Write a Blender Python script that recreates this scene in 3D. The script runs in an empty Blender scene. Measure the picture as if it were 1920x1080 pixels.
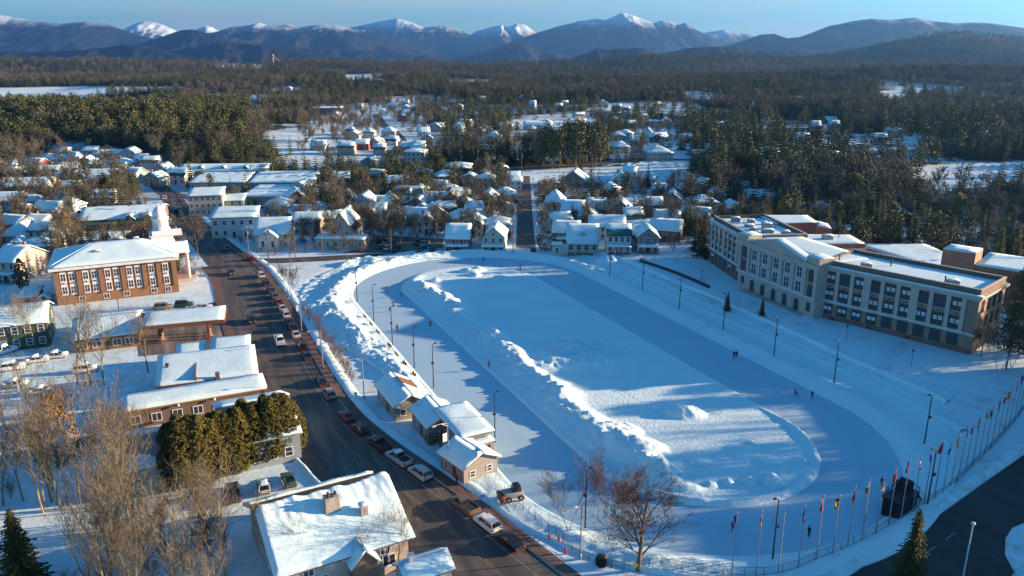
import bpy, bmesh, math, random
import numpy as np
from mathutils import Vector, Matrix
R = math.radians
rnd = random.Random(7)
sc = bpy.context.scene
COL = sc.collection

# ------------------------------------------------------------------ camera, world, sun, exposure
CAM_H = 66.0
FPX, YH = 1493.0, 95.0            # focal length and eye level measured on the 1920x1080 photograph
PITCH = math.atan((540 - YH) / FPX)
cam = bpy.data.cameras.new('camera')
camo = bpy.data.objects.new('camera', cam)
COL.objects.link(camo)
cam.sensor_width = 36.0
cam.lens = 36.0 * FPX / 1920.0
cam.clip_start = 1.0
cam.clip_end = 60000.0
camo.location = (0, 0, CAM_H)
camo.rotation_euler = (R(90) - PITCH, 0, 0)
sc.camera = camo

SUN_AZ, SUN_EL = R(10.0), R(11.0)   # azimuth counted from +X towards +Y
SUN = Vector((math.cos(SUN_AZ) * math.cos(SUN_EL), math.sin(SUN_AZ) * math.cos(SUN_EL), math.sin(SUN_EL)))
world = bpy.data.worlds.new('World')
sc.world = world
world.use_nodes = True
wn = world.node_tree
sky = wn.nodes.new('ShaderNodeTexSky')
sky.sky_type = 'NISHITA'
sky.sun_disc = False
sky.sun_elevation = SUN_EL
sky.sun_rotation = math.atan2(SUN.x, SUN.y)
sky.altitude = 0.0
sky.air_density = 1.0
sky.dust_density = 0.0
sky.ozone_density = 4.8
bg = wn.nodes['Background']
tint = wn.nodes.new('ShaderNodeMix')            # the photograph's cold white balance, the same over the whole sky
tint.data_type = 'RGBA'; tint.blend_type = 'MULTIPLY'; tint.inputs[0].default_value = 1.0
tint.inputs[7].default_value = (0.57, 1.0, 1.03, 1)
wn.links.new(sky.outputs[0], tint.inputs[6])
# thin streaks of pale cloud lying low all round the horizon
wtc = wn.nodes.new('ShaderNodeTexCoord')
wmp = wn.nodes.new('ShaderNodeMapping'); wmp.inputs['Scale'].default_value = (2.2, 2.2, 26.0)
wnz = wn.nodes.new('ShaderNodeTexNoise'); wnz.inputs['Scale'].default_value = 1.0; wnz.inputs['Detail'].default_value = 5
wrp = wn.nodes.new('ShaderNodeValToRGB'); wrp.color_ramp.elements[0].position = 0.36; wrp.color_ramp.elements[1].position = 0.68
wsp = wn.nodes.new('ShaderNodeSeparateXYZ')
wlo = wn.nodes.new('ShaderNodeMapRange'); wlo.inputs[1].default_value = 0.03; wlo.inputs[2].default_value = 0.22; wlo.inputs[3].default_value = 0.8; wlo.inputs[4].default_value = 0.0
wmu = wn.nodes.new('ShaderNodeMath'); wmu.operation = 'MULTIPLY'
wmx = wn.nodes.new('ShaderNodeMix'); wmx.data_type = 'RGBA'; wmx.inputs[7].default_value = (3.3, 3.3, 3.4, 1)
for a_, b_ in ((wtc.outputs['Generated'], wmp.inputs[0]), (wmp.outputs[0], wnz.inputs['Vector']), (wnz.outputs[0], wrp.inputs[0]), (wtc.outputs['Generated'], wsp.inputs[0]),
               (wsp.outputs[2], wlo.inputs[0]), (wlo.outputs[0], wmu.inputs[0]), (wrp.outputs[0], wmu.inputs[1]), (wmu.outputs[0], wmx.inputs[0]), (tint.outputs[2], wmx.inputs[6]), (wmx.outputs[2], bg.inputs[0])):
    wn.links.new(a_, b_)
bg.inputs[1].default_value = 0.067

sl = bpy.data.lights.new('sun', 'SUN')
sl.energy = 5.0
sl.angle = R(0.5)
sl.color = (1.0, 0.67, 0.42)
slo = bpy.data.objects.new('sun', sl)
COL.objects.link(slo)
slo.rotation_euler = SUN.to_track_quat('Z', 'Y').to_euler()
slo.location = (150, 60, 120)

sc.view_settings.view_transform = 'Standard'
sc.view_settings.look = 'None'
sc.view_settings.gamma = 1.0
sc.view_settings.exposure = 1.85
sc.view_settings.use_curve_mapping = False
sc.render.engine = 'CYCLES'
sc.cycles.max_bounces = 5
sc.cycles.diffuse_bounces = 2
sc.cycles.glossy_bounces = 2
sc.cycles.transmission_bounces = 2
sc.cycles.volume_bounces = 0
sc.cycles.transparent_max_bounces = 6
sc.cycles.use_denoising = True
sc.cycles.sample_clamp_indirect = 4.0

# ------------------------------------------------------------------ measuring helpers
def ray(px, py):
    u = (px - 960) / FPX
    v = (540 - py) / FPX
    return (u, math.cos(PITCH) + v * math.sin(PITCH), -math.sin(PITCH) + v * math.cos(PITCH))

def at(px, py, z=0.0):
    """world position of a point of known height z seen at a pixel of the photograph"""
    d = ray(px, py)
    t = (z - CAM_H) / d[2]
    return Vector((d[0] * t, d[1] * t, z))

def mpp(px, py, z=0.0):
    """metres that one photograph pixel spans at that place"""
    p = at(px, py, z)
    return (p.y * math.cos(PITCH) + (CAM_H - z) * math.sin(PITCH)) / FPX

# ------------------------------------------------------------------ noise
def _hash(xi, yi, seed):
    n = (xi.astype(np.int64) * 374761393 + yi.astype(np.int64) * 668265263 + seed * 974711) & 0xffffffff
    n = ((n ^ (n >> 13)) * 1274126177) & 0xffffffff
    n = (n ^ (n >> 16)) & 0xffffffff
    return n / 4294967295.0

def vnoise(x, y, seed=0):
    x = np.asarray(x, float); y = np.asarray(y, float)
    xi = np.floor(x); yi = np.floor(y)
    fx = x - xi; fy = y - yi
    fx = fx * fx * (3 - 2 * fx); fy = fy * fy * (3 - 2 * fy)
    a = _hash(xi, yi, seed); b = _hash(xi + 1, yi, seed)
    c = _hash(xi, yi + 1, seed); d = _hash(xi + 1, yi + 1, seed)
    return (a + (b - a) * fx) * (1 - fy) + (c + (d - c) * fx) * fy

def fbm(x, y, oct=4, seed=0, gain=0.5):
    s = 0; a = 1; t = 0
    for k in range(oct):
        s = s + a * vnoise(np.asarray(x) * 2 ** k, np.asarray(y) * 2 ** k, seed + k * 17)
        t += a; a *= gain
    return s / t

def sstep(a, b, x):
    t = np.clip((np.asarray(x, float) - a) / (b - a), 0, 1)
    return t * t * (3 - 2 * t)

# ------------------------------------------------------------------ materials
def new_mat(name):
    m = bpy.data.materials.new(name)
    m.use_nodes = True
    nt = m.node_tree
    return m, nt, nt.nodes['Principled BSDF']

def lnk(nt, a, b):
    nt.links.new(a, b)

def noise_node(nt, scale, detail=4, rough=0.55, coord='Object', vec=None, stretch=None):
    tc = nt.nodes.new('ShaderNodeTexCoord')
    n = nt.nodes.new('ShaderNodeTexNoise')
    n.inputs['Scale'].default_value = scale
    n.inputs['Detail'].default_value = detail
    n.inputs['Roughness'].default_value = rough
    src = tc.outputs[coord] if coord != 'World' else nt.nodes.new('ShaderNodeNewGeometry').outputs['Position']
    if stretch:
        m1 = nt.nodes.new('ShaderNodeMapping'); m1.inputs['Rotation'].default_value = (0, 0, stretch[1])
        m2 = nt.nodes.new('ShaderNodeMapping'); m2.inputs['Scale'].default_value = (stretch[0], 1, 1)
        lnk(nt, src, m1.inputs[0]); lnk(nt, m1.outputs[0], m2.inputs[0]); src = m2.outputs[0]
    lnk(nt, src, n.inputs['Vector'])
    return n

def ramp(nt, fac, stops):
    r = nt.nodes.new('ShaderNodeValToRGB')
    el = r.color_ramp.elements
    while len(el) < len(stops):
        el.new(0.5)
    for e, (p, c) in zip(el, stops):
        e.position = p
        e.color = (*c, 1) if len(c) == 3 else c
    lnk(nt, fac, r.inputs[0])
    return r

def mixc(nt, fac, a, b):
    m = nt.nodes.new('ShaderNodeMix')
    m.data_type = 'RGBA'
    for s, v in ((m.inputs[0], fac), (m.inputs[6], a), (m.inputs[7], b)):
        if isinstance(v, (int, float)): s.default_value = v
        elif isinstance(v, tuple): s.default_value = (*v, 1)
        else: lnk(nt, v, s)
    return m.outputs[2]

def mathn(nt, op, a, b=None, clamp=False):
    m = nt.nodes.new('ShaderNodeMath'); m.operation = op; m.use_clamp = clamp
    for s, v in ((m.inputs[0], a), (m.inputs[1], b)):
        if v is None: continue
        if isinstance(v, (int, float)): s.default_value = v
        else: lnk(nt, v, s)
    return m.outputs[0]

def bump(nt, bsdf, height, strength, dist):
    b = nt.nodes.new('ShaderNodeBump')
    b.inputs['Strength'].default_value = strength
    b.inputs['Distance'].default_value = dist
    lnk(nt, height, b.inputs['Height'])
    lnk(nt, b.outputs[0], bsdf.inputs['Normal'])

_mc = {}
def mat(name, col, rough=0.8, var=0.18, scale=1.5, bmp=0.0, metal=0.0, spec=0.3, coord='Object'):
    if name in _mc: return _mc[name]
    m, nt, b = new_mat(name)
    b.inputs['Roughness'].default_value = rough
    b.inputs['Metallic'].default_value = metal
    b.inputs['Specular IOR Level'].default_value = spec
    if var > 0:
        n = noise_node(nt, scale, 4, 0.6, coord)
        lo = tuple(c * (1 - var) for c in col); hi = tuple(min(1, c * (1 + var)) for c in col)
        r = ramp(nt, n.outputs[0], [(0.3, lo), (0.7, hi)])
        lnk(nt, r.outputs[0], b.inputs['Base Color'])
        if bmp: bump(nt, b, n.outputs[0], 0.6, bmp)
    else:
        b.inputs['Base Color'].default_value = (*col, 1)
    _mc[name] = m
    return m

def make_snow(name, base=(0.62, 0.84, 0.86), fine=1.3, dist=0.25, dirt=0.0):
    m, nt, b = new_mat(name)
    b.inputs['Roughness'].default_value = 0.6
    b.inputs['Specular IOR Level'].default_value = 0.25
    n1 = noise_node(nt, fine, 6, 0.65, 'World')
    n2 = noise_node(nt, 0.12, 3, 0.5, 'World')
    r = ramp(nt, n2.outputs[0], [(0.3, tuple(c * 0.93 for c in base)), (0.7, base)])
    c = r.outputs[0]
    if dirt:
        n3 = noise_node(nt, 0.35, 5, 0.7, 'World')
        f = ramp(nt, n3.outputs[0], [(0.42, (0, 0, 0)), (0.68, (dirt,) * 3)])
        c = mixc(nt, f.outputs[0], c, (0.33, 0.29, 0.25))
    lnk(nt, c, b.inputs['Base Color'])
    bump(nt, b, n1.outputs[0], 0.55, dist)
    _mc[name] = m
    return m

SNOW = make_snow('snow', dist=0.12)
SNOWR = make_snow('snow_rough', fine=1.7, dist=0.45)
SNOWD = make_snow('snow_dirty', dist=0.2, dirt=0.6)

def make_ice():
    m, nt, b = new_mat('ice')
    al = nt.nodes.new('ShaderNodeAttribute'); al.attribute_name = 'lane'
    aa = nt.nodes.new('ShaderNodeAttribute'); aa.attribute_name = 'arc'
    def lane_noise(a, c, sc, det):
        cb = nt.nodes.new('ShaderNodeCombineXYZ')
        lnk(nt, mathn(nt, 'MULTIPLY', al.outputs['Fac'], a), cb.inputs[0]); lnk(nt, mathn(nt, 'MULTIPLY', aa.outputs['Fac'], c), cb.inputs[1])
        n = nt.nodes.new('ShaderNodeTexNoise'); n.inputs['Scale'].default_value = sc; n.inputs['Detail'].default_value = det; n.inputs['Roughness'].default_value = .65
        lnk(nt, cb.outputs[0], n.inputs['Vector'])
        return n
    n = lane_noise(14.0, 0.05, 1.0, 2)        # bands left by the resurfacing machine
    n3 = lane_noise(14.0, 0.35, 5.0, 6)       # blade scratches along the lanes
    n2 = noise_node(nt, 0.10, 4, 0.55, 'World')
    a = ramp(nt, n.outputs[0], [(0.3, (0.27, 0.47, 0.58)), (0.7, (0.42, 0.59, 0.67))])
    c = ramp(nt, n2.outputs[0], [(0.3, (0.27, 0.48, 0.59)), (0.7, (0.42, 0.58, 0.66))])
    d = ramp(nt, n3.outputs[0], [(0.35, (0.29, 0.49, 0.60)), (0.62, (0.38, 0.56, 0.65)), (0.72, (0.56, 0.68, 0.74))])
    lnk(nt, mixc(nt, 0.5, mixc(nt, 0.5, a.outputs[0], c.outputs[0]), d.outputs[0]), b.inputs['Base Color'])
    rr = ramp(nt, n3.outputs[0], [(0.3, (0.36,) * 3), (0.7, (0.6,) * 3)])
    lnk(nt, rr.outputs[0], b.inputs['Roughness'])
    b.inputs['Specular IOR Level'].default_value = 0.25
    return m
ICE = make_ice()

def make_road(name, c0, c1, c2):
    m, nt, b = new_mat(name)
    n1 = noise_node(nt, 0.45, 6, 0.65, 'World', stretch=(0.10, R(66)))
    n2 = noise_node(nt, 4.0, 4, 0.7, 'World')
    a = ramp(nt, n1.outputs[0], [(0.3, c0), (0.5, c1), (0.72, c2)])
    f = mathn(nt, 'MULTIPLY', n2.outputs[0], 0.5)
    lnk(nt, mixc(nt, f, a.outputs[0], tuple(x * 0.6 for x in c1)), b.inputs['Base Color'])
    b.inputs['Roughness'].default_value = 0.75
    b.inputs['Specular IOR Level'].default_value = 0.25
    bump(nt, b, n2.outputs[0], 0.3, 0.03)
    return m
ASPH = make_road('asphalt', (0.045, 0.045, 0.046), (0.095, 0.090, 0.083), (0.21, 0.195, 0.17))
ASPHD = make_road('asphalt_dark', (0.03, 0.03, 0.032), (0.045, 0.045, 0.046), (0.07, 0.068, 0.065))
LOT = make_road('lot_asphalt', (0.09, 0.08, 0.07), (0.17, 0.15, 0.13), (0.4, 0.38, 0.36))
WALKM = make_road('brick_walk', (0.12, 0.075, 0.06), (0.16, 0.10, 0.08), (0.24, 0.18, 0.15))

GLASS = mat('window_glass', (0.035, 0.05, 0.065), 0.12, 0.0, spec=0.5)
FRAMEW = mat('white_trim', (0.72, 0.72, 0.70), 0.6, 0.05)
FRAMED = mat('dark_trim', (0.06, 0.06, 0.06), 0.6, 0.05)
DARK = mat('dark_metal', (0.03, 0.03, 0.033), 0.5, 0.1)
POLE = mat('galvanised', (0.32, 0.33, 0.34), 0.5, 0.1, metal=0.3)
WOODP = mat('pole_wood', (0.16, 0.11, 0.075), 0.9, 0.2)
BARK = mat('bark', (0.17, 0.13, 0.085), 0.9, 0.3, 3)
BARKT = mat('bark_tan', (0.17, 0.15, 0.10), 0.9, 0.25, 3)
BARKY = mat('bark_yellow', (0.33, 0.27, 0.12), 0.9, 0.25, 3)
BIRCH = mat('bark_birch', (0.55, 0.5, 0.45), 0.8, 0.3, 4)
TWIGD = mat('twig_dark', (0.075, 0.055, 0.045), 0.9, 0.2, 3)
TWIGR = mat('twig_reddish', (0.15, 0.10, 0.08), 0.9, 0.2, 3)

def leafmat(name, a, b_):
    m, nt, b = new_mat(name)
    oi = nt.nodes.new('ShaderNodeObjectInfo')
    n = noise_node(nt, 0.7, 3, 0.6, 'Object')
    f = mathn(nt, 'ADD', mathn(nt, 'MULTIPLY', oi.outputs['Random'], 0.5), mathn(nt, 'MULTIPLY', n.outputs[0], 0.6))
    r = ramp(nt, f, [(0.25, a), (0.8, b_)])
    lnk(nt, r.outputs[0], b.inputs['Base Color'])
    b.inputs['Roughness'].default_value = 0.75
    b.inputs['Specular IOR Level'].default_value = 0.15
    _mc[name] = m
    return m
NEEDLE = leafmat('needles', (0.030, 0.042, 0.014), (0.082, 0.085, 0.022))
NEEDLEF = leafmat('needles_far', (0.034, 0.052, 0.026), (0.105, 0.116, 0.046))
CEDAR = leafmat('cedar_sprays', (0.052, 0.056, 0.015), (0.115, 0.10, 0.024))
CEDARB = leafmat('cedar_brown', (0.15, 0.105, 0.04), (0.24, 0.16, 0.055))
TWIGF = leafmat('twigs_far', (0.070, 0.071, 0.057), (0.145, 0.136, 0.102))

# ------------------------------------------------------------------ mesh builder
class MB:
    def __init__(s):
        s.v = []; s.f = []; s.m = []
    def add(s, verts, faces, mi=0):
        o = len(s.v)
        s.v.extend([tuple(v) for v in verts])
        s.f.extend([tuple(i + o for i in f) for f in faces])
        s.m.extend([mi] * len(faces))
    def box(s, x0, x1, y0, y1, z0, z1, mi=0):
        v = [(x0, y0, z0), (x1, y0, z0), (x1, y1, z0), (x0, y1, z0), (x0, y0, z1), (x1, y0, z1), (x1, y1, z1), (x0, y1, z1)]
        s.add(v, [(0, 3, 2, 1), (4, 5, 6, 7), (0, 1, 5, 4), (1, 2, 6, 5), (2, 3, 7, 6), (3, 0, 4, 7)], mi)
    def frustum(s, x0, x1, y0, y1, z0, X0, X1, Y0, Y1, z1, mi=0):
        v = [(x0, y0, z0), (x1, y0, z0), (x1, y1, z0), (x0, y1, z0), (X0, Y0, z1), (X1, Y0, z1), (X1, Y1, z1), (X0, Y1, z1)]
        s.add(v, [(0, 3, 2, 1), (4, 5, 6, 7), (0, 1, 5, 4), (1, 2, 6, 5), (2, 3, 7, 6), (3, 0, 4, 7)], mi)
    def prism(s, pts, z0, z1, mi=0):
        n = len(pts)
        s.add([(p[0], p[1], z0) for p in pts] + [(p[0], p[1], z1) for p in pts],
              [tuple(range(n - 1, -1, -1)), tuple(range(n, 2 * n))] + [(i, (i + 1) % n, n + (i + 1) % n, n + i) for i in range(n)], mi)
    def ext(s, prof, a0, a1, axis, mi=0):
        """profile of (across, z) extruded along x or y from a0 to a1"""
        n = len(prof)
        if axis == 'x':
            A = [(a0, p[0], p[1]) for p in prof]; B = [(a1, p[0], p[1]) for p in prof]
        else:
            A = [(p[0], a0, p[1]) for p in prof]; B = [(p[0], a1, p[1]) for p in prof]
        s.add(A + B, [tuple(range(n)), tuple(range(2 * n - 1, n - 1, -1))] + [(i, n + i, n + (i + 1) % n, (i + 1) % n) for i in range(n)], mi)
    def tube(s, p0, p1, r0, r1=None, n=6, mi=0, cap=True):
        r1 = r0 if r1 is None else r1
        p0 = Vector(p0); p1 = Vector(p1)
        d = (p1 - p0)
        if d.length < 1e-6: return
        q = d.to_track_quat('Z', 'Y')
        vs = []
        for p, r in ((p0, r0), (p1, r1)):
            for k in range(n):
                a = 2 * math.pi * k / n
                vs.append(p + q @ Vector((r * math.cos(a), r * math.sin(a), 0)))
        fs = [(k, (k + 1) % n, n + (k + 1) % n, n + k) for k in range(n)]
        if cap: fs += [tuple(range(n - 1, -1, -1)), tuple(range(n, 2 * n))]
        s.add(vs, fs, mi)
    def lathe(s, prof, n=12, mi=0, cx=0, cy=0):
        vs = []
        for r, z in prof:
            for k in range(n):
                a = 2 * math.pi * k / n
                vs.append((cx + r * math.cos(a), cy + r * math.sin(a), z))
        fs = []
        for i in range(len(prof) - 1):
            for k in range(n):
                fs.append((i * n + k, i * n + (k + 1) % n, (i + 1) * n + (k + 1) % n, (i + 1) * n + k))
        fs.append(tuple(range((len(prof) - 1) * n, len(prof) * n)))
        s.add(vs, fs, mi)
    def slab(s, q, t, mi=0, dz=0.0):
        """sheet over the corner points q (3 or 4), t thick upwards"""
        n = len(q)
        s.add([(p[0], p[1], p[2] + dz) for p in q] + [(p[0], p[1], p[2] + t + dz) for p in q],
              [tuple(range(n - 1, -1, -1)), tuple(range(n, 2 * n))] + [(i, (i + 1) % n, n + (i + 1) % n, n + i) for i in range(n)], mi)
    def snow(s, p0, p1, p2, p3, z0, t, step=1.6, amp=0.12, seed=0, mi=0, vmin=0.0, wav=0.0):
        """blanket of snow on the quad p0 p1 (eave) p2 p3 (ridge)"""
        p0, p1, p2, p3 = map(Vector, (p0, p1, p2, p3))
        nx = max(3, min(26, int((p1 - p0).length / step))); ny = max(3, min(20, int((p3 - p0).length / step)))
        rs = random.Random(seed)
        ph = [rs.uniform(0, 6.3) for _ in range(6)]
        vs = []; fs = []
        W = nx + 1
        for j in range(ny + 1):
            v = j / ny
            for i in range(nx + 1):
                u = i / nx
                lo = vmin
                if vmin > 0: lo = max(0.0, vmin + wav * (math.sin(u * 9 + ph[0]) * 0.5 + math.sin(u * 23 + ph[1]) * 0.35))
                vv = lo + (1 - lo) * v
                p = (p0 * (1 - u) + p1 * u) * (1 - vv) + (p3 * (1 - u) + p2 * u) * vv
                e = min(i, nx - i, j, ny - j)
                h = t * (0.6 if e == 0 else (0.93 if e == 1 else 1.0))
                h += amp * (math.sin(p.x * 0.9 + ph[2] + math.sin(p.y * 0.7 + ph[5])) * math.sin(p.y * 0.8 + ph[3]) * 0.5 + rs.uniform(-0.25, 0.25)) * (0.4 if e == 0 else 1)
                vs.append((p.x, p.y, p.z + z0 + max(h, 0.04)))
        nb = len(vs)
        ring = [i for i in range(nx + 1)] + [j * W + nx for j in range(1, ny + 1)] + [ny * W + i for i in range(nx - 1, -1, -1)] + [j * W for j in range(ny - 1, 0, -1)]
        for j in range(ny):
            for i in range(nx):
                fs.append((j * W + i, j * W + i + 1, (j + 1) * W + i + 1, (j + 1) * W + i))
        for k, r in enumerate(ring):
            u = (r % W) / nx; v = (r // W) / ny
            lo = 0
            if vmin > 0: lo = max(0.0, vmin + wav * (math.sin(u * 9 + ph[0]) * 0.5 + math.sin(u * 23 + ph[1]) * 0.35))
            vv = lo + (1 - lo) * v
            p = (p0 * (1 - u) + p1 * u) * (1 - vv) + (p3 * (1 - u) + p2 * u) * vv
            vs.append((p.x, p.y, p.z + z0))
        m = len(ring)
        for k in range(m):
            fs.append((ring[(k + 1) % m], ring[k], nb + k, nb + (k + 1) % m))
        s.add(vs, fs, mi)
    def mesh(s, name, mats, smooth=False):
        me = bpy.data.meshes.new(name)
        me.from_pydata(s.v, [], s.f)
        for m in (mats if isinstance(mats, (list, tuple)) else [mats]): me.materials.append(m)
        if any(s.m): me.polygons.foreach_set('material_index', s.m)
        if smooth: me.polygons.foreach_set('use_smooth', [True] * len(me.polygons))
        me.update()
        return me
    def build(s, name, mats, parent=None, smooth=False, loc=None, rz=0.0):
        return inst(name, s.mesh(name, mats, smooth), parent, loc, rz)

def inst(name, me, parent=None, loc=None, rz=0.0, scale=None):
    o = bpy.data.objects.new(name, me)
    COL.objects.link(o)
    if parent is not None: o.parent = parent
    if loc is not None: o.location = loc
    if rz: o.rotation_euler = (0, 0, rz)
    if scale is not None: o.scale = scale if isinstance(scale, (tuple, list)) else (scale,) * 3
    return o

def tag(o, label, cat, group=None, kind=None):
    o['label'] = label; o['category'] = cat
    if group: o['group'] = group
    if kind: o['kind'] = kind
    return o

def thing(name, label, cat, loc=(0, 0, 0), rz=0.0, group=None):
    o = bpy.data.objects.new(name, None)
    COL.objects.link(o)
    o.empty_display_size = 0.5
    o.location = loc; o.rotation_euler = (0, 0, rz)
    return tag(o, label, cat, group)

def struct(o):
    o['kind'] = 'structure'
    return o

def grid_mesh(name, X, Y, Z, mats, close_u=False, smooth=True, attr=None):
    """X, Y, Z arrays (rows, cols)"""
    nr, nc = X.shape
    v = np.stack([X, Y, Z], -1).reshape(-1, 3)
    i = np.arange(nr - 1)[:, None]; j = np.arange(nc if close_u else nc - 1)[None, :]
    j2 = (j + 1) % nc
    f = np.stack([i * nc + j, i * nc + j2, (i + 1) * nc + j2, (i + 1) * nc + j], -1).reshape(-1, 4)
    me = bpy.data.meshes.new(name)
    me.vertices.add(len(v)); me.vertices.foreach_set('co', v.astype(np.float32).ravel())
    me.loops.add(f.size); me.loops.foreach_set('vertex_index', f.astype(np.int32).ravel())
    me.polygons.add(len(f)); me.polygons.foreach_set('loop_start', np.arange(0, f.size, 4, dtype=np.int32))
    for m in (mats if isinstance(mats, (list, tuple)) else [mats]): me.materials.append(m)
    me.update(calc_edges=True); me.validate()
    if smooth: me.polygons.foreach_set('use_smooth', np.ones(len(f), bool))
    for k, a in (attr or {}).items():
        at_ = me.attributes.new(k, 'FLOAT', 'POINT')
        at_.data.foreach_set('value', np.asarray(a, np.float32).ravel())
    return me

# ------------------------------------------------------------------ the lie of the land
OA = R(-66.0)
OU = (math.cos(OA), math.sin(OA)); ON = (-math.sin(OA), math.cos(OA))
OC = (10.3, 175.2)
def st_of(x, y):
    dx = np.asarray(x) - OC[0]; dy = np.asarray(y) - OC[1]
    return dx * OU[0] + dy * OU[1], dx * ON[0] + dy * ON[1]
def xy_of(s, t):
    return OC[0] + s * OU[0] + t * ON[0], OC[1] + s * OU[1] + t * ON[1]
def stad(s, t, half, r):
    return np.hypot(np.maximum(np.abs(s) - half, 0), t) - r
O_HALF, O_R, I_HALF, I_R = 51.0, 35.0, 53.5, 20.8

HILLS = [(-330, 620, 190, 90, 13), (-950, 2500, 900, 520, 27), (-300, 1500, 500, 300, 10), (250, 2700, 700, 420, 8),
         (1900, 2500, 560, 560, 72), (1050, 3200, 400, 400, 30), (1700, 3300, 420, 420, 84), (760, 1450, 420, 260, 26), (2100, 3500, 620, 600, 105),
         (300, 1100, 260, 160, 10), (-2300, 3300, 900, 800, 55), (620, 2900, 380, 350, 34), (470, 620, 160, 120, 9)]
def T0(x, y):
    x = np.asarray(x, float); y = np.asarray(y, float)
    s, t = st_of(x, y)
    z = 2.5 * sstep(39, 58, t) * (1 - sstep(120, 220, t)) * (1 - sstep(52, 84, s)) * sstep(-88, -60, s)
    r = np.hypot(x, y)
    for cx, cy, sx, sy, h in HILLS:
        z = z + h * np.exp(-((x - cx) / sx) ** 2 - ((y - cy) / sy) ** 2)
    z = z + sstep(480, 1500, r) * (fbm(x / 260, y / 260, 4, 3) - 0.45) * 26 * np.clip(r / 2500, 0.15, 1.4)
    z = z - 75 * sstep(2700, 4600, r) * sstep(-600, 600, y)
    return z
def T(x, y):
    s, t = st_of(x, y)
    d = stad(s, t, O_HALF, O_R)
    near = 1 - sstep(380, 520, np.hypot(x, y))
    w = bank_w(s, t)
    return T0(x, y) - 0.10 * near * vnoise(np.asarray(x) * 0.25, np.asarray(y) * 0.25, 5) - 0.9 * (1 - sstep(w - 4.5, w - 1.0, d))
def bank_w(s, t):
    wl = 16 - 10 * sstep(-45, 12, s); wr = 16 - 10 * sstep(55, 85, s)
    k = sstep(-20, 20, t)
    return wl * (1 - k) + wr * k
def gz(x, y):
    return float(T(np.array([x]), np.array([y]))[0])
def ground(px, py):
    """point of the ground seen at a pixel"""
    z = 0.0
    for _ in range(6):
        p = at(px, py, z)
        z = 0.5 * z + 0.5 * float(T0(np.array([p.x]), np.array([p.y]))[0])
    return at(px, py, z)
cP, sP = math.cos(PITCH), math.sin(PITCH)
def proj(x, y, z):
    zc = y * cP - (z - CAM_H) * sP; yc = y * sP + (z - CAM_H) * cP
    return 960 + FPX * x / zc, 540 - FPX * yc / zc
def inpoly(px, py, poly):
    px = np.asarray(px); py = np.asarray(py)
    c = np.zeros(px.shape, bool)
    n = len(poly)
    for i in range(n):
        x0, y0 = poly[i]; x1, y1 = poly[(i + 1) % n]
        if y0 == y1: continue
        h = ((y0 > py) != (y1 > py)) & (px < (x1 - x0) * (py - y0) / (y1 - y0) + x0)
        c ^= h
    return c
FIELDS = [[(-60, 165), (120, 162), (352, 162), (372, 167), (250, 172), (180, 179), (192, 190), (80, 193), (60, 186), (-60, 184)],
          [(392, 121), (440, 115), (492, 121), (492, 128), (420, 127)],
          [(1725, 312), (1960, 298), (1960, 338), (1855, 348), (1765, 364), (1730, 356)],
          [(925, 319), (1080, 312), (1295, 309), (1300, 347), (1150, 348), (955, 337)],
          [(490, 247), (556, 238), (585, 290), (640, 335), (560, 330), (515, 285)],
          [(1645, 170), (1690, 170), (1702, 196), (1660, 203)], [(836, 149), (924, 149), (918, 161), (848, 161)],
          [(640, 140), (720, 140), (720, 150), (650, 150)],
          [(960, 228), (1110, 222), (1120, 252), (960, 256)], [(1740, 205), (1960, 203), (1960, 214), (1740, 213)],
          [(228, 83), (262, 83), (262, 97), (235, 96)], [(1380, 335), (1480, 352), (1440, 372), (1340, 360)], [(1200, 290), (1290, 288), (1300, 312), (1190, 312)]]
TOWN_EDGE = [(-400, 330), (0, 303), (100, 286), (200, 279), (260, 290), (330, 312), (470, 314), (520, 300), (590, 215), (700, 192), (790, 210), (830, 292), (930, 316),
             (1100, 318), (1160, 300), (1200, 242), (1285, 242), (1300, 336), (1420, 382), (1500, 396), (1600, 412), (1700, 425), (1920, 430), (2400, 440)]
def town_edge(px):
    return np.interp(px, [p[0] for p in TOWN_EDGE], [p[1] for p in TOWN_EDGE])

def clearing(x, y):
    return sstep(.61, .65, fbm(np.asarray(x) / 120, np.asarray(y) / 120, 3, 88)) * sstep(420, 520, np.hypot(x, y)) * (1 - sstep(1300, 1700, np.hypot(x, y)))
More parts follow.
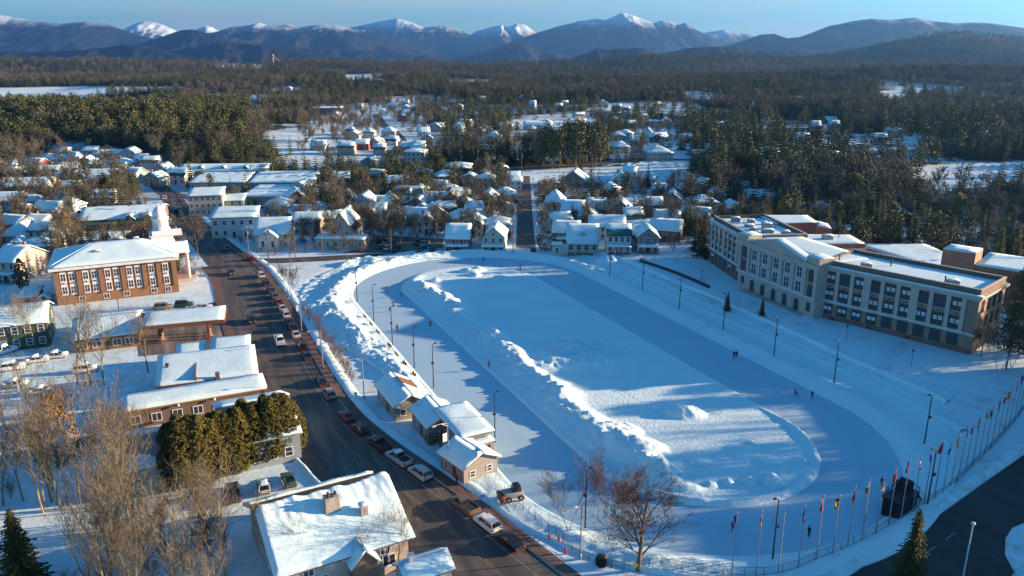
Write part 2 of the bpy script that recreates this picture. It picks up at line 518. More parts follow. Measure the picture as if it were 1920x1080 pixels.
# ground sheet
def make_ground():
    m, nt, b = new_mat('ground')
    at_ = nt.nodes.new('ShaderNodeAttribute'); at_.attribute_name = 'forest'
    n1 = noise_node(nt, 0.9, 6, 0.65, 'World')
    n2 = noise_node(nt, 0.004, 5, 0.6, 'World')
    n3 = noise_node(nt, 0.03, 5, 0.7, 'World')
    snow0 = ramp(nt, n3.outputs[0], [(0.3, (0.53, 0.66, 0.70)), (0.65, (0.62, 0.83, 0.87))])
    nd = noise_node(nt, 0.16, 6, 0.75, 'World')
    fd = ramp(nt, nd.outputs[0], [(0.52, (0, 0, 0)), (0.66, (0.5, 0.5, 0.5))])
    class _s: outputs = [mixc(nt, fd.outputs[0], snow0.outputs[0], (0.36, 0.36, 0.34))]
    snow = _s
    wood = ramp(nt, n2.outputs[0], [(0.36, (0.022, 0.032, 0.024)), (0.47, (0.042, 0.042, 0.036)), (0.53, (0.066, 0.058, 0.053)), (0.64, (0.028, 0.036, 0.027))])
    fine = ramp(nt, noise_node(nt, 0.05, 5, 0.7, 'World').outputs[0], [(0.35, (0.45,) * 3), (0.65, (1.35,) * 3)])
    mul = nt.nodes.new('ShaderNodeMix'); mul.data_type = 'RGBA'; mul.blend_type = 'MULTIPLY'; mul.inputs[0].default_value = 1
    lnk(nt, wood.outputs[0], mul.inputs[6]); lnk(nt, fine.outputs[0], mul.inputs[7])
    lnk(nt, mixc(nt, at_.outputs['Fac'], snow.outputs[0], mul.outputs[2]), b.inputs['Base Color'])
    b.inputs['Roughness'].default_value = 0.7
    b.inputs['Specular IOR Level'].default_value = 0.2
    bump(nt, b, n1.outputs[0], 0.5, 0.18)
    return m
GROUND = make_ground()
th = np.concatenate([np.arange(-62, 62, 0.25), np.arange(62, 298, 4.0)])
rr = np.geomspace(4, 16000, 380)
TH, RR = np.meshgrid(np.radians(th), rr)
GX, GY = RR * np.sin(TH), RR * np.cos(TH)
GZ = T(GX, GY)
gpx, gpy = proj(GX, np.maximum(GY, 1.0), GZ)
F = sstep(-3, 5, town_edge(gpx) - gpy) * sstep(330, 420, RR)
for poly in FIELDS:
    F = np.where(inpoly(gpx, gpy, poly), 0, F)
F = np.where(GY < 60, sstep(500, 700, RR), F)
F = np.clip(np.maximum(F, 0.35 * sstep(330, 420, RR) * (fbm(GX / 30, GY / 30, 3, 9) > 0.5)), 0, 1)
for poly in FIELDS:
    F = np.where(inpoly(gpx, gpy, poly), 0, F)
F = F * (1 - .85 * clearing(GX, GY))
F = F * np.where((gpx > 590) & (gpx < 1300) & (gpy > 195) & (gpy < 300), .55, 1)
struct(inst('ground', grid_mesh('ground', GX, GY, GZ, GROUND, close_u=True, attr={'forest': F})))

# ------------------------------------------------------------------ mountains
def make_mtn(name, lo, hi, zs, zw, patch):
    m, nt, b = new_mat(name)
    g = nt.nodes.new('ShaderNodeNewGeometry')
    sp = nt.nodes.new('ShaderNodeSeparateXYZ'); lnk(nt, g.outputs['Position'], sp.inputs[0])
    n = noise_node(nt, 0.0016, 7, 0.62, 'World'); n2 = noise_node(nt, 0.006, 6, 0.65, 'World')
    wood = ramp(nt, n.outputs[0], [(0.38, lo), (0.52, tuple((a + c) / 2 for a, c in zip(lo, hi))), (0.64, hi)])
    zz = mathn(nt, 'ADD', sp.outputs[2], mathn(nt, 'MULTIPLY', mathn(nt, 'SUBTRACT', n2.outputs[0], 0.5), zw * 1.6))
    f = nt.nodes.new('ShaderNodeMapRange'); f.inputs[1].default_value = zs; f.inputs[2].default_value = zs + zw
    lnk(nt, zz, f.inputs[0])
    fp = ramp(nt, n2.outputs[0], [(0.66, (0, 0, 0)), (0.72, (patch,) * 3)])
    fac = mathn(nt, 'MAXIMUM', f.outputs[0], fp.outputs[0])
    lnk(nt, mixc(nt, fac, wood.outputs[0], (0.62, 0.79, 0.86)), b.inputs['Base Color'])
    b.inputs['Roughness'].default_value = 0.9
    b.inputs['Specular IOR Level'].default_value = 0.05
    return m
def ridge(name, pts, D, W, mt, seed, base=-170.0, rough=0.5, nx=300, ny=90, asym=1.0):
    cx, cz = [], []
    for px, py in pts:
        d = ray(px, py); k = D / d[1]
        cx.append(d[0] * k); cz.append(CAM_H + d[2] * k)
    x = np.linspace(cx[0], cx[-1], nx); v = np.linspace(-1, 1, ny)
    X, V = np.meshgrid(x, v)
    Y = D + V * W * np.where(V > 0, 1.2, asym)
    # spurs run down from the crest
    mx = X + V * W * 0.35 * (fbm(X / (W * 0.5), V * 1.5, 3, seed + 5) - 0.5)
    crest = np.interp(mx, cx, cz)
    a = np.abs(V)
    prof = (1 - a) ** 1.25
    rid = 1 - np.abs(2 * fbm(X / (W * 0.24) + V * .4, Y / (W * 0.5), 5, seed, .55) - 1)
    fine = fbm(X / (W * 0.06), Y / (W * 0.10), 4, seed + 40) - 0.5
    Z = base + (crest - base) * (prof * (1 - rough * (1 - rid) * 4 * a * (1 - a)) ) + (crest - base) * rough * (rid - 0.6) * 2.4 * a * (1 - a) + fine * (crest - base) * 0.07 * (0.12 + a)
    o = struct(inst(name, grid_mesh(name, X, Y, Z, mt)))
    o['label'] = LAB[name.split('.')[0]] if name in LAB else name
    return o
LAB = {}
DKB = (0.009, 0.016, 0.019); BRN = (0.032, 0.030, 0.032)
def rd(name, *a, **k):
    o = ridge('mountain', *a, **k)
    o['label'] = name
    return o
M_far = make_mtn('mountain_far', (0.012, 0.018, 0.020), (0.036, 0.034, 0.036), 360, 190, 0.14)
M_white = make_mtn('mountain_white', (0.03, 0.035, 0.035), (0.09, 0.08, 0.075), 260, 170, 0.5)
M_mid = make_mtn('mountain_mid', DKB, BRN, 620, 240, 0.1)
M_low = make_mtn('mountain_low', (0.008, 0.014, 0.016), (0.028, 0.026, 0.028), 900, 200, 0.12)
# white summits at the back
rd('bare white rock summit behind the dark left-hand range', [(180, 92), (226, 58), (250, 45), (272, 39), (292, 42), (306, 46), (322, 54), (350, 80), (372, 92)], 15500, 2600, M_white, 1, nx=160)
rd('small pointed white summit behind the dark left-hand range', [(345, 92), (366, 56), (386, 47), (397, 50), (410, 60), (440, 90)], 15000, 2200, M_white, 2, nx=120)
rd('broad snow-capped mountain left of the centre', [(560, 95), (620, 56), (664, 50), (690, 44), (716, 38), (745, 33), (757, 36), (776, 43), (795, 50), (835, 47), (860, 54), (905, 78), (950, 98)], 15000, 3200, M_far, 3)
rd('twin snow-dusted summits right of the snow-capped mountain', [(845, 92), (890, 58), (925, 49), (940, 46), (952, 50), (968, 43), (985, 45), (996, 53), (1010, 64), (1050, 98)], 14000, 2600, M_white, 4)
rd('small white summits behind the high central peak', [(1240, 95), (1300, 66), (1330, 58), (1357, 54), (1380, 60), (1400, 62), (1420, 68), (1470, 95)], 15000, 2600, M_white, 5, nx=140)
# main ranges
rd('long dark mountain range on the left with frosted crest', [(-420, 70), (-200, 45), (-60, 26), (0, 27), (40, 33), (80, 39), (120, 42), (165, 38), (195, 43), (225, 54), (262, 66), (300, 75), (360, 92)], 11500, 3000, make_mtn('mountain_left', DKB, BRN, 370, 150, 0.08), 6)
rd('dark blue mountain range with frosted tops left of the valley', [(300, 98), (360, 68), (405, 58), (440, 48), (470, 46), (485, 42), (500, 45), (540, 44), (565, 50), (600, 45), (625, 45), (650, 50), (690, 62), (740, 76), (800, 92), (840, 100)], 11000, 2800, make_mtn('mountain_left_mid', DKB, BRN, 300, 120, 0.08), 7)
rd('high central mountain with a white pointed summit', [(880, 105), (940, 84), (1000, 62), (1040, 50), (1065, 44), (1092, 37), (1115, 34), (1135, 36), (1150, 29), (1166, 22), (1180, 26), (1200, 33), (1225, 42), (1240, 36), (1256, 38), (1270, 45), (1283, 41), (1300, 52), (1340, 72), (1400, 90), (1450, 105)], 12000, 3000, make_mtn('mountain_high', DKB, (0.028, 0.027, 0.03), 350, 170, 0.08), 8, nx=320)
rd('broad dark mountain on the right with a long flat crest', [(1260, 108), (1330, 96), (1405, 72), (1428, 64), (1450, 62), (1475, 70), (1500, 68), (1530, 58), (1560, 46), (1600, 37), (1635, 33), (1660, 36), (1690, 34), (1715, 31), (1750, 38), (1790, 41), (1840, 41), (1880, 46), (1930, 54), (2050, 60), (2200, 85), (2380, 105)], 7600, 2100, make_mtn('mountain_right', DKB, (0.026, 0.025, 0.027), 290, 110, 0.06), 9, nx=320)
# foothills
rd('dark wooded foothill below the white rock summit', [(150, 104), (220, 96), (290, 72), (340, 56), (360, 54), (410, 66), (450, 84), (520, 100), (560, 108)], 8200, 1500, M_low, 10)
rd('low dark ridge left of the ski jumps', [(260, 108), (340, 92), (400, 80), (440, 79), (500, 84), (560, 94), (620, 108)], 6900, 1100, M_low, 11)
rd('low foothill on the far left', [(-300, 98), (-60, 92), (60, 96), (160, 93), (230, 83), (290, 92), (360, 108)], 6600, 1000, M_low, 15)
rd('long brown foothill in the valley on the left', [(430, 110), (520, 100), (600, 88), (680, 94), (760, 100), (850, 106), (930, 110)], 8600, 1400, M_mid, 12)
rd('small dark cone-shaped foothill in the centre', [(860, 112), (920, 94), (960, 80), (985, 80), (1010, 92), (1080, 106), (1120, 112)], 8800, 1200, M_low, 13)
rd('low dark rounded hill in front of the high mountain', [(1040, 116), (1075, 106), (1120, 92), (1160, 90), (1195, 89), (1208, 90), (1235, 104), (1262, 116)], 5600, 700, M_low, 14)
rd('low dark shoulder below the right-hand mountain', [(1210, 114), (1250, 98), (1300, 88), (1360, 86), (1420, 92), (1500, 96), (1600, 104), (1680, 114)], 5300, 800, M_low, 16)

# ------------------------------------------------------------------ skating oval
def perimeter(half, r, n):
    L = 4 * half + 2 * math.pi * r
    out = []
    for k in range(n):
        d = L * k / n
        if d < 2 * half: out.append((-half + d, -r, 0.0, -1.0)); continue
        d -= 2 * half
        if d < math.pi * r:
            a = -math.pi / 2 + d / r; out.append((half + r * math.cos(a), r * math.sin(a), math.cos(a), math.sin(a))); continue
        d -= math.pi * r
        if d < 2 * half: out.append((half - d, r, 0.0, 1.0)); continue
        d -= 2 * half
        a = math.pi / 2 + d / r
        out.append((-half + r * math.cos(a), r * math.sin(a), math.cos(a), math.sin(a)))
    return np.array(out)

# ice: ring between the two stadium curves
pi_ = perimeter(I_HALF, I_R - 0.6, 420); po_ = perimeter(O_HALF, O_R + 0.6, 420)
ks = np.linspace(0, 1, 24)[:, None]
S = pi_[None, :, 0] * (1 - ks) + po_[None, :, 0] * ks
Tt = pi_[None, :, 1] * (1 - ks) + po_[None, :, 1] * ks
X, Y = xy_of(S, Tt)
struct(inst('ice_track', grid_mesh('ice_track', X, Y, np.full_like(X, 0.02), ICE, close_u=True, attr={'lane': np.broadcast_to(ks, X.shape), 'arc': np.broadcast_to(np.abs(np.linspace(-220, 220, X.shape[1]))[None, :], X.shape)})))['label'] = 'smooth grey ice track of the skating oval'

def bumpy(x, y, sc, seed):
    return 1 - np.abs(2 * fbm(x / sc, y / sc, 4, seed, 0.6) - 1)
def pile(x, y, px, py, r, h, sx=1.0):
    c = at(px, py)
    d = np.hypot((x - c.x) / sx, (y - c.y))
    return h * np.clip(1 - (d / r) ** 2, 0, 1) ** 0.8 * (0.25 + 0.75 * bumpy(x, y, 1.5, int(px)))
def chunks(x, y, sc, seed):
    n = fbm(x / sc, y / sc, 3, seed, .6)
    return np.floor(n * 9) / 9 * .6 + n * .4

per = perimeter(I_HALF, I_R, 640)
off = np.concatenate([[0, 0.12, 0.35, 0.7], np.linspace(1.1, I_R - 0.02, 50)])[:, None]
S = per[None, :, 0] - per[None, :, 2] * off; Tt = per[None, :, 1] - per[None, :, 3] * off
X, Y = xy_of(S, Tt)
Z = 0.02 - 0.06 * (off < 0.05) + 0.30 * sstep(0, 0.6, off) + 0.05 * fbm(X / 3, Y / 3, 3, 2)
amp = np.interp(S, [-74, -66, -56, -40, -18, 0, 14, 30, 48, 60, 68, 74], [0, 0.8, 1.6, 1.7, 1.5, 1.6, 1.9, 2.2, 2.3, 2.0, 0.8, 0])
crest = -13.4 + 3.4 * (fbm(S / 8, S * 0, 3, 4) - 0.5) * 2 + 2.0 * sstep(30, 60, S)
amp = amp * (0.55 + 0.9 * fbm(S / 7 + 3, S * 0, 3, 44))
sig = np.where(Tt < crest, 3.8, 2.6)
rough = 0.30 + 0.45 * bumpy(X, Y, 3.4, 11) + 0.55 * chunks(X, Y, 1.3, 12)
Z = Z + amp * np.exp(-((Tt - crest) / sig) ** 2) * rough * sstep(0.3, 3, off)
for a in [(1110, 668, 9, 1.5, 1.5), (1060, 655, 5, 1.3), (1150, 690, 5, 1.2), (1085, 690, 4, 1.1), (1130, 645, 4, 1.0), (1035, 690, 4, 1.3), (1284, 779, 2.6, 1.7, 1.6), (1195, 850, 5.5, 2.2), (1235, 890, 3.5, 1.4), (1165, 815, 4, 1.5),
          (880, 511, 2.4, 1.3, 1.6), (900, 509, 2, 1.2), (890, 518, 2.2, 1.1), (940, 524, 1.8, 1.0, 1.6), (928, 526, 1.4, .8), (817, 529, 1.8, 1.1), (840, 560, 2, .9),
          (1333, 914, 1.1, 0.9), (1365, 910, 1.2, 1.0), (1404, 908, 1.3, 1.1), (1436, 905, 2.0, 1.4), (1452, 912, 1.5, 1.0), (1500, 868, 1.2, .8), (1408, 835, .9, .6), (1310, 870, 2.5, .5), (1390, 850, 3, .5), (1440, 870, 2.4, .5)]:
    Z = Z + pile(X, Y, *a) * sstep(0.2, 2, off)
Z = Z + 0.38 * (chunks(X, Y, 0.9, 61) - .45) * sstep(0.8, 3, off) * np.exp(-((Tt - crest + 1.5) / 5.0) ** 2) * np.clip(amp, 0, 1.4)
edge = 0.5 * np.exp(-((off - 0.9) / 0.6) ** 2) * (0.3 + 0.9 * bumpy(X, Y, 1.4, 31)) * sstep(40, 60, S)
Z = Z + edge
o = inst('infield_snow', grid_mesh('infield_snow', X, Y, Z, SNOWR, close_u=True)); struct(o)
o['label'] = 'snow covered infield of the oval with ploughed banks'

per = perimeter(O_HALF, O_R, 760)
w = bank_w(per[:, 0], per[:, 1])[None, :]
k = np.concatenate([[0, 0.01, 0.03, 0.06], np.linspace(0.09, 1, 44)])[:, None]
off = k * w
S = per[None, :, 0] + per[None, :, 2] * off; Tt = per[None, :, 1] + per[None, :, 3] * off
X, Y = xy_of(S, Tt)
left = sstep(5, -20, Tt); far = sstep(-45, -70, S); near = sstep(55, 80, S)
A_left = np.interp(S, [-80, -60, -45, -20, 0, 10, 25, 60], [1.2, 1.5, 1.9, 2.0, 1.7, 0.7, 0.3, 0.4])
A = A_left * left + (1 - left) * 1.35
A = A * (1 - far) + far * (1.5 * (1 - left) + 1.7 * left); A = A * (1 - near) + near * 0.65
c = 7.5 * left + 4.2 * (1 - left); c = c * (1 - far) + 4.5 * far; c = np.minimum(c, w * 0.5)
wd = np.minimum((5.6 * left + 2.6 * (1 - left)) * (1 - far) + 2.8 * far, w * 0.3)
rough = (0.15 + 0.5 * bumpy(X, Y, 4.2, 21) + 0.6 * chunks(X, Y, 1.4, 22)) * (1 - left * (1 - far) * (1 - 2.1 * np.clip(fbm(X / 9, Y / 9, 3, 71) - .12, 0, 1)))
c = c + 3.5 * left * (1 - far) * (fbm(X / 11, Y / 11, 2, 72) - .5) * 2 * sstep(8, 14, w)
Z = 0.02 - 0.06 * (k < 0.005) + 0.22 * sstep(0, 0.5, off) + T0(X, Y) + A * np.exp(-((off - c) / wd) ** 2) * rough * sstep(0, 2.5, off)
Z = Z + 0.55 * (chunks(X, Y, 1.1, 8) - 0.5) * sstep(1, 4, off) * (0.35 + left * sstep(20, -5, S)) * (1 - near) + 0.12 * (fbm(X / 2, Y / 2, 3, 77) - 0.5) * sstep(0.5, 2, off)
Z = Z + pile(X, Y, 1137, 497, 3.0, 2.2, 1.3) + pile(X, Y, 1118, 515, 1.2, 0.8) + pile(X, Y, 640, 495, 4, 1.8, 1.6) + pile(X, Y, 690, 492, 3.5, 1.8, 1.5)
Z = Z - 0.75 * sstep(0.90, 1.0, k)
o = inst('snow_bank', grid_mesh('snow_bank', X, Y, Z, SNOWR, close_u=True)); struct(o)
o['label'] = 'rough ploughed snow bank round the skating oval'
BX, BY, BZ = X, Y, Z
def oz(x, y):
    """height of whatever lies at x, y: bank, infield or ground"""
    s, t = st_of(x, y); s = float(s); t = float(t)
    d = float(stad(s, t, O_HALF, O_R)); di = float(stad(s, t, I_HALF, I_R))
    if d < 0: return 0.02 if di > 0 else 0.35
    if d < float(bank_w(s, t)) - 0.5:
        i = np.argmin((BX - x) ** 2 + (BY - y) ** 2)
        return float(BZ.ravel()[i])
    return gz(x, y)

# ------------------------------------------------------------------ roads, pavements, lots
def resample(pts, n):
    P = np.array([(p.x, p.y) for p in pts])
    # Catmull-Rom through the points, then equal steps
    Q = []
    for i in range(len(P) - 1):
        p0 = P[max(i - 1, 0)]; p1 = P[i]; p2 = P[i + 1]; p3 = P[min(i + 2, len(P) - 1)]
        for t in np.linspace(0, 1, 12, endpoint=False):
            Q.append(0.5 * ((2 * p1) + (-p0 + p2) * t + (2 * p0 - 5 * p1 + 4 * p2 - p3) * t * t + (-p0 + 3 * p1 - 3 * p2 + p3) * t ** 3))
    Q.append(P[-1]); Q = np.array(Q)
    d = np.concatenate([[0], np.cumsum(np.hypot(*np.diff(Q, axis=0).T))])
    s = np.linspace(0, d[-1], n)
    return np.stack([np.interp(s, d, Q[:, 0]), np.interp(s, d, Q[:, 1])], -1)
def strip(name, A, B, z, m, cols=6, zf=None, jag=0.0):
    k = np.linspace(0, 1, cols)[:, None, None]
    Q = A[None] * (1 - k) + B[None] * k
    if jag:
        nr = (B - A) / np.maximum(np.hypot(*(B - A).T)[:, None], .01)
        Q[0] -= nr * (jag * fbm(A[:, 0] / 1.5, A[:, 1] / 1.5, 3, 5))[:, None]
        Q[-1] += nr * (jag * fbm(B[:, 0] / 1.5, B[:, 1] / 1.5, 3, 6))[:, None]
    Z = np.full(Q.shape[:2], z) if zf is None else zf(Q[..., 0], Q[..., 1]) + z
    return struct(inst(name, grid_mesh(name, Q[..., 0], Q[..., 1], Z, m, smooth=False)))
def offs(Pl, d):
    t = np.gradient(Pl, axis=0); t /= np.hypot(*t.T)[:, None]
    return Pl + np.stack([-t[:, 1], t[:, 0]], -1) * d
# main street: right-hand kerb line, from far to near
RK = resample([at(*q) for q in [(258, 302), (296, 333), (322, 354), (342, 383), (366, 410), (402, 440), (440, 470), (472, 493), (492, 512), (535, 575), (570, 640), (610, 712), (655, 775), (720, 832), (800, 888), (875, 942), (960, 1008), (1050, 1078), (1180, 1185), (1330, 1330)]], 260)
LK = resample([at(*q) for q in [(244, 304), (272, 341), (298, 367), (316, 395), (334, 428), (368, 470), (408, 520), (424, 570), (440, 625), (478, 690), (520, 750), (562, 822), (622, 890), (694, 952), (766, 1022), (850, 1110), (960, 1240), (1040, 1350)]], 260)
strip('road', LK, RK, 0.035, ASPH, 10)['label'] = 'main street running along the skating oval'
walk = offs(RK[70:], 2.1)
strip('pavement', RK[70:], walk, 0.12, WALKM, 4)['label'] = 'brown brick pavement between the main street and the oval'
mb = MB()
def kerb_strip(A, z):
    B = offs(A, 0.22)
    k = grid_mesh('kerb', np.stack([A[:, 0], A[:, 0], B[:, 0]]), np.stack([A[:, 1], A[:, 1], B[:, 1]]), np.stack([np.zeros(len(A)), np.full(len(A), z), np.full(len(A), z)]), mat('kerb_stone', (0.28, 0.27, 0.25), 0.8, 0.2), smooth=False)
    struct(inst('kerb', k))['label'] = 'stone kerb along the main street'
kerb_strip(RK[70:], 0.135)
lw = LK[150:]
strip('pavement', offs(lw, -2.4), lw, 0.11, WALKM, 4)['label'] = 'brown brick pavement on the built-up side of the main street'
# painted lines
YEL = mat('road_paint_yellow', (0.24, 0.18, 0.06), 0.8, 0.55, 1.2); WHP = mat('road_paint_white', (0.27, 0.27, 0.26), 0.8, 0.6, 1.2)
cen = RK * 0.52 + LK * 0.48
for d_ in (-0.2, 0.2):
    strip('road_marking', offs(cen[84:], d_ - 0.05), offs(cen[84:], d_ + 0.05), 0.040, YEL, 2)['label'] = 'worn yellow centre line of the main street'
pl_ = offs(RK[100:], -2.6)
strip('road_marking', pl_, offs(pl_, 0.10), 0.040, WHP, 2)['label'] = 'worn white parking line of the main street'
# side streets
def street(name, pts, wdt, m, label, z=0.03, n=60, zf=None):
    c = resample([at(*q) for q in pts], n)
    o = strip(name, offs(c, wdt / 2), offs(c, -wdt / 2), z, m, 4, zf)
    o['label'] = label
    return c
street('road', [(420, 486), (500, 489), (580, 486), (700, 480), (850, 476), (985, 478), (1150, 484), (1300, 488)], 6.5, ASPH, 'side street behind the oval', 0.03)
street('road', [(985, 479), (985, 440), (984, 400), (983, 360), (982, 330)], 6.5, ASPH, 'straight street running away between the houses', 0.026)
street('road', [(268, 330), (330, 365), (460, 385), (560, 392)], 6, ASPH, 'street past the low shops', 0.026)
street('road', [(300, 415), (240, 432), (160, 440), (60, 446), (-40, 452)], 7, LOT, 'street beside the market building', 0.026)
street('road', [(690, 318), (720, 300), (745, 285), (752, 270), (735, 250), (715, 232), (706, 215)], 9, ASPH, 'road climbing through the far houses', 0.05, zf=lambda x, y: T0(x, y))
street('road', [(830, 322), (960, 318), (1100, 310), (1200, 300), (1300, 300)], 9, ASPH, 'far road along the snow field', 0.05, zf=lambda x, y: T0(x, y))
street('road', [(1185, 305), (1195, 285), (1190, 265)], 9, ASPH, 'far side road by the hip-roofed house', 0.08, zf=lambda x, y: T0(x, y))
def lot(name, poly, m, label, z=0.022):
    mb = MB(); P = [at(*q) for q in poly]
    mb.add([(p.x, p.y, z) for p in P], [tuple(range(len(P)))])
    struct(mb.build(name, m))['label'] = label
lot('parking_lot', [(160, 418), (300, 410), (345, 440), (330, 470), (240, 462), (165, 440)], LOT, 'car park in front of the market building')
lot('parking_lot', [(255, 590), (435, 575), (470, 660), (455, 655), (330, 662), (262, 668)], LOT, 'forecourt below the filling station canopy')
lot('parking_lot', [(160, 598), (350, 578), (430, 560), (437, 585), (260, 598), (150, 612)], ASPH, 'drive in front of the brick town hall')
lot('parking_lot', [(640, 474), (830, 474), (830, 448), (700, 440), (690, 462)], LOT, 'car park beside the grey shop')
lot('parking_lot', [(-60, 640), (30, 652), (120, 655), (230, 672), (270, 700), (250, 770), (120, 780), (-60, 790)], SNOWD, 'trodden snowy car park full of snow-buried cars at the left edge', .018)
lot('parking_lot', [(380, 960), (560, 905), (620, 890), (632, 902), (560, 935), (420, 985), (380, 990)], SNOWD, 'snowy parking strip behind the cedars')
# right-hand road round the oval
RR1 = resample([at(*q) for q in [(1995, 790), (1920, 852), (1850, 902), (1752, 972), (1672, 1025), (1590, 1082), (1480, 1150), (1330, 1250)]], 90)
RR2 = resample([at(*q) for q in [(2200, 900), (2060, 960), (1960, 1010), (1900, 1075), (1880, 1140), (1840, 1230), (1780, 1330), (1700, 1420)]], 90)
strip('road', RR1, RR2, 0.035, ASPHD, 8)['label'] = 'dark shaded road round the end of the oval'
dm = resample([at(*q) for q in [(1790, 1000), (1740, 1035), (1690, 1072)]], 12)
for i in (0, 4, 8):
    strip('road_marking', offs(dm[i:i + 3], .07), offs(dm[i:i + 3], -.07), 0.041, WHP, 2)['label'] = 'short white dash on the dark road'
# snow island on the right-hand road
isl = [at(*q) for q in [(1885, 1010), (1898, 990), (1935, 975), (2000, 985), (2000, 1060), (1930, 1100), (1900, 1070), (1884, 1040)]]
mb = MB(); cx = sum(p.x for p in isl) / 8; cy = sum(p.y for p in isl) / 8
ring = []
for kf, z in ((1.0, 0.03), (0.93, 0.35), (0.7, 0.42), (0.25, 0.2)):
    ring.append([(cx + (p.x - cx) * kf, cy + (p.y - cy) * kf, z) for p in isl])
vs = sum(ring, []); fs = [(r * 8 + i, r * 8 + (i + 1) % 8, (r + 1) * 8 + (i + 1) % 8, (r + 1) * 8 + i) for r in range(3) for i in range(8)] + [tuple(range(24, 32))]
mb.add(vs, fs)
struct(mb.build('snow_island', SNOWD, smooth=True))['label'] = 'kerbed traffic island heaped with snow'
# ploughed snow along the pavement
def berm(A, width, h, label, seed, m=SNOWR, zf=None):
    k = np.linspace(0, 1, 9)[:, None]
    t = np.gradient(A, axis=0); t /= np.hypot(*t.T)[:, None]
    nrm = np.stack([-t[:, 1], t[:, 0]], -1)
    X = A[None, :, 0] + nrm[None, :, 0] * k * width; Y = A[None, :, 1] + nrm[None, :, 1] * k * width
    Z = -0.08 + (4 * k * (1 - k)) ** 0.8 * h * (0.1 + 0.8 * bumpy(X, Y, 1.6, seed) + 0.6 * chunks(X, Y, .8, seed + 9))
    if zf is not None: Z = Z + zf(X, Y)
    struct(inst('snow_bank', grid_mesh('snow_bank', X, Y, Z, m)))['label'] = label
berm(offs(RK[95:235], 2.0), 2.6, 0.42, 'low ploughed snow ridge beside the brown pavement', 3)
berm(offs(RR1[::-1], 0.2), 2.2, 0.5, 'snow verge along the dark road', 4, SNOWD)
berm(offs(LK[205:248], -2.3)[::-1], 1.2, 0.5, 'ploughed snow ridge by the car park', 5)

for tt0, s0, s1, wdt, hh, lb in [(51.5, -70, 62, 1.6, .5, 'upper trodden track ridge across the school lawn'), (45.5, -40, 70, 2.2, .55, 'ploughed ridge across the lower school lawn')]:
    ss = np.linspace(s0, s1, 150); xx, yy = xy_of(ss, tt0 + 2.2 * (fbm(ss / 22, ss * 0, 2, int(tt0)) - .5))
    berm(np.stack([xx, yy], -1), wdt, hh, lb, int(tt0), SNOWR, T0)

# ------------------------------------------------------------------ building kit
COLS = {}
def wallm(col, kind='paint'):
    key = (tuple(col), kind)
    if key in COLS: return COLS[key]
    if kind == 'brick':
        m, nt, b = new_mat('brick_wall')
        tc = nt.nodes.new('ShaderNodeTexCoord')
        bt = nt.nodes.new('ShaderNodeTexBrick')
        bt.inputs['Scale'].default_value = 3.2
        bt.inputs['Color1'].default_value = (*col, 1); bt.inputs['Color2'].default_value = (*[c * 0.75 for c in col], 1)
        bt.inputs['Mortar'].default_value = (*[min(1, c * 1.25 + .03) for c in col], 1)
        bt.inputs['Mortar Size'].default_value = 0.012
        mp = nt.nodes.new('ShaderNodeMapping'); mp.inputs['Rotation'].default_value = (R(90), 0, 0)
        lnk(nt, tc.outputs['Object'], mp.inputs[0]); lnk(nt, mp.outputs[0], bt.inputs['Vector'])
        n = noise_node(nt, 0.6, 4, 0.6)
        r = ramp(nt, n.outputs[0], [(0.3, (0.75,) * 3), (0.7, (1.15,) * 3)])
        mu = nt.nodes.new('ShaderNodeMix'); mu.data_type = 'RGBA'; mu.blend_type = 'MULTIPLY'; mu.inputs[0].default_value = 1
        lnk(nt, bt.outputs[0], mu.inputs[6]); lnk(nt, r.outputs[0], mu.inputs[7])
        lnk(nt, mu.outputs[2], b.inputs['Base Color']); b.inputs['Roughness'].default_value = 0.85
    elif kind == 'clap':
        m, nt, b = new_mat('clapboard_wall')
        n = noise_node(nt, 0.8, 4, 0.6)
        r = ramp(nt, n.outputs[0], [(0.3, tuple(c * 0.82 for c in col)), (0.7, col)])
        lnk(nt, r.outputs[0], b.inputs['Base Color']); b.inputs['Roughness'].default_value = 0.7
        wv = nt.nodes.new('ShaderNodeTexWave'); wv.bands_direction = 'Z'; wv.inputs['Scale'].default_value = 1.3; wv.wave_profile = 'SAW'
        tc = nt.nodes.new('ShaderNodeTexCoord'); lnk(nt, tc.outputs['Object'], wv.inputs['Vector'])
        bump(nt, b, wv.outputs[1], 0.5, 0.03)
    else:
        m = mat('wall_paint_%d' % len(COLS), col, 0.8, 0.14, 0.7)
    COLS[key] = m
    return m

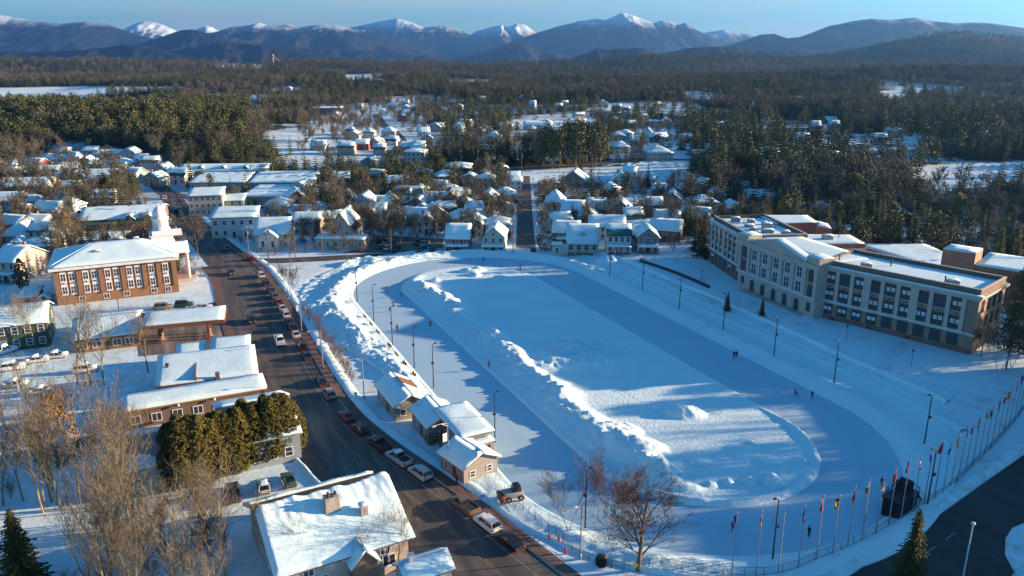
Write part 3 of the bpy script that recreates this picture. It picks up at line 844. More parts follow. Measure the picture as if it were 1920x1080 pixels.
_win = {}
def win_meshes(w, h, style, trim):
    k = (round(w, 2), round(h, 2), style, trim.name)
    if k in _win: return _win[k]
    mb = MB(); f = min(0.13, w * .12); d = 0.09
    mb.box(-w / 2 - f, w / 2 + f, -d, 0.0, -f, 0); mb.box(-w / 2 - f, w / 2 + f, -d, 0.0, h, h + f)
    mb.box(-w / 2 - f, -w / 2, -d, 0, 0, h); mb.box(w / 2, w / 2 + f, -d, 0, 0, h)
    if style in ('sash', 'cross', 'grid'):
        mb.box(-w / 2, w / 2, -d + .02, -.01, h * (0.5 if style == 'sash' else 0.55) - .04, h * (0.5 if style == 'sash' else 0.55) + .04)
    if style in ('cross', 'grid', 'pair'):
        mb.box(-.05, .05, -d + .02, -.01, 0, h)
    if style == 'grid':
        for q in (-.25, .25): mb.box(q * w - .025, q * w + .025, -d + .03, -.01, 0, h)
    fr = mb.mesh('window', trim)
    mb = MB(); mb.add([(-w / 2, -.03, 0), (w / 2, -.03, 0), (w / 2, -.03, h), (-w / 2, -.03, h)], [(0, 1, 2, 3)])
    pn = mb.mesh('pane', GLASS)
    mb = MB(); mb.box(-w * .42, -w * .06, -.045, -.032, h * .38, h * .72); mb.box(w * .06, w * .42, -.045, -.032, h * .38, h * .72)
    bl = mb.mesh('blind', mat('blind_white', (0.6, 0.62, 0.6), 0.8, 0.1))
    _win[k] = (fr, pn, bl)
    return _win[k]

def window(par, x, y, z, w, h, ang=0.0, style='sash', trim=None, blind=False):
    fr, pn, bl = win_meshes(w, h, style, trim or FRAMEW)
    o = inst('window', fr, par, (x, y, z), ang)
    inst('pane', pn, o)
    if blind: inst('blind', bl, o)
    return o
_door = {}
def door(par, x, y, z, w=1.0, h=2.1, ang=0.0, m=None):
    k = (w, h, m.name if m else '')
    if k not in _door:
        mb = MB(); mb.box(-w / 2, w / 2, -.08, 0, 0, h)
        a = mb.mesh('door', m or mat('door_dark', (0.08, 0.06, 0.05), 0.6, 0.1))
        mb = MB(); mb.box(w / 2 - .18, w / 2 - .1, -.14, -.08, h * .45, h * .52)
        _door[k] = (a, mb.mesh('handle', POLE))
    a, hd = _door[k]
    o = inst('door', a, par, (x, y, z), ang); inst('handle', hd, o)

ROOFS = {'dark': mat('roof_dark', (0.07, 0.065, 0.06), 0.9, 0.2), 'green': mat('roof_green', (0.02, 0.11, 0.09), 0.6, 0.15), 'brown': mat('roof_brown', (0.16, 0.09, 0.055), 0.9, 0.2),
         'red': mat('roof_red', (0.22, 0.05, 0.035), 0.8, 0.15), 'grey': mat('roof_grey', (0.22, 0.23, 0.24), 0.8, 0.15)}
def slopes(kind, x0, x1, y0, y1, h, rise, o):
    """roof faces as (eave a, eave b, ridge b, ridge a)"""
    X0, X1, Y0, Y1 = x0 - o, x1 + o, y0 - o, y1 + o
    xm, ym = (x0 + x1) / 2, (y0 + y1) / 2
    if kind == 'gx':
        e = h - rise * o / ((y1 - y0) / 2)
        return [((X0, Y0, e), (X1, Y0, e), (X1, ym, h + rise), (X0, ym, h + rise)), ((X1, Y1, e), (X0, Y1, e), (X0, ym, h + rise), (X1, ym, h + rise))]
    if kind == 'gy':
        e = h - rise * o / ((x1 - x0) / 2)
        return [((X0, Y1, e), (X0, Y0, e), (xm, Y0, h + rise), (xm, Y1, h + rise)), ((X1, Y0, e), (X1, Y1, e), (xm, Y1, h + rise), (xm, Y0, h + rise))]
    if kind == 'hip':
        w, d = X1 - X0, Y1 - Y0
        if w >= d: a, b = (X0 + d / 2 * .98, ym), (X1 - d / 2 * .98, ym)
        else: a, b = (xm, Y0 + w / 2 * .98), (xm, Y1 - w / 2 * .98)
        A = (*a, h + rise); B = (*b, h + rise)
        c = [(X0, Y0, h), (X1, Y0, h), (X1, Y1, h), (X0, Y1, h)]
        if w >= d: return [(c[0], c[1], B, A), (c[1], c[2], B, B), (c[2], c[3], A, B), (c[3], c[0], A, A)]
        return [(c[0], c[1], A, A), (c[1], c[2], B, A), (c[2], c[3], B, B), (c[3], c[0], A, B)]
    return [((X0, Y0, h), (X1, Y0, h), (X1, Y1, h + rise), (X0, Y1, h + rise))]      # flat / single pitch

def roof_on(par, kind, x0, x1, y0, y1, h, rise, o, rm, t=0.35, step=1.6, seed=0, bare=None, wav=0.1, amp=0.12, thick=0.14):
    sl_ = slopes(kind, x0, x1, y0, y1, h, rise, o)
    mb = MB()
    for q in sl_:
        q = [p for i, p in enumerate(q) if i == 0 or p != q[i - 1]]
        mb.slab(q, thick)
    ro = mb.build('roof', rm, par)
    mb = MB()
    for i, q in enumerate(sl_):
        b = (bare or {}).get(i, 0.0)
        if b >= 0.99: continue
        mb.snow(*q, thick + .004, t, step, amp, seed + i, 0, b, wav if b > 0 else 0.0)
    if mb.v: mb.build('roof_snow', SNOW, ro, smooth=True)
    return ro

def walls(par, kind, x0, x1, y0, y1, h, rise, m, name='wall'):
    mb = MB(); xm, ym = (x0 + x1) / 2, (y0 + y1) / 2
    if kind == 'gx': mb.ext([(y0, -.6), (y1, -.6), (y1, h), (ym, h + rise), (y0, h)], x0, x1, 'x')
    elif kind == 'gy': mb.ext([(x0, -.6), (x0, h), (xm, h + rise), (x1, h), (x1, -.6)], y0, y1, 'y')
    elif kind == 'flat' and rise:
        mb.ext([(y0, -.6), (y1, -.6), (y1, h + rise), (y0, h)], x0, x1, 'x')
    else: mb.box(x0, x1, y0, y1, -.6, h)
    return mb.build(name, m, par)

def house(name, label, px, py, wpx, hpx, rpx, d, kind='gx', yaw=0, wall=(.5, .48, .44), wk='clap', roof='dark', cols=3, floors=2, group=None, porch=0, chim=0, dormer=0, side=2,
          bare=None, trim=None, snow=0.4, cat='house', ell=None, loc=None, style='sash', found=True):
    p = ground(px, py) if loc is None else loc
    k = mpp(px, py, p.z); c = math.cos(math.radians(yaw))
    w = wpx * k / max(c, .5); h = hpx * k * 1.06; rise = rpx * k
    t = thing(name, label, cat, (p.x, p.y, p.z), R(yaw), group)
    x0, x1 = -w / 2, w / 2
    wm = wallm(wall, wk); sd = int(px * 3 + py)
    far = p.y > 420
    walls(t, kind, x0, x1, 0, d, h, rise, wm)
    roof_on(t, kind, x0, x1, 0, d, h, rise, 0.45, ROOFS[roof], snow, 2.4 if far else 1.3, sd, bare)
    fh = h / floors
    ww = min(1.1, w / (cols * 1.7)); wh = min(1.5, fh * .52)
    for fl in range(floors):
        for i in range(cols):
            x = x0 + w * (i + .5) / cols
            if fl == 0 and i == cols // 2 and cols % 2 and not far:
                door(t, x, 0, 0.1, min(1.0, ww * 1.1), 2.1); continue
            window(t, x, 0, fl * fh + fh * .32, ww, wh, 0, style, trim)
        for i in range(side):
            y = d * (i + .5) / side
            window(t, x1, y, fl * fh + fh * .32, min(1.0, d / (side * 2.2)), wh, R(90), style, trim)
            if px > 1000: window(t, x0, y, fl * fh + fh * .32, min(1.0, d / (side * 2.2)), wh, R(-90), style, trim)
    if kind == 'gy' and rise > 2.0:
        window(t, 0, 0, h + rise * .12, 0.8, min(1.2, rise * .45), 0, style, trim)
    if porch:
        pd = porch; ph = fh * .85
        sl_ = ((x0, -pd, ph), (x1, -pd, ph), (x1, -.003, ph + .5), (x0, -.003, ph + .5))
        mb = MB(); mb.slab(sl_, .1); po = mb.build('porch_roof', ROOFS[roof], t)
        mb = MB(); mb.snow(*sl_, .105, .3, 1.2, .08, sd + 9); mb.build('roof_snow', SNOW, po, smooth=True)
        n = max(3, int(w / 2.6))
        for i in range(n + 1):
            mb = MB(); mb.box(-.08, .08, -.08, .08, 0.1, ph); mb.build('porch_post', FRAMEW, t, loc=(x0 + .12 + (w - .24) * i / n, -pd + .15, 0))
        mb = MB(); mb.box(x0, x1, -pd, -.004, -.5, .35); mb.build('porch_deck', mat('deck', (0.22, 0.2, 0.18)), t)
    if chim:
        cx = x0 + w * (.3 if chim == 1 else .7); cy = d * .5
        mb = MB(); mb.box(cx - .35, cx + .35, cy - .35 + (0.8 if kind == 'gx' else 0), cy + .35 + (0.8 if kind == 'gx' else 0), h + rise * .4, h + rise + 1.1)
        ch = mb.build('chimney', wallm((.3, .13, .09), 'paint'), t)
    for j in range(dormer):
        dw = min(2.2, w / (dormer + 1)); cx = x0 + w * (j + 1) / (dormer + 1)
        if kind == 'gx':
            yb = d * .30; zb = h + rise * .12; yf = d * .1
            mb = MB(); mb.ext([(cx - dw / 2, zb), (cx - dw / 2, zb + 1.3), (cx, zb + 2.1), (cx + dw / 2, zb + 1.3), (cx + dw / 2, zb)], yf, yb + d * .15, 'y')
            dm = mb.build('dormer', wm, t)
            roof_on(dm, 'gy', cx - dw / 2, cx + dw / 2, yf, yb + d * .14, zb + 1.3, .8, .25, ROOFS[roof], .25, 1.0, sd + j + 3)
            window(t, cx, yf, zb + .3, .7, .9, 0, style, trim)
    if ell:          # lean-to or wing: (x offset, width, depth forward, height, kind, rise)
        ex, ew, ed, eh, ek, er = ell
        w2 = walls(t, ek, ex - ew / 2, ex + ew / 2, -ed, -.01, eh, er, wm, 'wing_wall')
        roof_on(w2, ek, ex - ew / 2, ex + ew / 2, -ed, -.02, eh, er, .3, ROOFS[roof], .35, 1.3, sd + 5)
        for i in range(max(1, int(ew / 2.5))):
            nn = max(1, int(ew / 2.5))
            window(t, ex - ew / 2 + ew * (i + .5) / nn, -ed, eh * .3, min(1.0, ew / (nn * 1.8)), eh * .45, 0, style, trim)
    FOOT.append((p.x - math.sin(R(yaw)) * d / 2, p.y + math.cos(R(yaw)) * d / 2, max(w, d) * .62))
    return t
FOOT = []        # footprints (x, y, radius) that trees keep clear of

def rtu(par, x, y, z, w=2.0, d=1.6, h=1.1, name='rooftop_unit'):
    mb = MB(); mb.box(-w / 2, w / 2, -d / 2, d / 2, 0, h); mb.box(-w * .3, w * .3, -d * .3, d * .3, h, h + .12)
    o = mb.build(name, mat('unit_grey', (0.25, 0.25, 0.25), .6, .1), par, loc=(x, y, z))
    mb = MB(); mb.snow((-w / 2, -d / 2, h), (w / 2, -d / 2, h), (w / 2, d / 2, h), (-w / 2, d / 2, h), .13, .25, .7, .05, int(x * 9)); mb.build('roof_snow', SNOW, o, smooth=True)
    return o
def pipe(par, x, y, z, h=1.0, r=.12, name='vent_pipe'):
    mb = MB(); mb.tube((0, 0, 0), (0, 0, h), r, r, 8); mb.tube((0, 0, h + .04), (0, 0, h + .22), r * 1.7, r * 1.2, 8)
    mb.tube((0, 0, h - .02), (0, 0, h + .05), r * .8, r * .8, 6)
    return mb.build(name, DARK, par, loc=(x, y, z))

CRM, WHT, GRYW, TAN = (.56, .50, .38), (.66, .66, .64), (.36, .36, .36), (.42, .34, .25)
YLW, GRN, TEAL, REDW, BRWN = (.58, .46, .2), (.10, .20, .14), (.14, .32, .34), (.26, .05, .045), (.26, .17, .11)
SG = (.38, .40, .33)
# name, label, px, py, wpx, hpx, rpx, depth ...
house('house', 'tan gabled building with a long snowy roof above the left edge houses', 84, 347, 46, 20, 12, 12, 'gx', 8, TAN, cols=5, floors=2)
house('house', 'long beige apartment building under one white roof near the left edge', 52, 377, 80, 26, 12, 13, 'gx', 8, CRM, cols=8, floors=3)
house('house', 'low white house with a grey snow roof at the left edge', 14, 397, 46, 18, 14, 11, 'gx', 8, WHT, cols=4)
house('house', 'yellow gabled cottage with its gable to the street left of the main street', 138, 349, 34, 16, 10, 12, 'gy', 12, YLW, cols=3)
house('house', 'red brick shop with a bright snow roof left of the main street', 190, 356, 50, 20, 14, 13, 'gx', 8, (.30, .11, .06), 'brick', cols=5)
house('house', 'small red gabled barn among the far left houses', 160, 317, 30, 12, 10, 12, 'gy', 14, REDW, cols=2, ell=(5, 5, 4, 3.4, 'gx', 1.6))
house('house', 'yellow house below the pine wood on the far left', 168, 292, 26, 9, 6, 10, 'gx', 5, YLW, cols=3, floors=1)
house('house', 'long low motel with snow roof below the pine wood', 202, 298, 46, 9, 6, 10, 'gx', 12, CRM, cols=6, floors=1)
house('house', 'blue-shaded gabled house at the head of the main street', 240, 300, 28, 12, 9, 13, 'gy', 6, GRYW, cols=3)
house('house', 'small white-roofed cottage at the edge of the pine wood', 118, 294, 20, 9, 6, 9, 'gx', 6, GRYW, cols=2, floors=1)
house('house', 'pale many-gabled house behind the long market roof', 188, 385, 46, 14, 10, 12, 'gx', 14, (.55, .54, .46), cols=4, dormer=2, chim=1)
house('house', 'modern white house with slanting roof left of the tall brown cedar', 58, 436, 46, 15, 12, 13, 'gx', -8, (.5, .5, .48), cols=3, chim=1)
house('house', 'pale green house with pyramid snow roof near the left edge', 30, 456, 52, 12, 22, 14, 'hip', 10, (.42, .46, .36), cols=3)
house('house', 'cream two-storey house with blue shaded roof at the left edge', 12, 528, 50, 36, 22, 13, 'gx', -12, CRM, cols=3, porch=2.5, chim=2)
house('house', 'orange gabled cottage roof tucked behind the cream house', 28, 478, 30, 12, 12, 11, 'gy', 20, (.5, .22, .1), cols=2, floors=1)
house('shed', 'dark red garage attached beside the brick town hall', 54, 572, 28, 14, 6, 7, 'flat', 16, (.22, .06, .05), cols=1, floors=1, side=1, cat='garage')
house('shed', 'tiny gabled porch hut in front of the town hall side wall', 84, 572, 18, 12, 6, 3, 'gy', 16, GRYW, cols=1, floors=1, side=1, cat='hut')
house('shop', 'small flat-roofed shop behind the town hall roof', 200, 463, 54, 13, 0, 12, 'flat', 12, (.45, .43, .4), cols=4, floors=1, cat='shop')
house('shop', 'long dark shopping block with little snow gables at the forest edge', 418, 336, 165, 14, 9, 18, 'gx', 3, (.16, .12, .10), cols=14, floors=1, side=2, dormer=3, cat='shop')
house('shop', 'very long grey commercial building with white roof in front of the shopping block', 408, 358, 102, 14, 8, 20, 'flat', 3, (.40, .39, .34), cols=9, floors=1, cat='shop')
house('shop', 'pale commercial building with white roof right of the long grey one', 528, 357, 118, 13, 10, 20, 'flat', 2, (.48, .44, .36), cols=9, floors=1, cat='shop')
house('shop', 'large flat white-roofed store with stepped parapet behind the grey inn', 512, 384, 120, 14, 0, 32, 'flat', 2, (.45, .42, .38), cols=8, floors=1, cat='shop')
house('inn', 'grey three-storey inn with bracketed windows beside the main street', 388, 405, 58, 36, 4, 15, 'flat', 14, (.42, .41, .36), cols=6, floors=3, side=4, cat='inn')
house('house', 'small pale yellow annex beside the grey inn', 437, 398, 40, 20, 4, 12, 'flat', 12, (.60, .55, .32), cols=3, floors=2)
house('house', 'big white two-storey house with flat snow roof on the main street', 440, 446, 78, 36, 6, 15, 'flat', 10, WHT, cols=5, floors=2, ell=(6, 6, 3, 3.2, 'flat', .6), side=4)
house('house', 'white gabled house with front gable and porch by the street corner', 512, 466, 62, 26, 24, 13, 'gx', 8, WHT, cols=4, floors=2, ell=(-1, 6.5, 3.5, 4.6, 'gy', 2.6), chim=1)
house('house', 'grey hip-roofed house behind the white gabled house', 520, 404, 46, 16, 12, 12, 'hip', 6, GRYW, cols=3)
house('house', 'orange-brown steep gabled house in the middle of the lower town', 558, 392, 34, 18, 16, 13, 'gy', 20, (.34, .17, .06), cols=3)
house('house', 'tan hip-roofed house right of the orange-brown gable', 592, 412, 48, 16, 12, 12, 'hip', 6, TAN, cols=3)
house('shop', 'grey-green shop with steep gable and low front hall beside the car park', 640, 462, 46, 30, 32, 14, 'gy', -4, SG, cols=2, floors=2, bare={0: .45, 1: .3}, ell=(1, 17, 5, 3.6, 'flat', .5), cat='shop', roof='dark')
house('house', 'white tower house with dark gable left of the tall bare trees', 680, 406, 36, 24, 16, 11, 'gy', -4, WHT, cols=3, porch=1.8)
house('house', 'grey gabled cottage behind the car park', 736, 398, 34, 18, 12, 11, 'gy', 12, GRYW, cols=2)
house('house', 'white house with teal roof and central front gable', 766, 391, 48, 24, 12, 11, 'gx', -3, WHT, roof='green', cols=3, dormer=1, bare={0: .7, 1: .5}, porch=2)
house('house', 'blue-grey house with wide shaded snow roof', 812, 394, 48, 17, 12, 12, 'gx', -4, (.3, .34, .38), cols=3, ell=(-2, 5, 3, 3, 'gy', 1.6))
house('house', 'pale gabled garage house beside the fenced car park', 742, 428, 36, 18, 12, 11, 'gy', 4, (.45, .45, .4), cols=2)
house('house', 'tan cottage with a bright sunlit roof slope', 820, 424, 40, 20, 14, 11, 'gy', 14, (.40, .35, .26), cols=2)
house('house', 'dark red two-storey house with white roof behind the far bend of the oval', 858, 470, 44, 22, 22, 10, 'gx', -3, REDW, roof='red', cols=3, porch=2.4)
house('house', 'cream two-storey house behind the dark red house', 886, 447, 38, 26, 12, 11, 'gy', -3, CRM, cols=3, ell=(-4, 4, 3, 4, 'gx', 1.5))
house('house', 'shaded blue-roofed house left of the straight street', 892, 421, 42, 20, 18, 11, 'gx', -6, (.5, .5, .5), cols=3, chim=2)
house('house', 'white gabled house with dark gable front left of the straight street', 914, 391, 30, 18, 12, 11, 'gy', -6, (.4, .4, .4), cols=2)
house('house', 'pale green gabled house beside the straight street and the oval', 925, 472, 42, 26, 18, 13, 'gy', -4, (.48, .52, .40), roof='green', cols=3, bare={0: .35}, porch=2.6)
house('house', 'tall white house with steep cross gable right of the straight street', 1040, 408, 36, 26, 20, 11, 'hip', -6, WHT, cols=3, porch=2.2)
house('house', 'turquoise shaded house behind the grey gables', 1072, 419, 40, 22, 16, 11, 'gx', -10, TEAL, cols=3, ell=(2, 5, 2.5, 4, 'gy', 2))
house('house', 'grey house with sharp gable right of the turquoise house', 1102, 430, 36, 20, 16, 12, 'gy', -6, GRYW, cols=2)
house('house', 'long white barn-like house with full width snow roof', 1138, 450, 66, 24, 16, 11, 'gx', -4, (.6, .6, .6), cols=4, chim=2)
house('house', 'green gabled house with cross gables', 1162, 420, 42, 24, 18, 12, 'gy', -8, GRN, cols=2, ell=(3.5, 4.5, 3, 5, 'gy', 2.2))
house('house', 'large cream bungalow with wide dormer facing the oval', 1092, 476, 58, 24, 24, 12, 'gx', -3, (.60, .58, .44), cols=4, dormer=1, ell=(-8.5, 3, 2.5, 3.4, 'flat', .4), floors=1, porch=2.6)
house('house', 'white two-storey house with double porch and dark roof patch', 1160, 475, 44, 32, 14, 12, 'gx', -3, (.62, .62, .58), cols=4, porch=2.2, bare={0: .55}, roof='green')
house('house', 'grey-brown porch house at the end of the row facing the oval', 1214, 474, 40, 28, 16, 12, 'gy', -3, (.28, .25, .22), cols=3, porch=2.2)
house('house', 'brown house with broad snow gable behind the cream bungalow', 1060, 455, 48, 18, 16, 12, 'gx', -8, (.33, .28, .24), cols=3, porch=2)
house('house', 'long red barn with white roof near the school', 1200, 394, 44, 16, 8, 10, 'gx', 2, REDW, cols=4, roof='red')
house('house', 'grey cottage with rounded snow roof between conifers', 1118, 400, 34, 14, 10, 11, 'gx', -6, GRYW, cols=2, porch=1.8)
house('house', 'wide barn-like house with a steep bright gable beside the snow field', 1074, 352, 46, 12, 18, 14, 'gy', -12, BRWN, cols=3)
house('house', 'white cottage with grey roof beside the straight street far end', 966, 356, 26, 14, 6, 10, 'gx', 0, WHT, cols=2)
house('house', 'low tan shed with flat snow roof at the far end of the straight street', 958, 342, 34, 10, 4, 10, 'flat', 0, TAN, cols=3, floors=1)
house('house', 'dark grey gabled house among bare trees left of the school', 1258, 390, 36, 14, 14, 11, 'gy', -14, (.2, .2, .22), cols=2)
house('house', 'white square house with hip roof left of the school', 1322, 406, 46, 24, 10, 11, 'hip', 2, (.55, .55, .55), cols=3)
house('house', 'blue-grey house with bright gable behind the white hip-roofed house', 1344, 384, 30, 16, 10, 11, 'gy', -10, (.3, .36, .42), cols=2)
house('house', 'grey cottage with sunlit gable just behind the school corner', 1384, 406, 36, 14, 10, 10, 'gy', 8, (.35, .35, .36), cols=2)
house('house', 'tiny red and blue roofed house among bare trees', 1240, 368, 30, 12, 8, 10, 'gx', -5, REDW, cols=2)
house('house', 'teal-roofed cottage behind the school roof', 1496, 408, 32, 12, 9, 10, 'gx', 0, WHT, cols=2, roof='green', bare={0: .8})
house('house', 'pale yellow house with green roof behind the school', 1552, 412, 30, 14, 12, 11, 'gy', 0, CRM, cols=2, roof='green')
house('house', 'white gabled house half hidden behind the pines by the school', 1690, 420, 36, 14, 10, 11, 'gy', -10, (.5, .5, .5), cols=2)
house('apartment_block', 'white three-storey apartment block below the pine cluster', 776, 312, 40, 24, 5, 14, 'hip', -4, (.6, .6, .58), cols=5, floors=3, cat='building')
house('shop', 'dark red brick hall with white roof by the far road', 856, 332, 54, 15, 6, 20, 'hip', 0, (.2, .07, .055), 'brick', cols=6, floors=1, cat='building')
house('house', 'large beige house with broad hip roof beyond the snow field', 1237, 302, 48, 14, 11, 18, 'hip', 0, (.42, .36, .29), cols=5, floors=2)
house('shop', 'low brown hall with flat white roof in the woods', 1328, 302, 44, 12, 2, 16, 'flat', 0, (.34, .27, .2), cols=5, floors=1, cat='building')
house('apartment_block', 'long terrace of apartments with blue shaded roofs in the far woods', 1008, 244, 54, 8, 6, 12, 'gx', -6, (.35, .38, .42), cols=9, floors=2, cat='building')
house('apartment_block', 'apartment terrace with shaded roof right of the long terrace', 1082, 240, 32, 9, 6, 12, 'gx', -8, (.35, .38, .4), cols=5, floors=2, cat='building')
house('house', 'sunlit cream house beside the far apartment terrace', 948, 244, 26, 7, 6, 12, 'gx', 12, CRM, cols=3, floors=1)
house('apartment_block', 'far dark red flat-roofed hotel block at the forest edge', 612, 216, 54, 12, 1, 16, 'flat', 2, (.13, .055, .05), cols=9, floors=2, cat='building')
house('shop', 'white far-off resort buildings in the forest', 1082, 174, 60, 4, 3, 20, 'gx', 0, WHT, cols=6, floors=1, cat='building')
FILL = []
far_px = [(560, 424), (575, 440), (620, 430), (690, 425), (715, 400), (770, 425), (800, 440), (835, 415), (868, 402), (905, 425), (780, 398), (1118, 415), (1055, 435), (1180, 405), (1225, 410), (1250, 430), (1280, 405), (1300, 425), (1205, 445), (1245, 455), (870, 430), (935, 445), (30, 420), (85, 415), (60, 400), (130, 372), (110, 352), (20, 330), (60, 325), (245, 345), (220, 335), (170, 342), (10, 440), (75, 460), (130, 330), (285, 350), (330, 345), (628, 232), (720, 218), (728, 258), (660, 262), (676, 282), (752, 228), (800, 268), (735, 205),
          (648, 290), (690, 316), (800, 340), (840, 348), (880, 352), (910, 352), (940, 330), (905, 340), (820, 362), (850, 372), (700, 345), (640, 350), (560, 366), (575, 345), (620, 372),
          (1250, 262), (1212, 258), (1230, 240), (1185, 240), (1170, 262), (1290, 266), (1165, 290), (1400, 300), (1420, 304), (1210, 225), (1150, 232), (1355, 248), (1500, 190), (1660, 195), (1730, 205), (1790, 206),
          (1880, 204), (1350, 242), (1530, 242), (1650, 272), (1840, 268), (1620, 330), (1480, 330), (1570, 305), (1690, 330), (895, 256), (925, 268), (870, 240), (1040, 262), (860, 205), (900, 192), (980, 190), (1060, 200),
          (420, 145), (690, 152), (720, 158), (760, 200), (560, 215), (480, 195), (540, 170), (95, 312), (130, 312), (30, 345), (5, 372), (100, 392), (120, 405), (115, 430), (90, 450), (95, 470), (70, 485), (40, 350), (225, 318), (265, 312), (280, 318), (300, 330),
          (1140, 372), (1165, 352), (1290, 352), (1330, 362), (1420, 385), (1270, 372), (1400, 366), (1180, 338), (1215, 352), (790, 412), (705, 415), (650, 392), (580, 378), (950, 380), (930, 405), (845, 395), (865, 380), (780, 372), (745, 360), (1190, 430), (1175, 470)]
fr_ = random.Random(3)
for _ in range(20): far_px.append((fr_.uniform(592, 860), fr_.uniform(202, 298)))
for _ in range(22): far_px.append((fr_.uniform(880, 1290), fr_.uniform(198, 268)))
for _ in range(8): far_px.append((fr_.uniform(1320, 1720), fr_.uniform(230, 300)))
for i, (px, py) in enumerate(far_px):
    k = fr_.choice(['gx', 'gy', 'gx', 'hip'])
    col = fr_.choice([CRM, WHT, GRYW, TAN, WHT, (.45, .42, .36), (.3, .32, .36), REDW, BRWN])
    p = ground(px, py); m_ = mpp(px, py, p.z)
    wm_ = fr_.uniform(7, 11)
    zone = 'far' if py < 300 else ('left' if px < 480 else 'mid')
    lab = {'far': 'small snow-roofed house half hidden in the far woods', 'left': 'small snow-roofed house in the cluster left of the main street', 'mid': 'small snow-roofed house squeezed in between the town gardens'}[zone]
    house('house', lab, px, py, wm_ / m_, fr_.uniform(2.9, 4.8) / m_, fr_.uniform(2.2, 3.4) / m_, fr_.uniform(7, 10), k, fr_.uniform(-22, 22), col, cols=2 if py < 330 else 3, floors=1 if py < 260 else 2, side=1,
          group={'far': 'houses scattered in the far woods', 'left': 'houses left of the main street', 'mid': 'houses between the town gardens'}[zone], roof=fr_.choice(['dark', 'grey', 'dark', 'green']), dormer=0, chim=fr_.choice([0, 1, 0]), bare={0: fr_.choice([0, 0, .18, .35]), 1: fr_.choice([0, 0, .2])})

# ------------------------------------------------------------------ the school
STONE = wallm((.43, .385, .325)); BRK = wallm((.30, .215, .145), 'brick'); BRK2 = wallm((.22, .105, .075), 'brick'); BRKT = wallm((.27, .19, .13), 'brick')
ZS = 2.5
school = thing('school', 'long three-storey stone and brick school with a pedimented centre above the oval', 'school', (76, 195, ZS))
def fr(A, ang):
    ca, sa = math.cos(ang), math.sin(ang)
    return lambda x, y: (A[0] + x * ca - y * sa - 76, A[1] + x * sa + y * ca - 195)
def part(name, fn, m, par, o=(0, 0), ang=0.0, smooth=False, z=0.0):
    mb = MB(); fn(mb)
    return mb.build(name, m, par, smooth, (o[0], o[1], z), ang)
def snowq(par, x0, x1, y0, y1, z, t=.3, step=2.0, seed=1, amp=.1, o=None, ang=0.0, name='roof_snow'):
    mb = MB(); mb.snow((x0, y0, z), (x1, y0, z), (x1, y1, z), (x0, y1, z), 0, t, step, amp, seed)
    return mb.build(name, SNOW, par, True, (*(o or (0, 0)), 0), ang)
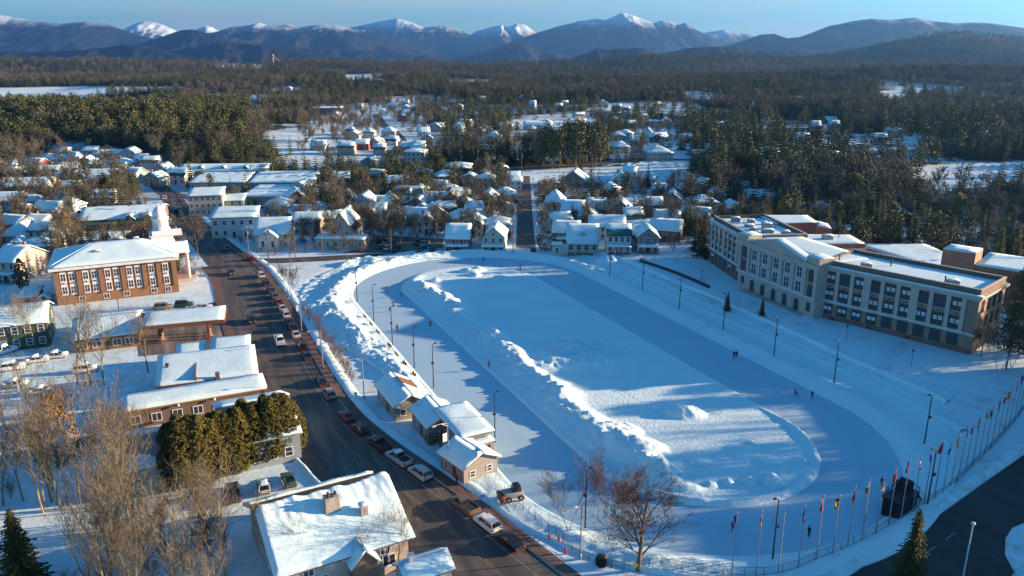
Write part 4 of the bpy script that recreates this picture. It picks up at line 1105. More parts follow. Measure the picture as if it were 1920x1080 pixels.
def wing(A, ang, L, D, groups, pier0, pier1, seed):
    f = fr(A, ang); o = f(0, 0)
    wl = part('wing_wall', lambda b: b.box(0, L, 0, D, -3, 13.4), BRK, school, o, ang)
    part('plinth', lambda b: b.box(-.05, L + .05, -.22, -.003, -3, 1.05), wallm((.20, .11, .09)), school, o, ang)
    # parapet
    def par_(b):
        b.box(.12, L - .12, .45, .8, 13.4, 14.5); b.box(.12, L - .12, D - .5, D - .12, 13.4, 14.5)
        b.box(.12, .5, .8, D - .5, 13.4, 14.5); b.box(L - .5, L - .12, .8, D - .5, 13.4, 14.5)
    part('parapet', par_, wallm((.16, .12, .085)), school, o, ang)
    part('parapet_coping', lambda b: (b.box(.05, L - .05, .40, .85, 14.503, 14.62), b.box(.05, L - .05, D - .55, D - .07, 14.503, 14.62), b.box(L - .55, L - .07, .86, D - .56, 14.503, 14.62)), wallm((.5, .45, .4)), school, o, ang)
    snowq(school, .52, L - .52, .82, D - .52, 13.41, .35, 2.0, seed, .08, o, ang)
    # cornice and belt course with snow on the ledges
    c = part('cornice', lambda b: (b.box(-.7, L + .7, -.75, .40, 12.75, 13.25), b.box(-.4, L + .4, -.45, -.004, 12.2, 12.747)), STONE, school, o, ang)
    part('ledge_snow', lambda b: b.snow((-.6, -.70, 13.25), (L + .6, -.70, 13.25), (L + .6, .38, 13.25), (-.6, .38, 13.25), .003, .22, .9, .06, seed + 1), SNOW, c, (0, 0), 0, True)
    part('cornice_return', lambda b: b.box(L + .004, L + .72, .42, D, 12.6, 13.25), STONE, school, o, ang)
    c = part('belt_course', lambda b: b.box(-.3, L + .3, -.55, -.004, 4.15, 4.6), STONE, school, o, ang)
    part('ledge_snow', lambda b: b.snow((0, -.52, 4.6), (L, -.52, 4.6), (L, -.02, 4.6), (0, -.02, 4.6), .003, .16, .8, .1, seed + 2), SNOW, c, (0, 0), 0, True)
    ng = len(groups); gl = (L - pier0 - pier1) / sum(groups)
    pil = MB(); pil.box(-.45, .45, -.38, -.003, 4.6, 12.2); pilm = pil.mesh('pilaster', STONE)
    bas = MB(); bas.box(-.6, .6, -.47, -.003, 4.6, 5.0); basm = bas.mesh('pilaster_base', STONE)
    def pilaster(x):
        q = inst('pilaster', pilm, school, (*f(x, 0), 0), ang); inst('pilaster_base', basm, q)
    x = pier0
    wr = random.Random(seed)
    for g in groups:
        for i in range(g):
            cx = x + gl * (i + .5)
            ww = min(2.3, gl - 1.3)
            window(school, *f(cx, 0), 1.35, ww * .95, 2.5, ang, 'pair', FRAMED, wr.random() < .5)
            window(school, *f(cx, 0), 5.15, ww, 2.65, ang, 'cross', FRAMED, wr.random() < .8)
            window(school, *f(cx, 0), 9.2, ww, 2.65, ang, 'cross', FRAMED, wr.random() < .8)
            mb_ = (cx, ww)
            sx, sy = f(cx, -.12)
            part('sill', lambda b: b.box(-ww / 2 - .15, ww / 2 + .15, -.12, .115, -.14, 0), STONE, school, (sx, sy), ang, z=9.05)
            part('wall_vent', lambda b: b.box(-.3, .3, -.06, -.003, 0, .3), FRAMED, school, f(cx, 0), ang, z=8.25)
            pilaster(x + gl * i + (0.45 if i == 0 else 0))
        pilaster(x + gl * g - .45)
        x += gl * g
    for i in range(int(L / 9)):
        part('foundation_vent', lambda b: b.box(-.5, .5, -.3, -.222, 0.15, .75), DARK, school, f(4 + i * 9, 0), ang)
    return f, o
aR = R(-48.0)
fR, oR = wing((76.2, 188.6), aR, 35.5, 16, [3, 3, 3], .6, 2.4, 50)
aL = R(-83.0)
fL, oL = wing((62.2, 243.0), aL, 28.5, 17, [3, 3, 2], .6, .6, 60)
# pedimented centre block
aC = R(-69.0); LC_ = 31.0
fC = fr((63.4, 215.4), aC); oC = fC(0, 0)
part('centre_wall', lambda b: b.box(0, LC_, 0, 17, -3, 13.6), STONE, school, oC, aC)
part('brick_bay', lambda b: (b.box(1.2, 3.4, -.08, -.003, 5.0, 12.0), b.box(LC_ - 3.4, LC_ - 1.2, -.08, -.003, 5.0, 12.0)), BRK, school, oC, aC)
part('entablature', lambda b: (b.box(-.3, LC_ + .3, -.5, -.003, 12.2, 13.2), b.box(-.8, LC_ + .8, -.95, -.003, 13.203, 13.62)), STONE, school, oC, aC)
c = part('belt_course', lambda b: b.box(-.2, LC_ + .2, -.55, -.004, 4.3, 4.8), STONE, school, oC, aC)
part('ledge_snow', lambda b: b.snow((0, -.5, 4.8), (LC_, -.5, 4.8), (LC_, -.02, 4.8), (0, -.02, 4.8), .003, .16, .8, .1, 3), SNOW, c, (0, 0), 0, True)
x0, x1 = 4.2, LC_ - 4.2; xm = LC_ / 2
part('pediment', lambda b: b.ext([(x0, 13.623), (xm, 16.3), (x1, 13.623)], -.55, 1.6, 'y'), STONE, school, oC, aC)
def rake(b):
    for xa, xb in ((x0 - .6, xm), (x1 + .6, xm)):
        b.add([(xa, -1.0, 13.55), (xb, -1.0, 16.35), (xb, -1.0, 16.75), (xa, -1.0, 14.0), (xa, 1.8, 13.55), (xb, 1.8, 16.35), (xb, 1.8, 16.75), (xa, 1.8, 14.0)],
              [(0, 1, 2, 3), (4, 7, 6, 5), (0, 4, 5, 1), (3, 2, 6, 7), (0, 3, 7, 4), (1, 5, 6, 2)])
rk = part('pediment_cornice', rake, STONE, school, oC, aC)
def rsn(b):
    b.snow((x0 - .6, 1.8, 14.0), (x0 - .6, -1, 14.0), (xm, -1, 16.75), (xm, 1.8, 16.75), .004, .25, 1.0, .08, 5)
    b.snow((x1 + .6, -1, 14.0), (x1 + .6, 1.8, 14.0), (xm, 1.8, 16.75), (xm, -1, 16.75), .004, .25, 1.0, .08, 6)
part('roof_snow', rsn, SNOW, rk, (0, 0), 0, True)
part('attic_block', lambda b: (b.box(-.5, 4.0, -.5, 4, 13.625, 15.2), b.box(LC_ - 4.0, LC_ + .5, -.5, 4, 13.625, 15.2)), wallm((.42, .36, .26)), school, oC, aC)
snowq(school, -.4, 3.9, -.4, 3.9, 15.205, .25, 1.2, 3, .05, oC, aC); snowq(school, LC_ - 3.9, LC_ + .4, -.4, 3.9, 15.205, .25, 1.2, 4, .05, oC, aC)
snowq(school, .3, LC_ - .3, 4.1, 16.8, 13.61, .35, 2, 8, .08, oC, aC)
pil = MB(); pil.box(-.5, .5, -.4, -.003, 4.8, 12.2); pil.box(-.62, .62, -.5, -.401, 11.6, 12.15); pilm = pil.mesh('pilaster', STONE)
for i in range(6): inst('pilaster', pilm, school, (*fC(4.4 + (LC_ - 8.8) * i / 5, 0), 0), aC)
for xx in (.5, LC_ - .5): inst('pilaster', pilm, school, (*fC(xx, 0), 0), aC)
arch = MB()
n_ = 10; pr = [(-.9, 0.0)] + [(-.9, 2.3)] + [(-.9 * math.cos(math.pi * i / n_), 2.3 + .9 * math.sin(math.pi * i / n_)) for i in range(1, n_)] + [(.9, 2.3), (.9, 0.0)]
arch.ext(pr, -.05, -.003, 'y'); archm = arch.mesh('arched_door', GLASS)
su = MB()
for i in range(n_):
    a0, a1 = math.pi * i / n_, math.pi * (i + 1) / n_
    su.add([(-.9 * math.cos(a0), -.12, 2.3 + .9 * math.sin(a0)), (-.9 * math.cos(a1), -.12, 2.3 + .9 * math.sin(a1)), (-1.2 * math.cos(a1), -.12, 2.3 + 1.2 * math.sin(a1)), (-1.2 * math.cos(a0), -.12, 2.3 + 1.2 * math.sin(a0))], [(0, 1, 2, 3)])
su.box(-1.2, -.9, -.12, -.06, 0, 2.3); su.box(.9, 1.2, -.12, -.06, 0, 2.3); sum_ = su.mesh('door_surround', STONE)
lamp = MB(); lamp.lathe([(.05, -.35), (.18, -.2), (.2, .1), (.1, .25)], 8); lampm = lamp.mesh('wall_lamp', mat('lamp_glass', (.75, .75, .72), .4, 0))
for i in range(5):
    cx = 4.4 + (LC_ - 8.8) * (i + .5) / 5
    for z, h in ((5.2, 2.7), (9.0, 2.7)):
        window(school, *fC(cx, 0), z, 1.9, h, aC, 'cross', FRAMEW, False)
    a = inst('arched_door', archm, school, (*fC(cx, 0), .3), aC); inst('door_surround', sum_, a)
    inst('wall_lamp', lampm, school, (*fC(cx - 2.1, -.3), 2.6), aC)
for cx in (2.3, LC_ - 2.3):
    window(school, *fC(cx, -.08), 5.3, 1.3, 2.6, aC, 'sash', FRAMED); window(school, *fC(cx, -.08), 9.1, 1.3, 2.6, aC, 'sash', FRAMED); window(school, *fC(cx, 0), 1.4, 1.1, 2.0, aC, 'sash', FRAMED)
part('entrance_step', lambda b: [b.box(3.5 - k * .3, LC_ - 3.5 + k * .3, -1.2 - k * .45, -.57, -3, .28 - .16 * k) for k in range(3)], wallm((.36, .35, .33)), school, oC, aC)
# rear blocks
def prism(name, pts, ztop, m, snow=.3, zb=-3.0, par=school, org=(76, 195), zoff=ZS, seed=1):
    P = [Vector((p.x - org[0], p.y - org[1], 0)) for p in pts]
    mb = MB(); mb.prism([(p.x, p.y) for p in P][::1], zb, ztop - zoff)
    w_ = mb.build(name, m, par)
    if snow:
        cx = sum(p.x for p in P) / len(P); cy = sum(p.y for p in P) / len(P)
        Q = [(cx + (p.x - cx) * .975, cy + (p.y - cy) * .975, ztop - zoff) for p in P]
        mb = MB(); mb.snow(*Q, .004, snow, 2.0, .08, seed); mb.build('roof_snow', SNOW, w_, True)
    return w_
def quad(z, *q): return [at(a, b, z) for a, b in q]
def ccw(P):
    a = sum(P[i].x * P[(i + 1) % len(P)].y - P[(i + 1) % len(P)].x * P[i].y for i in range(len(P)))
    return P if a > 0 else P[::-1]
prism('rear_block', ccw(quad(16.3, (1448, 420), (1533, 417), (1514, 404), (1420, 404))), 16.3, BRK2, seed=2)
prism('stair_block', ccw(quad(13.2, (1530, 424), (1560, 430), (1552, 420), (1528, 414))), 13.2, BRKT, seed=3)
au = prism('auditorium_block', ccw(quad(15.3, (1478, 459), (1623, 457), (1594, 441), (1498, 440))), 15.3, BRK2, seed=4)
mb = MB(); Pq = ccw(quad(15.3, (1478, 459), (1623, 457), (1594, 441), (1498, 440)))
cx = sum(p.x for p in Pq) / 4; cy = sum(p.y for p in Pq) / 4
mb.prism([(cx + (p.x - cx) * 1.04 - 76, cy + (p.y - cy) * 1.04 - 195) for p in Pq], 10.9, 11.6); mb.build('string_course', STONE, au)
prism('gym_block', ccw(quad(8.5, (1600, 458), (1735, 458), (1772, 474), (1772, 510), (1640, 500))[:4]), 8.5, BRK, .35, seed=5)
prism('boiler_block', ccw([Vector((115.6, 207.7, 0)), Vector((121.5, 202.4, 0)), Vector((126.5, 207.8, 0)), Vector((120.6, 213.2, 0))]), 15.0, BRKT, seed=6)
prism('shop_block', ccw([Vector((121.2, 202.2, 0)), Vector((147, 178.5, 0)), Vector((160, 193, 0)), Vector((133, 216, 0))]), 12.0, wallm((.20, .14, .09), 'brick'), seed=7)
rr_ = random.Random(5)
for (x, y, w, d, h) in [(6, 5, 2.4, 1.8, 1.2), (8, 9, 2.0, 1.6, .8), (14, 6, 2.6, 2, .6), (17, 10, 2.6, 2, 1.6), (11, 12, 1.5, 1.5, .7), (22, 8, 3, 2, .9), (25, 12, 2, 2, 1), (19, 5, 1.4, 1.4, .8)]:
    rtu(school, *fL(x, y), 13.7, w, d, h)
for (x, y) in [(10, 6), (16, 13), (23, 4.5), (4, 11)]: pipe(school, *fL(x, y), 13.7, 1.0)
for (x, y, w, d, h) in [(9, 3.5, 2.2, 1.5, .9), (28.5, 3.5, 2.4, 1.5, .9)]: rtu(school, *fR(x, y), 13.7, w, d, h)
for (x, y) in [(1.6, 5), (27, 3.2), (12.5, 9)]: pipe(school, *fR(x, y), 13.7, 1.5, .16)
rtu(school, 12, 22, 13.1, 2.6, 2, 1); pipe(school, 16, 24, 13.1, 1.2)
mb = MB(); mb.slab([(0, 0, 3.0), (3.2, 0, 3.0), (3.2, 3, 3.5), (0, 3, 3.5)], .15); mb.tube((.2, .2, -3), (.2, .2, 3.0), .09); mb.tube((3, .2, -3), (3, .2, 3.0), .09)
mb.build('side_porch', wallm((.3, .25, .22)), school, loc=(*fR(35.6, 5), 0), rz=aR + R(90))
for y in (2.5, 6, 9.5, 13):
    window(school, *fR(35.5, y), 5.2, 1.4, 2.6, aR + R(90), 'cross', FRAMED); window(school, *fR(35.5, y), 9.2, 1.4, 2.6, aR + R(90), 'cross', FRAMED)
FOOT += [(88, 180, 26), (70, 228, 24), (85, 215, 26), (120, 225, 22), (135, 200, 20), (100, 228, 14)]

# ------------------------------------------------------------------ town hall
hp = at(109, 573); thz = R(25)
hall = thing('town_hall', 'brick town hall with white panelled windows, hipped snow roof and white cupola', 'town hall', (hp.x, hp.y, 0), thz)
HW, HD, HE = 30.5, 21.0, 9.6
BRKO = wallm((.27, .145, .075), 'brick')
mb = MB(); mb.box(0, HW, 0, HD, -1, HE); mb.build('wall', BRKO, hall)
cols_ = [2.2, 4.3, 7.6, 9.7, 13.0, 15.1, 18.4, 20.5, 24.0, 27.6]
WH = wallm((.68, .68, .68))
pm = MB(); pm.box(-.75, .75, -.06, -.003, 2.6, 9.0); pmm = pm.mesh('window_panel', WH)
ac = MB(); ac.box(-.25, .25, -.35, -.061, 5.75, 6.05); acm = ac.mesh('window_unit', DARK)
for i, cx in enumerate(cols_):
    q = inst('window_panel', pmm, hall, (cx, 0, 0)); inst('window_unit', acm, q)
    for z, h in ((3.0, 1.9), (6.6, 1.9)): window(hall, cx, -.06, z, 1.15, h, 0, 'cross', FRAMEW)
for cx in (6, 12, 17, 24.0, 27.6): window(hall, cx, 0, .6, 1.3, 1.2, 0, 'pair', FRAMEW)
pr_ = MB(); pr_.box(-.55, .55, -.3, -.003, 2.3, 9.0); prm = pr_.mesh('brick_pier', BRKO)
for cx in (.6, 5.95, 11.35, 16.75, 22.2, 25.8, 29.8): inst('brick_pier', prm, hall, (cx, 0, 0))
for y in (4, 8, 12, 16):
    for z in (3.2, 6.6): window(hall, 0, y, z, 1.2, 1.8, R(-90), 'cross', FRAMEW)
mb = MB(); mb.box(-.9, HW + .9, -.9, HD + .9, HE, HE + .8); mb.build('cornice', WH, hall)
roof_on(hall, 'hip', 0, HW, 0, HD, HE + .805, 3.6, .95, ROOFS['dark'], .4, 1.8, 5, amp=.1)
rtu(hall, 11, 5, HE + 2.6, 1.6, 1.2, .7); rtu(hall, 21, 10.5, HE + 4.2, 1.6, 1.2, .7)
mb = MB(); mb.box(HW - 5.5, HW + .5, 12.5, 18.5, HE + .81, HE + 4.2); mb.ext([(12.3, HE + 4.203), (15.5, HE + 5.6), (18.7, HE + 4.203)], HW - 6, HW + 3, 'x'); mb.box(HW - 5.1, HW + .1, 12.8, 18.0, HE + 4.205, HE + 5.8)
cu = mb.build('cupola_base', WH, hall)
mb = MB(); mb.lathe([(2.5, HE + 5.803), (2.5, HE + 6.2), (2.15, HE + 6.35), (2.15, HE + 8.9), (2.5, HE + 9.05), (2.5, HE + 9.4), (1.85, HE + 9.5), (1.95, HE + 10.2), (1.8, HE + 11.1), (1.35, HE + 12.0), (.65, HE + 12.6), (.14, HE + 12.75), (.1, HE + 13.8)], 16, 0, HW - 2.5, 15.4)
mb.build('cupola', WH, hall, True)
op = MB(); op.box(-.35, .35, -.04, .02, 0, 1.4); opm = op.mesh('louvre', wallm((.45, .45, .46)))
for k in range(8):
    a = 2 * math.pi * k / 8
    inst('louvre', opm, hall, (HW - 2.5 + 2.15 * math.sin(a), 15.4 - 2.15 * math.cos(a), HE + 6.8), a)
mb = MB()
for y in (11.5, 14, 17, 19.5): mb.tube((HW + 3.6, y, 0), (HW + 3.6, y, 8.6), .38, .32, 10)
mb.build('portico_column', WH, hall)
mb = MB(); mb.ext([(10.6, 8.8), (15.5, 11.2), (20.4, 8.8)], HW + .01, HW + 4.3, 'x'); pt_ = mb.build('portico_roof', WH, hall)
mb = MB(); mb.snow((HW + .1, 10.6, 8.8), (HW + 4.3, 10.6, 8.8), (HW + 4.3, 15.5, 11.2), (HW + .1, 15.5, 11.2), .01, .3, 1, .06, 3); mb.build('roof_snow', SNOW, pt_, True)
mb = MB(); mb.box(HW + .01, HW + 4.5, 9.8, 21, -1, .9); mb.box(HW + 4.5, HW + 5.4, 11, 20, -1, .5); mb.build('steps', wallm((.4, .38, .36)), hall)
FOOT.append((hp.x + 12, hp.y + 13, 20))

# ------------------------------------------------------------------ market, filling station, shops along the street
mk = house('market', 'long market building with brown log front and green awning under a wide snow roof', 230, 429, 136, 18, 14, 22, 'gx', 16, (.26, .13, .06), 'paint', cols=12, floors=1, side=3, cat='market', bare={1: 0}, snow=.45)
mb = MB(); mb.slab([(-14, -2.2, 2.6), (10, -2.2, 2.6), (10, -.004, 3.2), (-14, -.004, 3.2)], .12); mb.build('awning', ROOFS['green'], mk)
for x in (3, 9.5):
    mb = MB(); mb.ext([(x - 2, 3.8), (x, 5.6), (x + 2, 3.8)], -1.2, 3, 'y'); q = mb.build('entrance_gable', wallm((.24, .12, .055)), mk)
    roof_on(q, 'gy', x - 2, x + 2, -1.2, 3, 3.8, 1.8, .3, ROOFS['green'], .25, 1, 4)
pipe(mk, 2, 7, 7.6, 1.2, .4)

st_ = thing('store', 'low brown store with a wide white roof behind the bare trees left of the canopy', 'store', (-99.3, 168.8, 0), R(22))
walls(st_, 'gx', .3, 13.5, .4, 17, 3.3, 2.2, wallm((.24, .13, .06)))
roof_on(st_, 'gx', .3, 13.5, .4, 17, 3.3, 2.2, .6, ROOFS['brown'], .5, 1.2, 3)
for x in (2, 4.8, 9, 11.6): window(st_, x, .4, .9, 1.6, 1.4, 0, 'pair')
door(st_, 6.9, .4, 0); FOOT.append((-97, 177, 12))
cn = thing('filling_station_canopy', 'flat filling station canopy heaped with snow on brown posts', 'canopy', (-85.1, 171.8, 0), R(17))
mb = MB(); mb.box(0, 18.4, 0, 10.8, 4.6, 5.5); cr = mb.build('canopy_roof', wallm((.20, .09, .05)), cn)
snowq(cr, .15, 18.25, .15, 10.65, 5.505, .4, 1.5, 3, .08)
for x in (3.5, 14.2):
    for y in (3.2, 7.6):
        mb = MB(); mb.box(-.3, .3, -.3, .3, 0, 4.6); mb.build('post', wallm((.22, .07, .045)), cn, loc=(x, y, 0))
FOOT.append((-77, 180, 12))
for i, (x, y) in enumerate(((3.5, 5.4), (14.2, 5.4))):
    c_, s_ = math.cos(R(17)), math.sin(R(17))
    g = thing('fuel_pump', ['grey fuel pump under the inner end of the canopy', 'grey fuel pump under the street end of the canopy'][i], 'fuel pump', (-85.1 + x * c_ - y * s_, 171.8 + x * s_ + y * c_, 0.02), R(17))
    mb = MB(); mb.box(-.45, .45, -.3, .3, .15, 1.75); mb.build('cabinet', wallm((.5, .5, .5)), g)
    mb = MB(); mb.box(-.3, .3, -.33, -.301, 1.1, 1.5); mb.build('display', GLASS, g)
    mb = MB(); mb.box(-.8, .8, -.6, .6, -.05, .149); mb.build('plinth', wallm((.4, .39, .37)), g)

def flatbuilding(name, label, org, yaw, w, d, h0, h1, wall, fascia, t=.4, snow_amp=.1, cat='shop', wins=5, seed=1, bare=0.0):
    b_ = thing(name, label, cat, (org[0], org[1], 0), R(yaw))
    walls(b_, 'flat', .35, w - .35, .35, d - .35, h0, h1 - h0, wallm(wall))
    mb = MB(); mb.ext([(0, h0), (d, h1), (d, h1 + .3), (0, h0 + .3)], 0, w, 'x'); ro = mb.build('roof', wallm(fascia), b_)
    mb = MB(); mb.snow((.1, .1, h0 + .3), (w - .1, .1, h0 + .3), (w - .1, d - .1, h1 + .3), (.1, d - .1, h1 + .3), .003, t, 1.2, snow_amp, seed, 0, bare, .04 if bare else 0); mb.build('roof_snow', SNOW, ro, True)
    for i in range(wins): window(b_, .35 + (w - .7) * (i + .5) / wins, .35, .9, min(1.5, w / wins * .6), h0 * .42, 0, 'pair')
    FOOT.append((org[0] + (w * math.cos(R(yaw)) - d * math.sin(R(yaw))) / 2, org[1] + (w * math.sin(R(yaw)) + d * math.cos(R(yaw))) / 2, max(w, d) * .55))
    return b_
fb = flatbuilding('tavern', 'large flat-roofed building under a smooth deep white roof beside the street', (-68.9, 141.4), 20, 19.4, 13.6, 3.6, 4.9, (.10, .08, .07), (.14, .05, .04), .55, .06, seed=4)
mb = MB(); mb.box(11.2, 12.0, -.3, .33, 2.5, 5.4); mb.build('chimney', wallm((.16, .12, .1)), fb)
mb = MB(); mb.tube((2.2, 7, 4.4), (2.2, 7, 5.6), .3, .3, 10); mb.lathe([(.45, 5.603), (.4, 5.8), (.15, 5.95)], 10, 0, 2.2, 7); mb.build('roof_vent', DARK, fb)
mb = MB(); mb.box(7.4, 7.7, .1, 13.4, 4.0, 5.15); mb.build('fire_wall', wallm((.2, .12, .1)), fb)
flatbuilding('tavern_annex', 'low white-roofed annex with metal ribs between canopy and tavern', (-64.7, 158.9), 17, 8.6, 7.6, 3.8, 4.4, (.4, .38, .36), (.4, .1, .08), .35, .05, wins=2, seed=5)
flatbuilding('tavern_annex', 'small lower annex roof at the back corner of the tavern', (-71.3, 157.2), 20, 6.2, 7.4, 3.3, 3.8, (.42, .4, .38), (.45, .45, .45), .35, .05, wins=2, seed=6)
lb = flatbuilding('shop', 'long narrow shop with white roof and orange-brown fascia', (-70.2, 130.6), 25, 25.6, 6.0, 3.4, 4.2, (.15, .11, .085), (.27, .15, .07), .4, .14, wins=7, seed=7)
for x in (9.5, 15.8):
    mb = MB(); mb.lathe([(.2, 0), (.22, .3), (.08, .42)], 8); mb.build('fascia_lamp', FRAMEW, lb, loc=(x, -.25, 3.25))
# metal roofed building behind the cedars
SEAM = mat('standing_seam', (.27, .30, .285), .6, .12, 1)
TEALW = wallm((.25, .34, .36), 'clap')
mt_ = thing('metal_roofed_shop', 'teal-sided shop with grey ribbed metal roof half covered in snow', 'shop', (-35.4, 120.4, 0), R(26.5))
walls(mt_, 'gx', -11.5, 0, 0, 18, 5.0, 3.0, TEALW)
sl_ = slopes('gx', -11.5, 0, 0, 18, 5.0, 3.0, .4)
mb = MB(); [mb.slab(q, .12) for q in sl_]; ro = mb.build('roof', SEAM, mt_)
rb = MB(); rb.add([(-.03, -.4, 4.97), (.03, -.4, 4.97), (.03, 9, 8.12), (-.03, 9, 8.12), (-.03, -.4, 5.05), (.03, -.4, 5.05), (.03, 9, 8.2), (-.03, 9, 8.2)], [(4, 5, 6, 7), (0, 1, 5, 4), (0, 4, 7, 3), (1, 2, 6, 5), (2, 3, 7, 6)])
rbm = rb.mesh('roof_seam', SEAM)
for i in range(29): inst('roof_seam', rbm, ro, (-11.7 + i * .42, 0, .02))
mb = MB(); mb.snow((-6.2, -.3, 5 - .1), (.35, -.3, 5 - .1), (.35, 7.6, 5 + 7.6 / 9 * 3), (-3.2, 2.8, 5 + 2.8 / 9 * 3), .13, .4, .8, .12, 3); mb.snow(*sl_[1], .13, .4, 1.3, .1, 4); mb.build('roof_snow', SNOW, ro, True)
for y in (3, 7, 11, 15): window(mt_, 0, y, 1.2, 1.1, 1.5, R(90), 'sash')
for x in (-9.5, -7, -4.5, -2): window(mt_, x, 0, 1.2, 1.1, 1.5, 0, 'sash')
m2 = thing('metal_roofed_shop', 'lower ribbed metal roofed wing left of the teal-sided shop', 'shop', (-46.2, 115.2, 0), R(26.5))
walls(m2, 'gx', -15, 0, 0, 13, 4.2, 2.6, TEALW)
sl_ = slopes('gx', -15, 0, 0, 13, 4.2, 2.6, .4)
mb = MB(); [mb.slab(q, .12) for q in sl_]; ro = mb.build('roof', SEAM, m2)
rb = MB(); rb.add([(-.03, -.4, 4.15), (.03, -.4, 4.15), (.03, 6.5, 6.92), (-.03, 6.5, 6.92), (-.03, -.4, 4.23), (.03, -.4, 4.23), (.03, 6.5, 7.0), (-.03, 6.5, 7.0)], [(4, 5, 6, 7), (0, 1, 5, 4), (0, 4, 7, 3), (1, 2, 6, 5), (2, 3, 7, 6)])
rbm = rb.mesh('roof_seam', SEAM)
for i in range(37): inst('roof_seam', rbm, ro, (-15.2 + i * .42, 0, .02))
mb = MB(); mb.snow((-15.3, -.3, 4.1), (-8, -.3, 4.1), (-11, 2.2, 4.2 + 2.2 * .4), (-15.3, 3.2, 4.2 + 3.2 * .4), .13, .3, .8, .12, 6); mb.build('roof_snow', SNOW, ro, True)
for x in (-13, -9, -5, -2): window(m2, x, 0, 1.0, 1.1, 1.5, 0, 'sash')
FOOT += [(-44, 125, 10), (-55, 118, 9), (-60, 140, 12)]
gb = house('house', 'dark green wooden building with white sunlit roof at the left behind snowed-in cars', 46, 655, 78, 46, 22, 14, 'gx', 24, (.05, .09, .05), 'clap', cols=4, floors=2, chim=0)

# ------------------------------------------------------------------ foreground lodge
fg = thing('lodge', 'big foreground lodge with rippled deep snow roof and stone chimneys', 'lodge', (-28.4, 83.2, 0), R(29))
LW_, LD_ = 16.75, 17.5
walls(fg, 'gx', 0, LW_, 0, LD_, 4.9, 4.1, wallm((.46, .42, .36), 'clap'))
sl_ = slopes('gx', 0, LW_, 0, LD_, 4.9, 4.1, .8)
mb = MB(); [mb.slab(q, .18) for q in sl_]; ro = mb.build('roof', ROOFS['brown'], fg)
# rippled snow on the slope that faces the street side
q = [Vector(p) for p in sl_[0]]
nx, ny = 70, 44
U, V = np.meshgrid(np.linspace(0, 1, nx), np.linspace(0, 1, ny))
top = 1.0 - 0.05 * fbm(U * 9, U * 0, 3, 5) * (U < .82)
Vv = V * top
Xs = q[0].x + (q[1].x - q[0].x) * U; Ys = q[0].y + (q[3].y - q[0].y) * Vv; Zs = q[0].z + (q[3].z - q[0].z) * Vv
e = np.minimum(np.minimum(U, 1 - U) * 30, np.minimum(V, 1 - V) * 22); e = sstep(0, 1, e)
rip = .5 + .95 * fbm(U * 14 + V * 2, V * 2.2, 3, 8) * sstep(.3, .9, V) + .08 * fbm(U * 20, V * 20, 3, 2)
Zs = Zs + .184 + np.where(e > 0, (.18 + rip * .8) * (.15 + .85 * e), 0.0)
inst('roof_snow', grid_mesh('roof_snow', Xs, Ys, Zs, SNOW), ro)
# broken snow cornice lower on the far slope
mb = MB(); p0, p1, p2, p3 = [Vector(p) for p in sl_[1]]
mb.snow(p0, p1, p1 * .72 + p2 * .28, p0 * .72 + p3 * .28, .184, .45, .8, .3, 4); mb.build('roof_snow', SNOW, ro, True)
CHS = mat('chimney_stone', (.34, .30, .26), .9, .25, 2)
mb = MB(); mb.frustum(7.3, 9.5, 4.6, 6.4, 5.5, 7.5, 9.3, 4.8, 6.2, 10.2); ch = mb.build('chimney', CHS, fg)
for x, y in ((7.9, 5.2), (8.5, 5.2), (9.0, 5.6), (8.1, 5.8)):
    mb = MB(); mb.tube((x, y, 10.2), (x, y, 10.65), .16, .14, 8); mb.build('chimney_pot', DARK, ch)
mb = MB(); mb.frustum(11.6, 12.7, 3.2, 4.2, 5.2, 11.7, 12.6, 3.3, 4.1, 8.6); mb.box(11.55, 12.75, 3.15, 4.25, 8.603, 8.8); ch = mb.build('chimney', CHS, fg)
mb = MB(); mb.snow((11.55, 3.15, 8.8), (12.75, 3.15, 8.8), (12.75, 4.25, 8.8), (11.55, 4.25, 8.8), .003, .2, .3, .04, 3); mb.build('chimney_snow', SNOW, ch, True)
mb = MB(); mb.box(6.2, 7.0, 6.6, 7.4, 6.5, 8.8); mb.build('roof_hatch', mat('hatch', (.2, .19, .18)), fg)
mb = MB(); mb.ext([(8.6, 0), (8.6, 4.0), (10.2, 5.8), (11.8, 4.0), (11.8, 0)], -2.0, .5, 'y'); cg = mb.build('front_gable', wallm((.2, .13, .09)), fg)
roof_on(cg, 'gy', 8.6, 11.8, -2.0, .6, 4.0, 1.8, .4, ROOFS['brown'], .4, .8, 3)
for x in (2, 5, 14): window(fg, x, 0, 1.2, 1.6, 1.5, 0, 'pair', FRAMEW)
window(fg, 3.5, 0, 3.2, 1.2, .8, 0, 'pair', FRAMEW); window(fg, 13.5, 0, 3.1, 1.2, .9, 0, 'pair', FRAMEW)
for y in (3.5, 7, 11, 14): window(fg, 0, y, 1.4, 1.2, 1.5, R(-90), 'sash', FRAMEW); window(fg, LW_, y, 1.4, 1.2, 1.5, R(90), 'sash', FRAMEW)
window(fg, 0, LD_ / 2, 5.6, 1.2, 1.4, R(-90), 'sash', FRAMEW)
ic = random.Random(2); icm = mat('icicle', (.7, .75, .8), .2, 0, spec=.5)
for i in range(22):
    x = ic.choice([ic.uniform(5.5, 8), ic.uniform(12.2, 15.5)]); l = ic.uniform(.3, 1.0)
    mb = MB(); mb.tube((x, -.75, 4.52), (x, -.75, 4.52 - l), .05, .008, 5); mb.build('icicle', icm, fg)
FOOT.append((-25, 95, 14))
sp = thing('porch_hut', 'small white snow-capped porch roof at the bottom edge beside the lodge', 'hut', (-13.0, 84.5, 0), R(29))
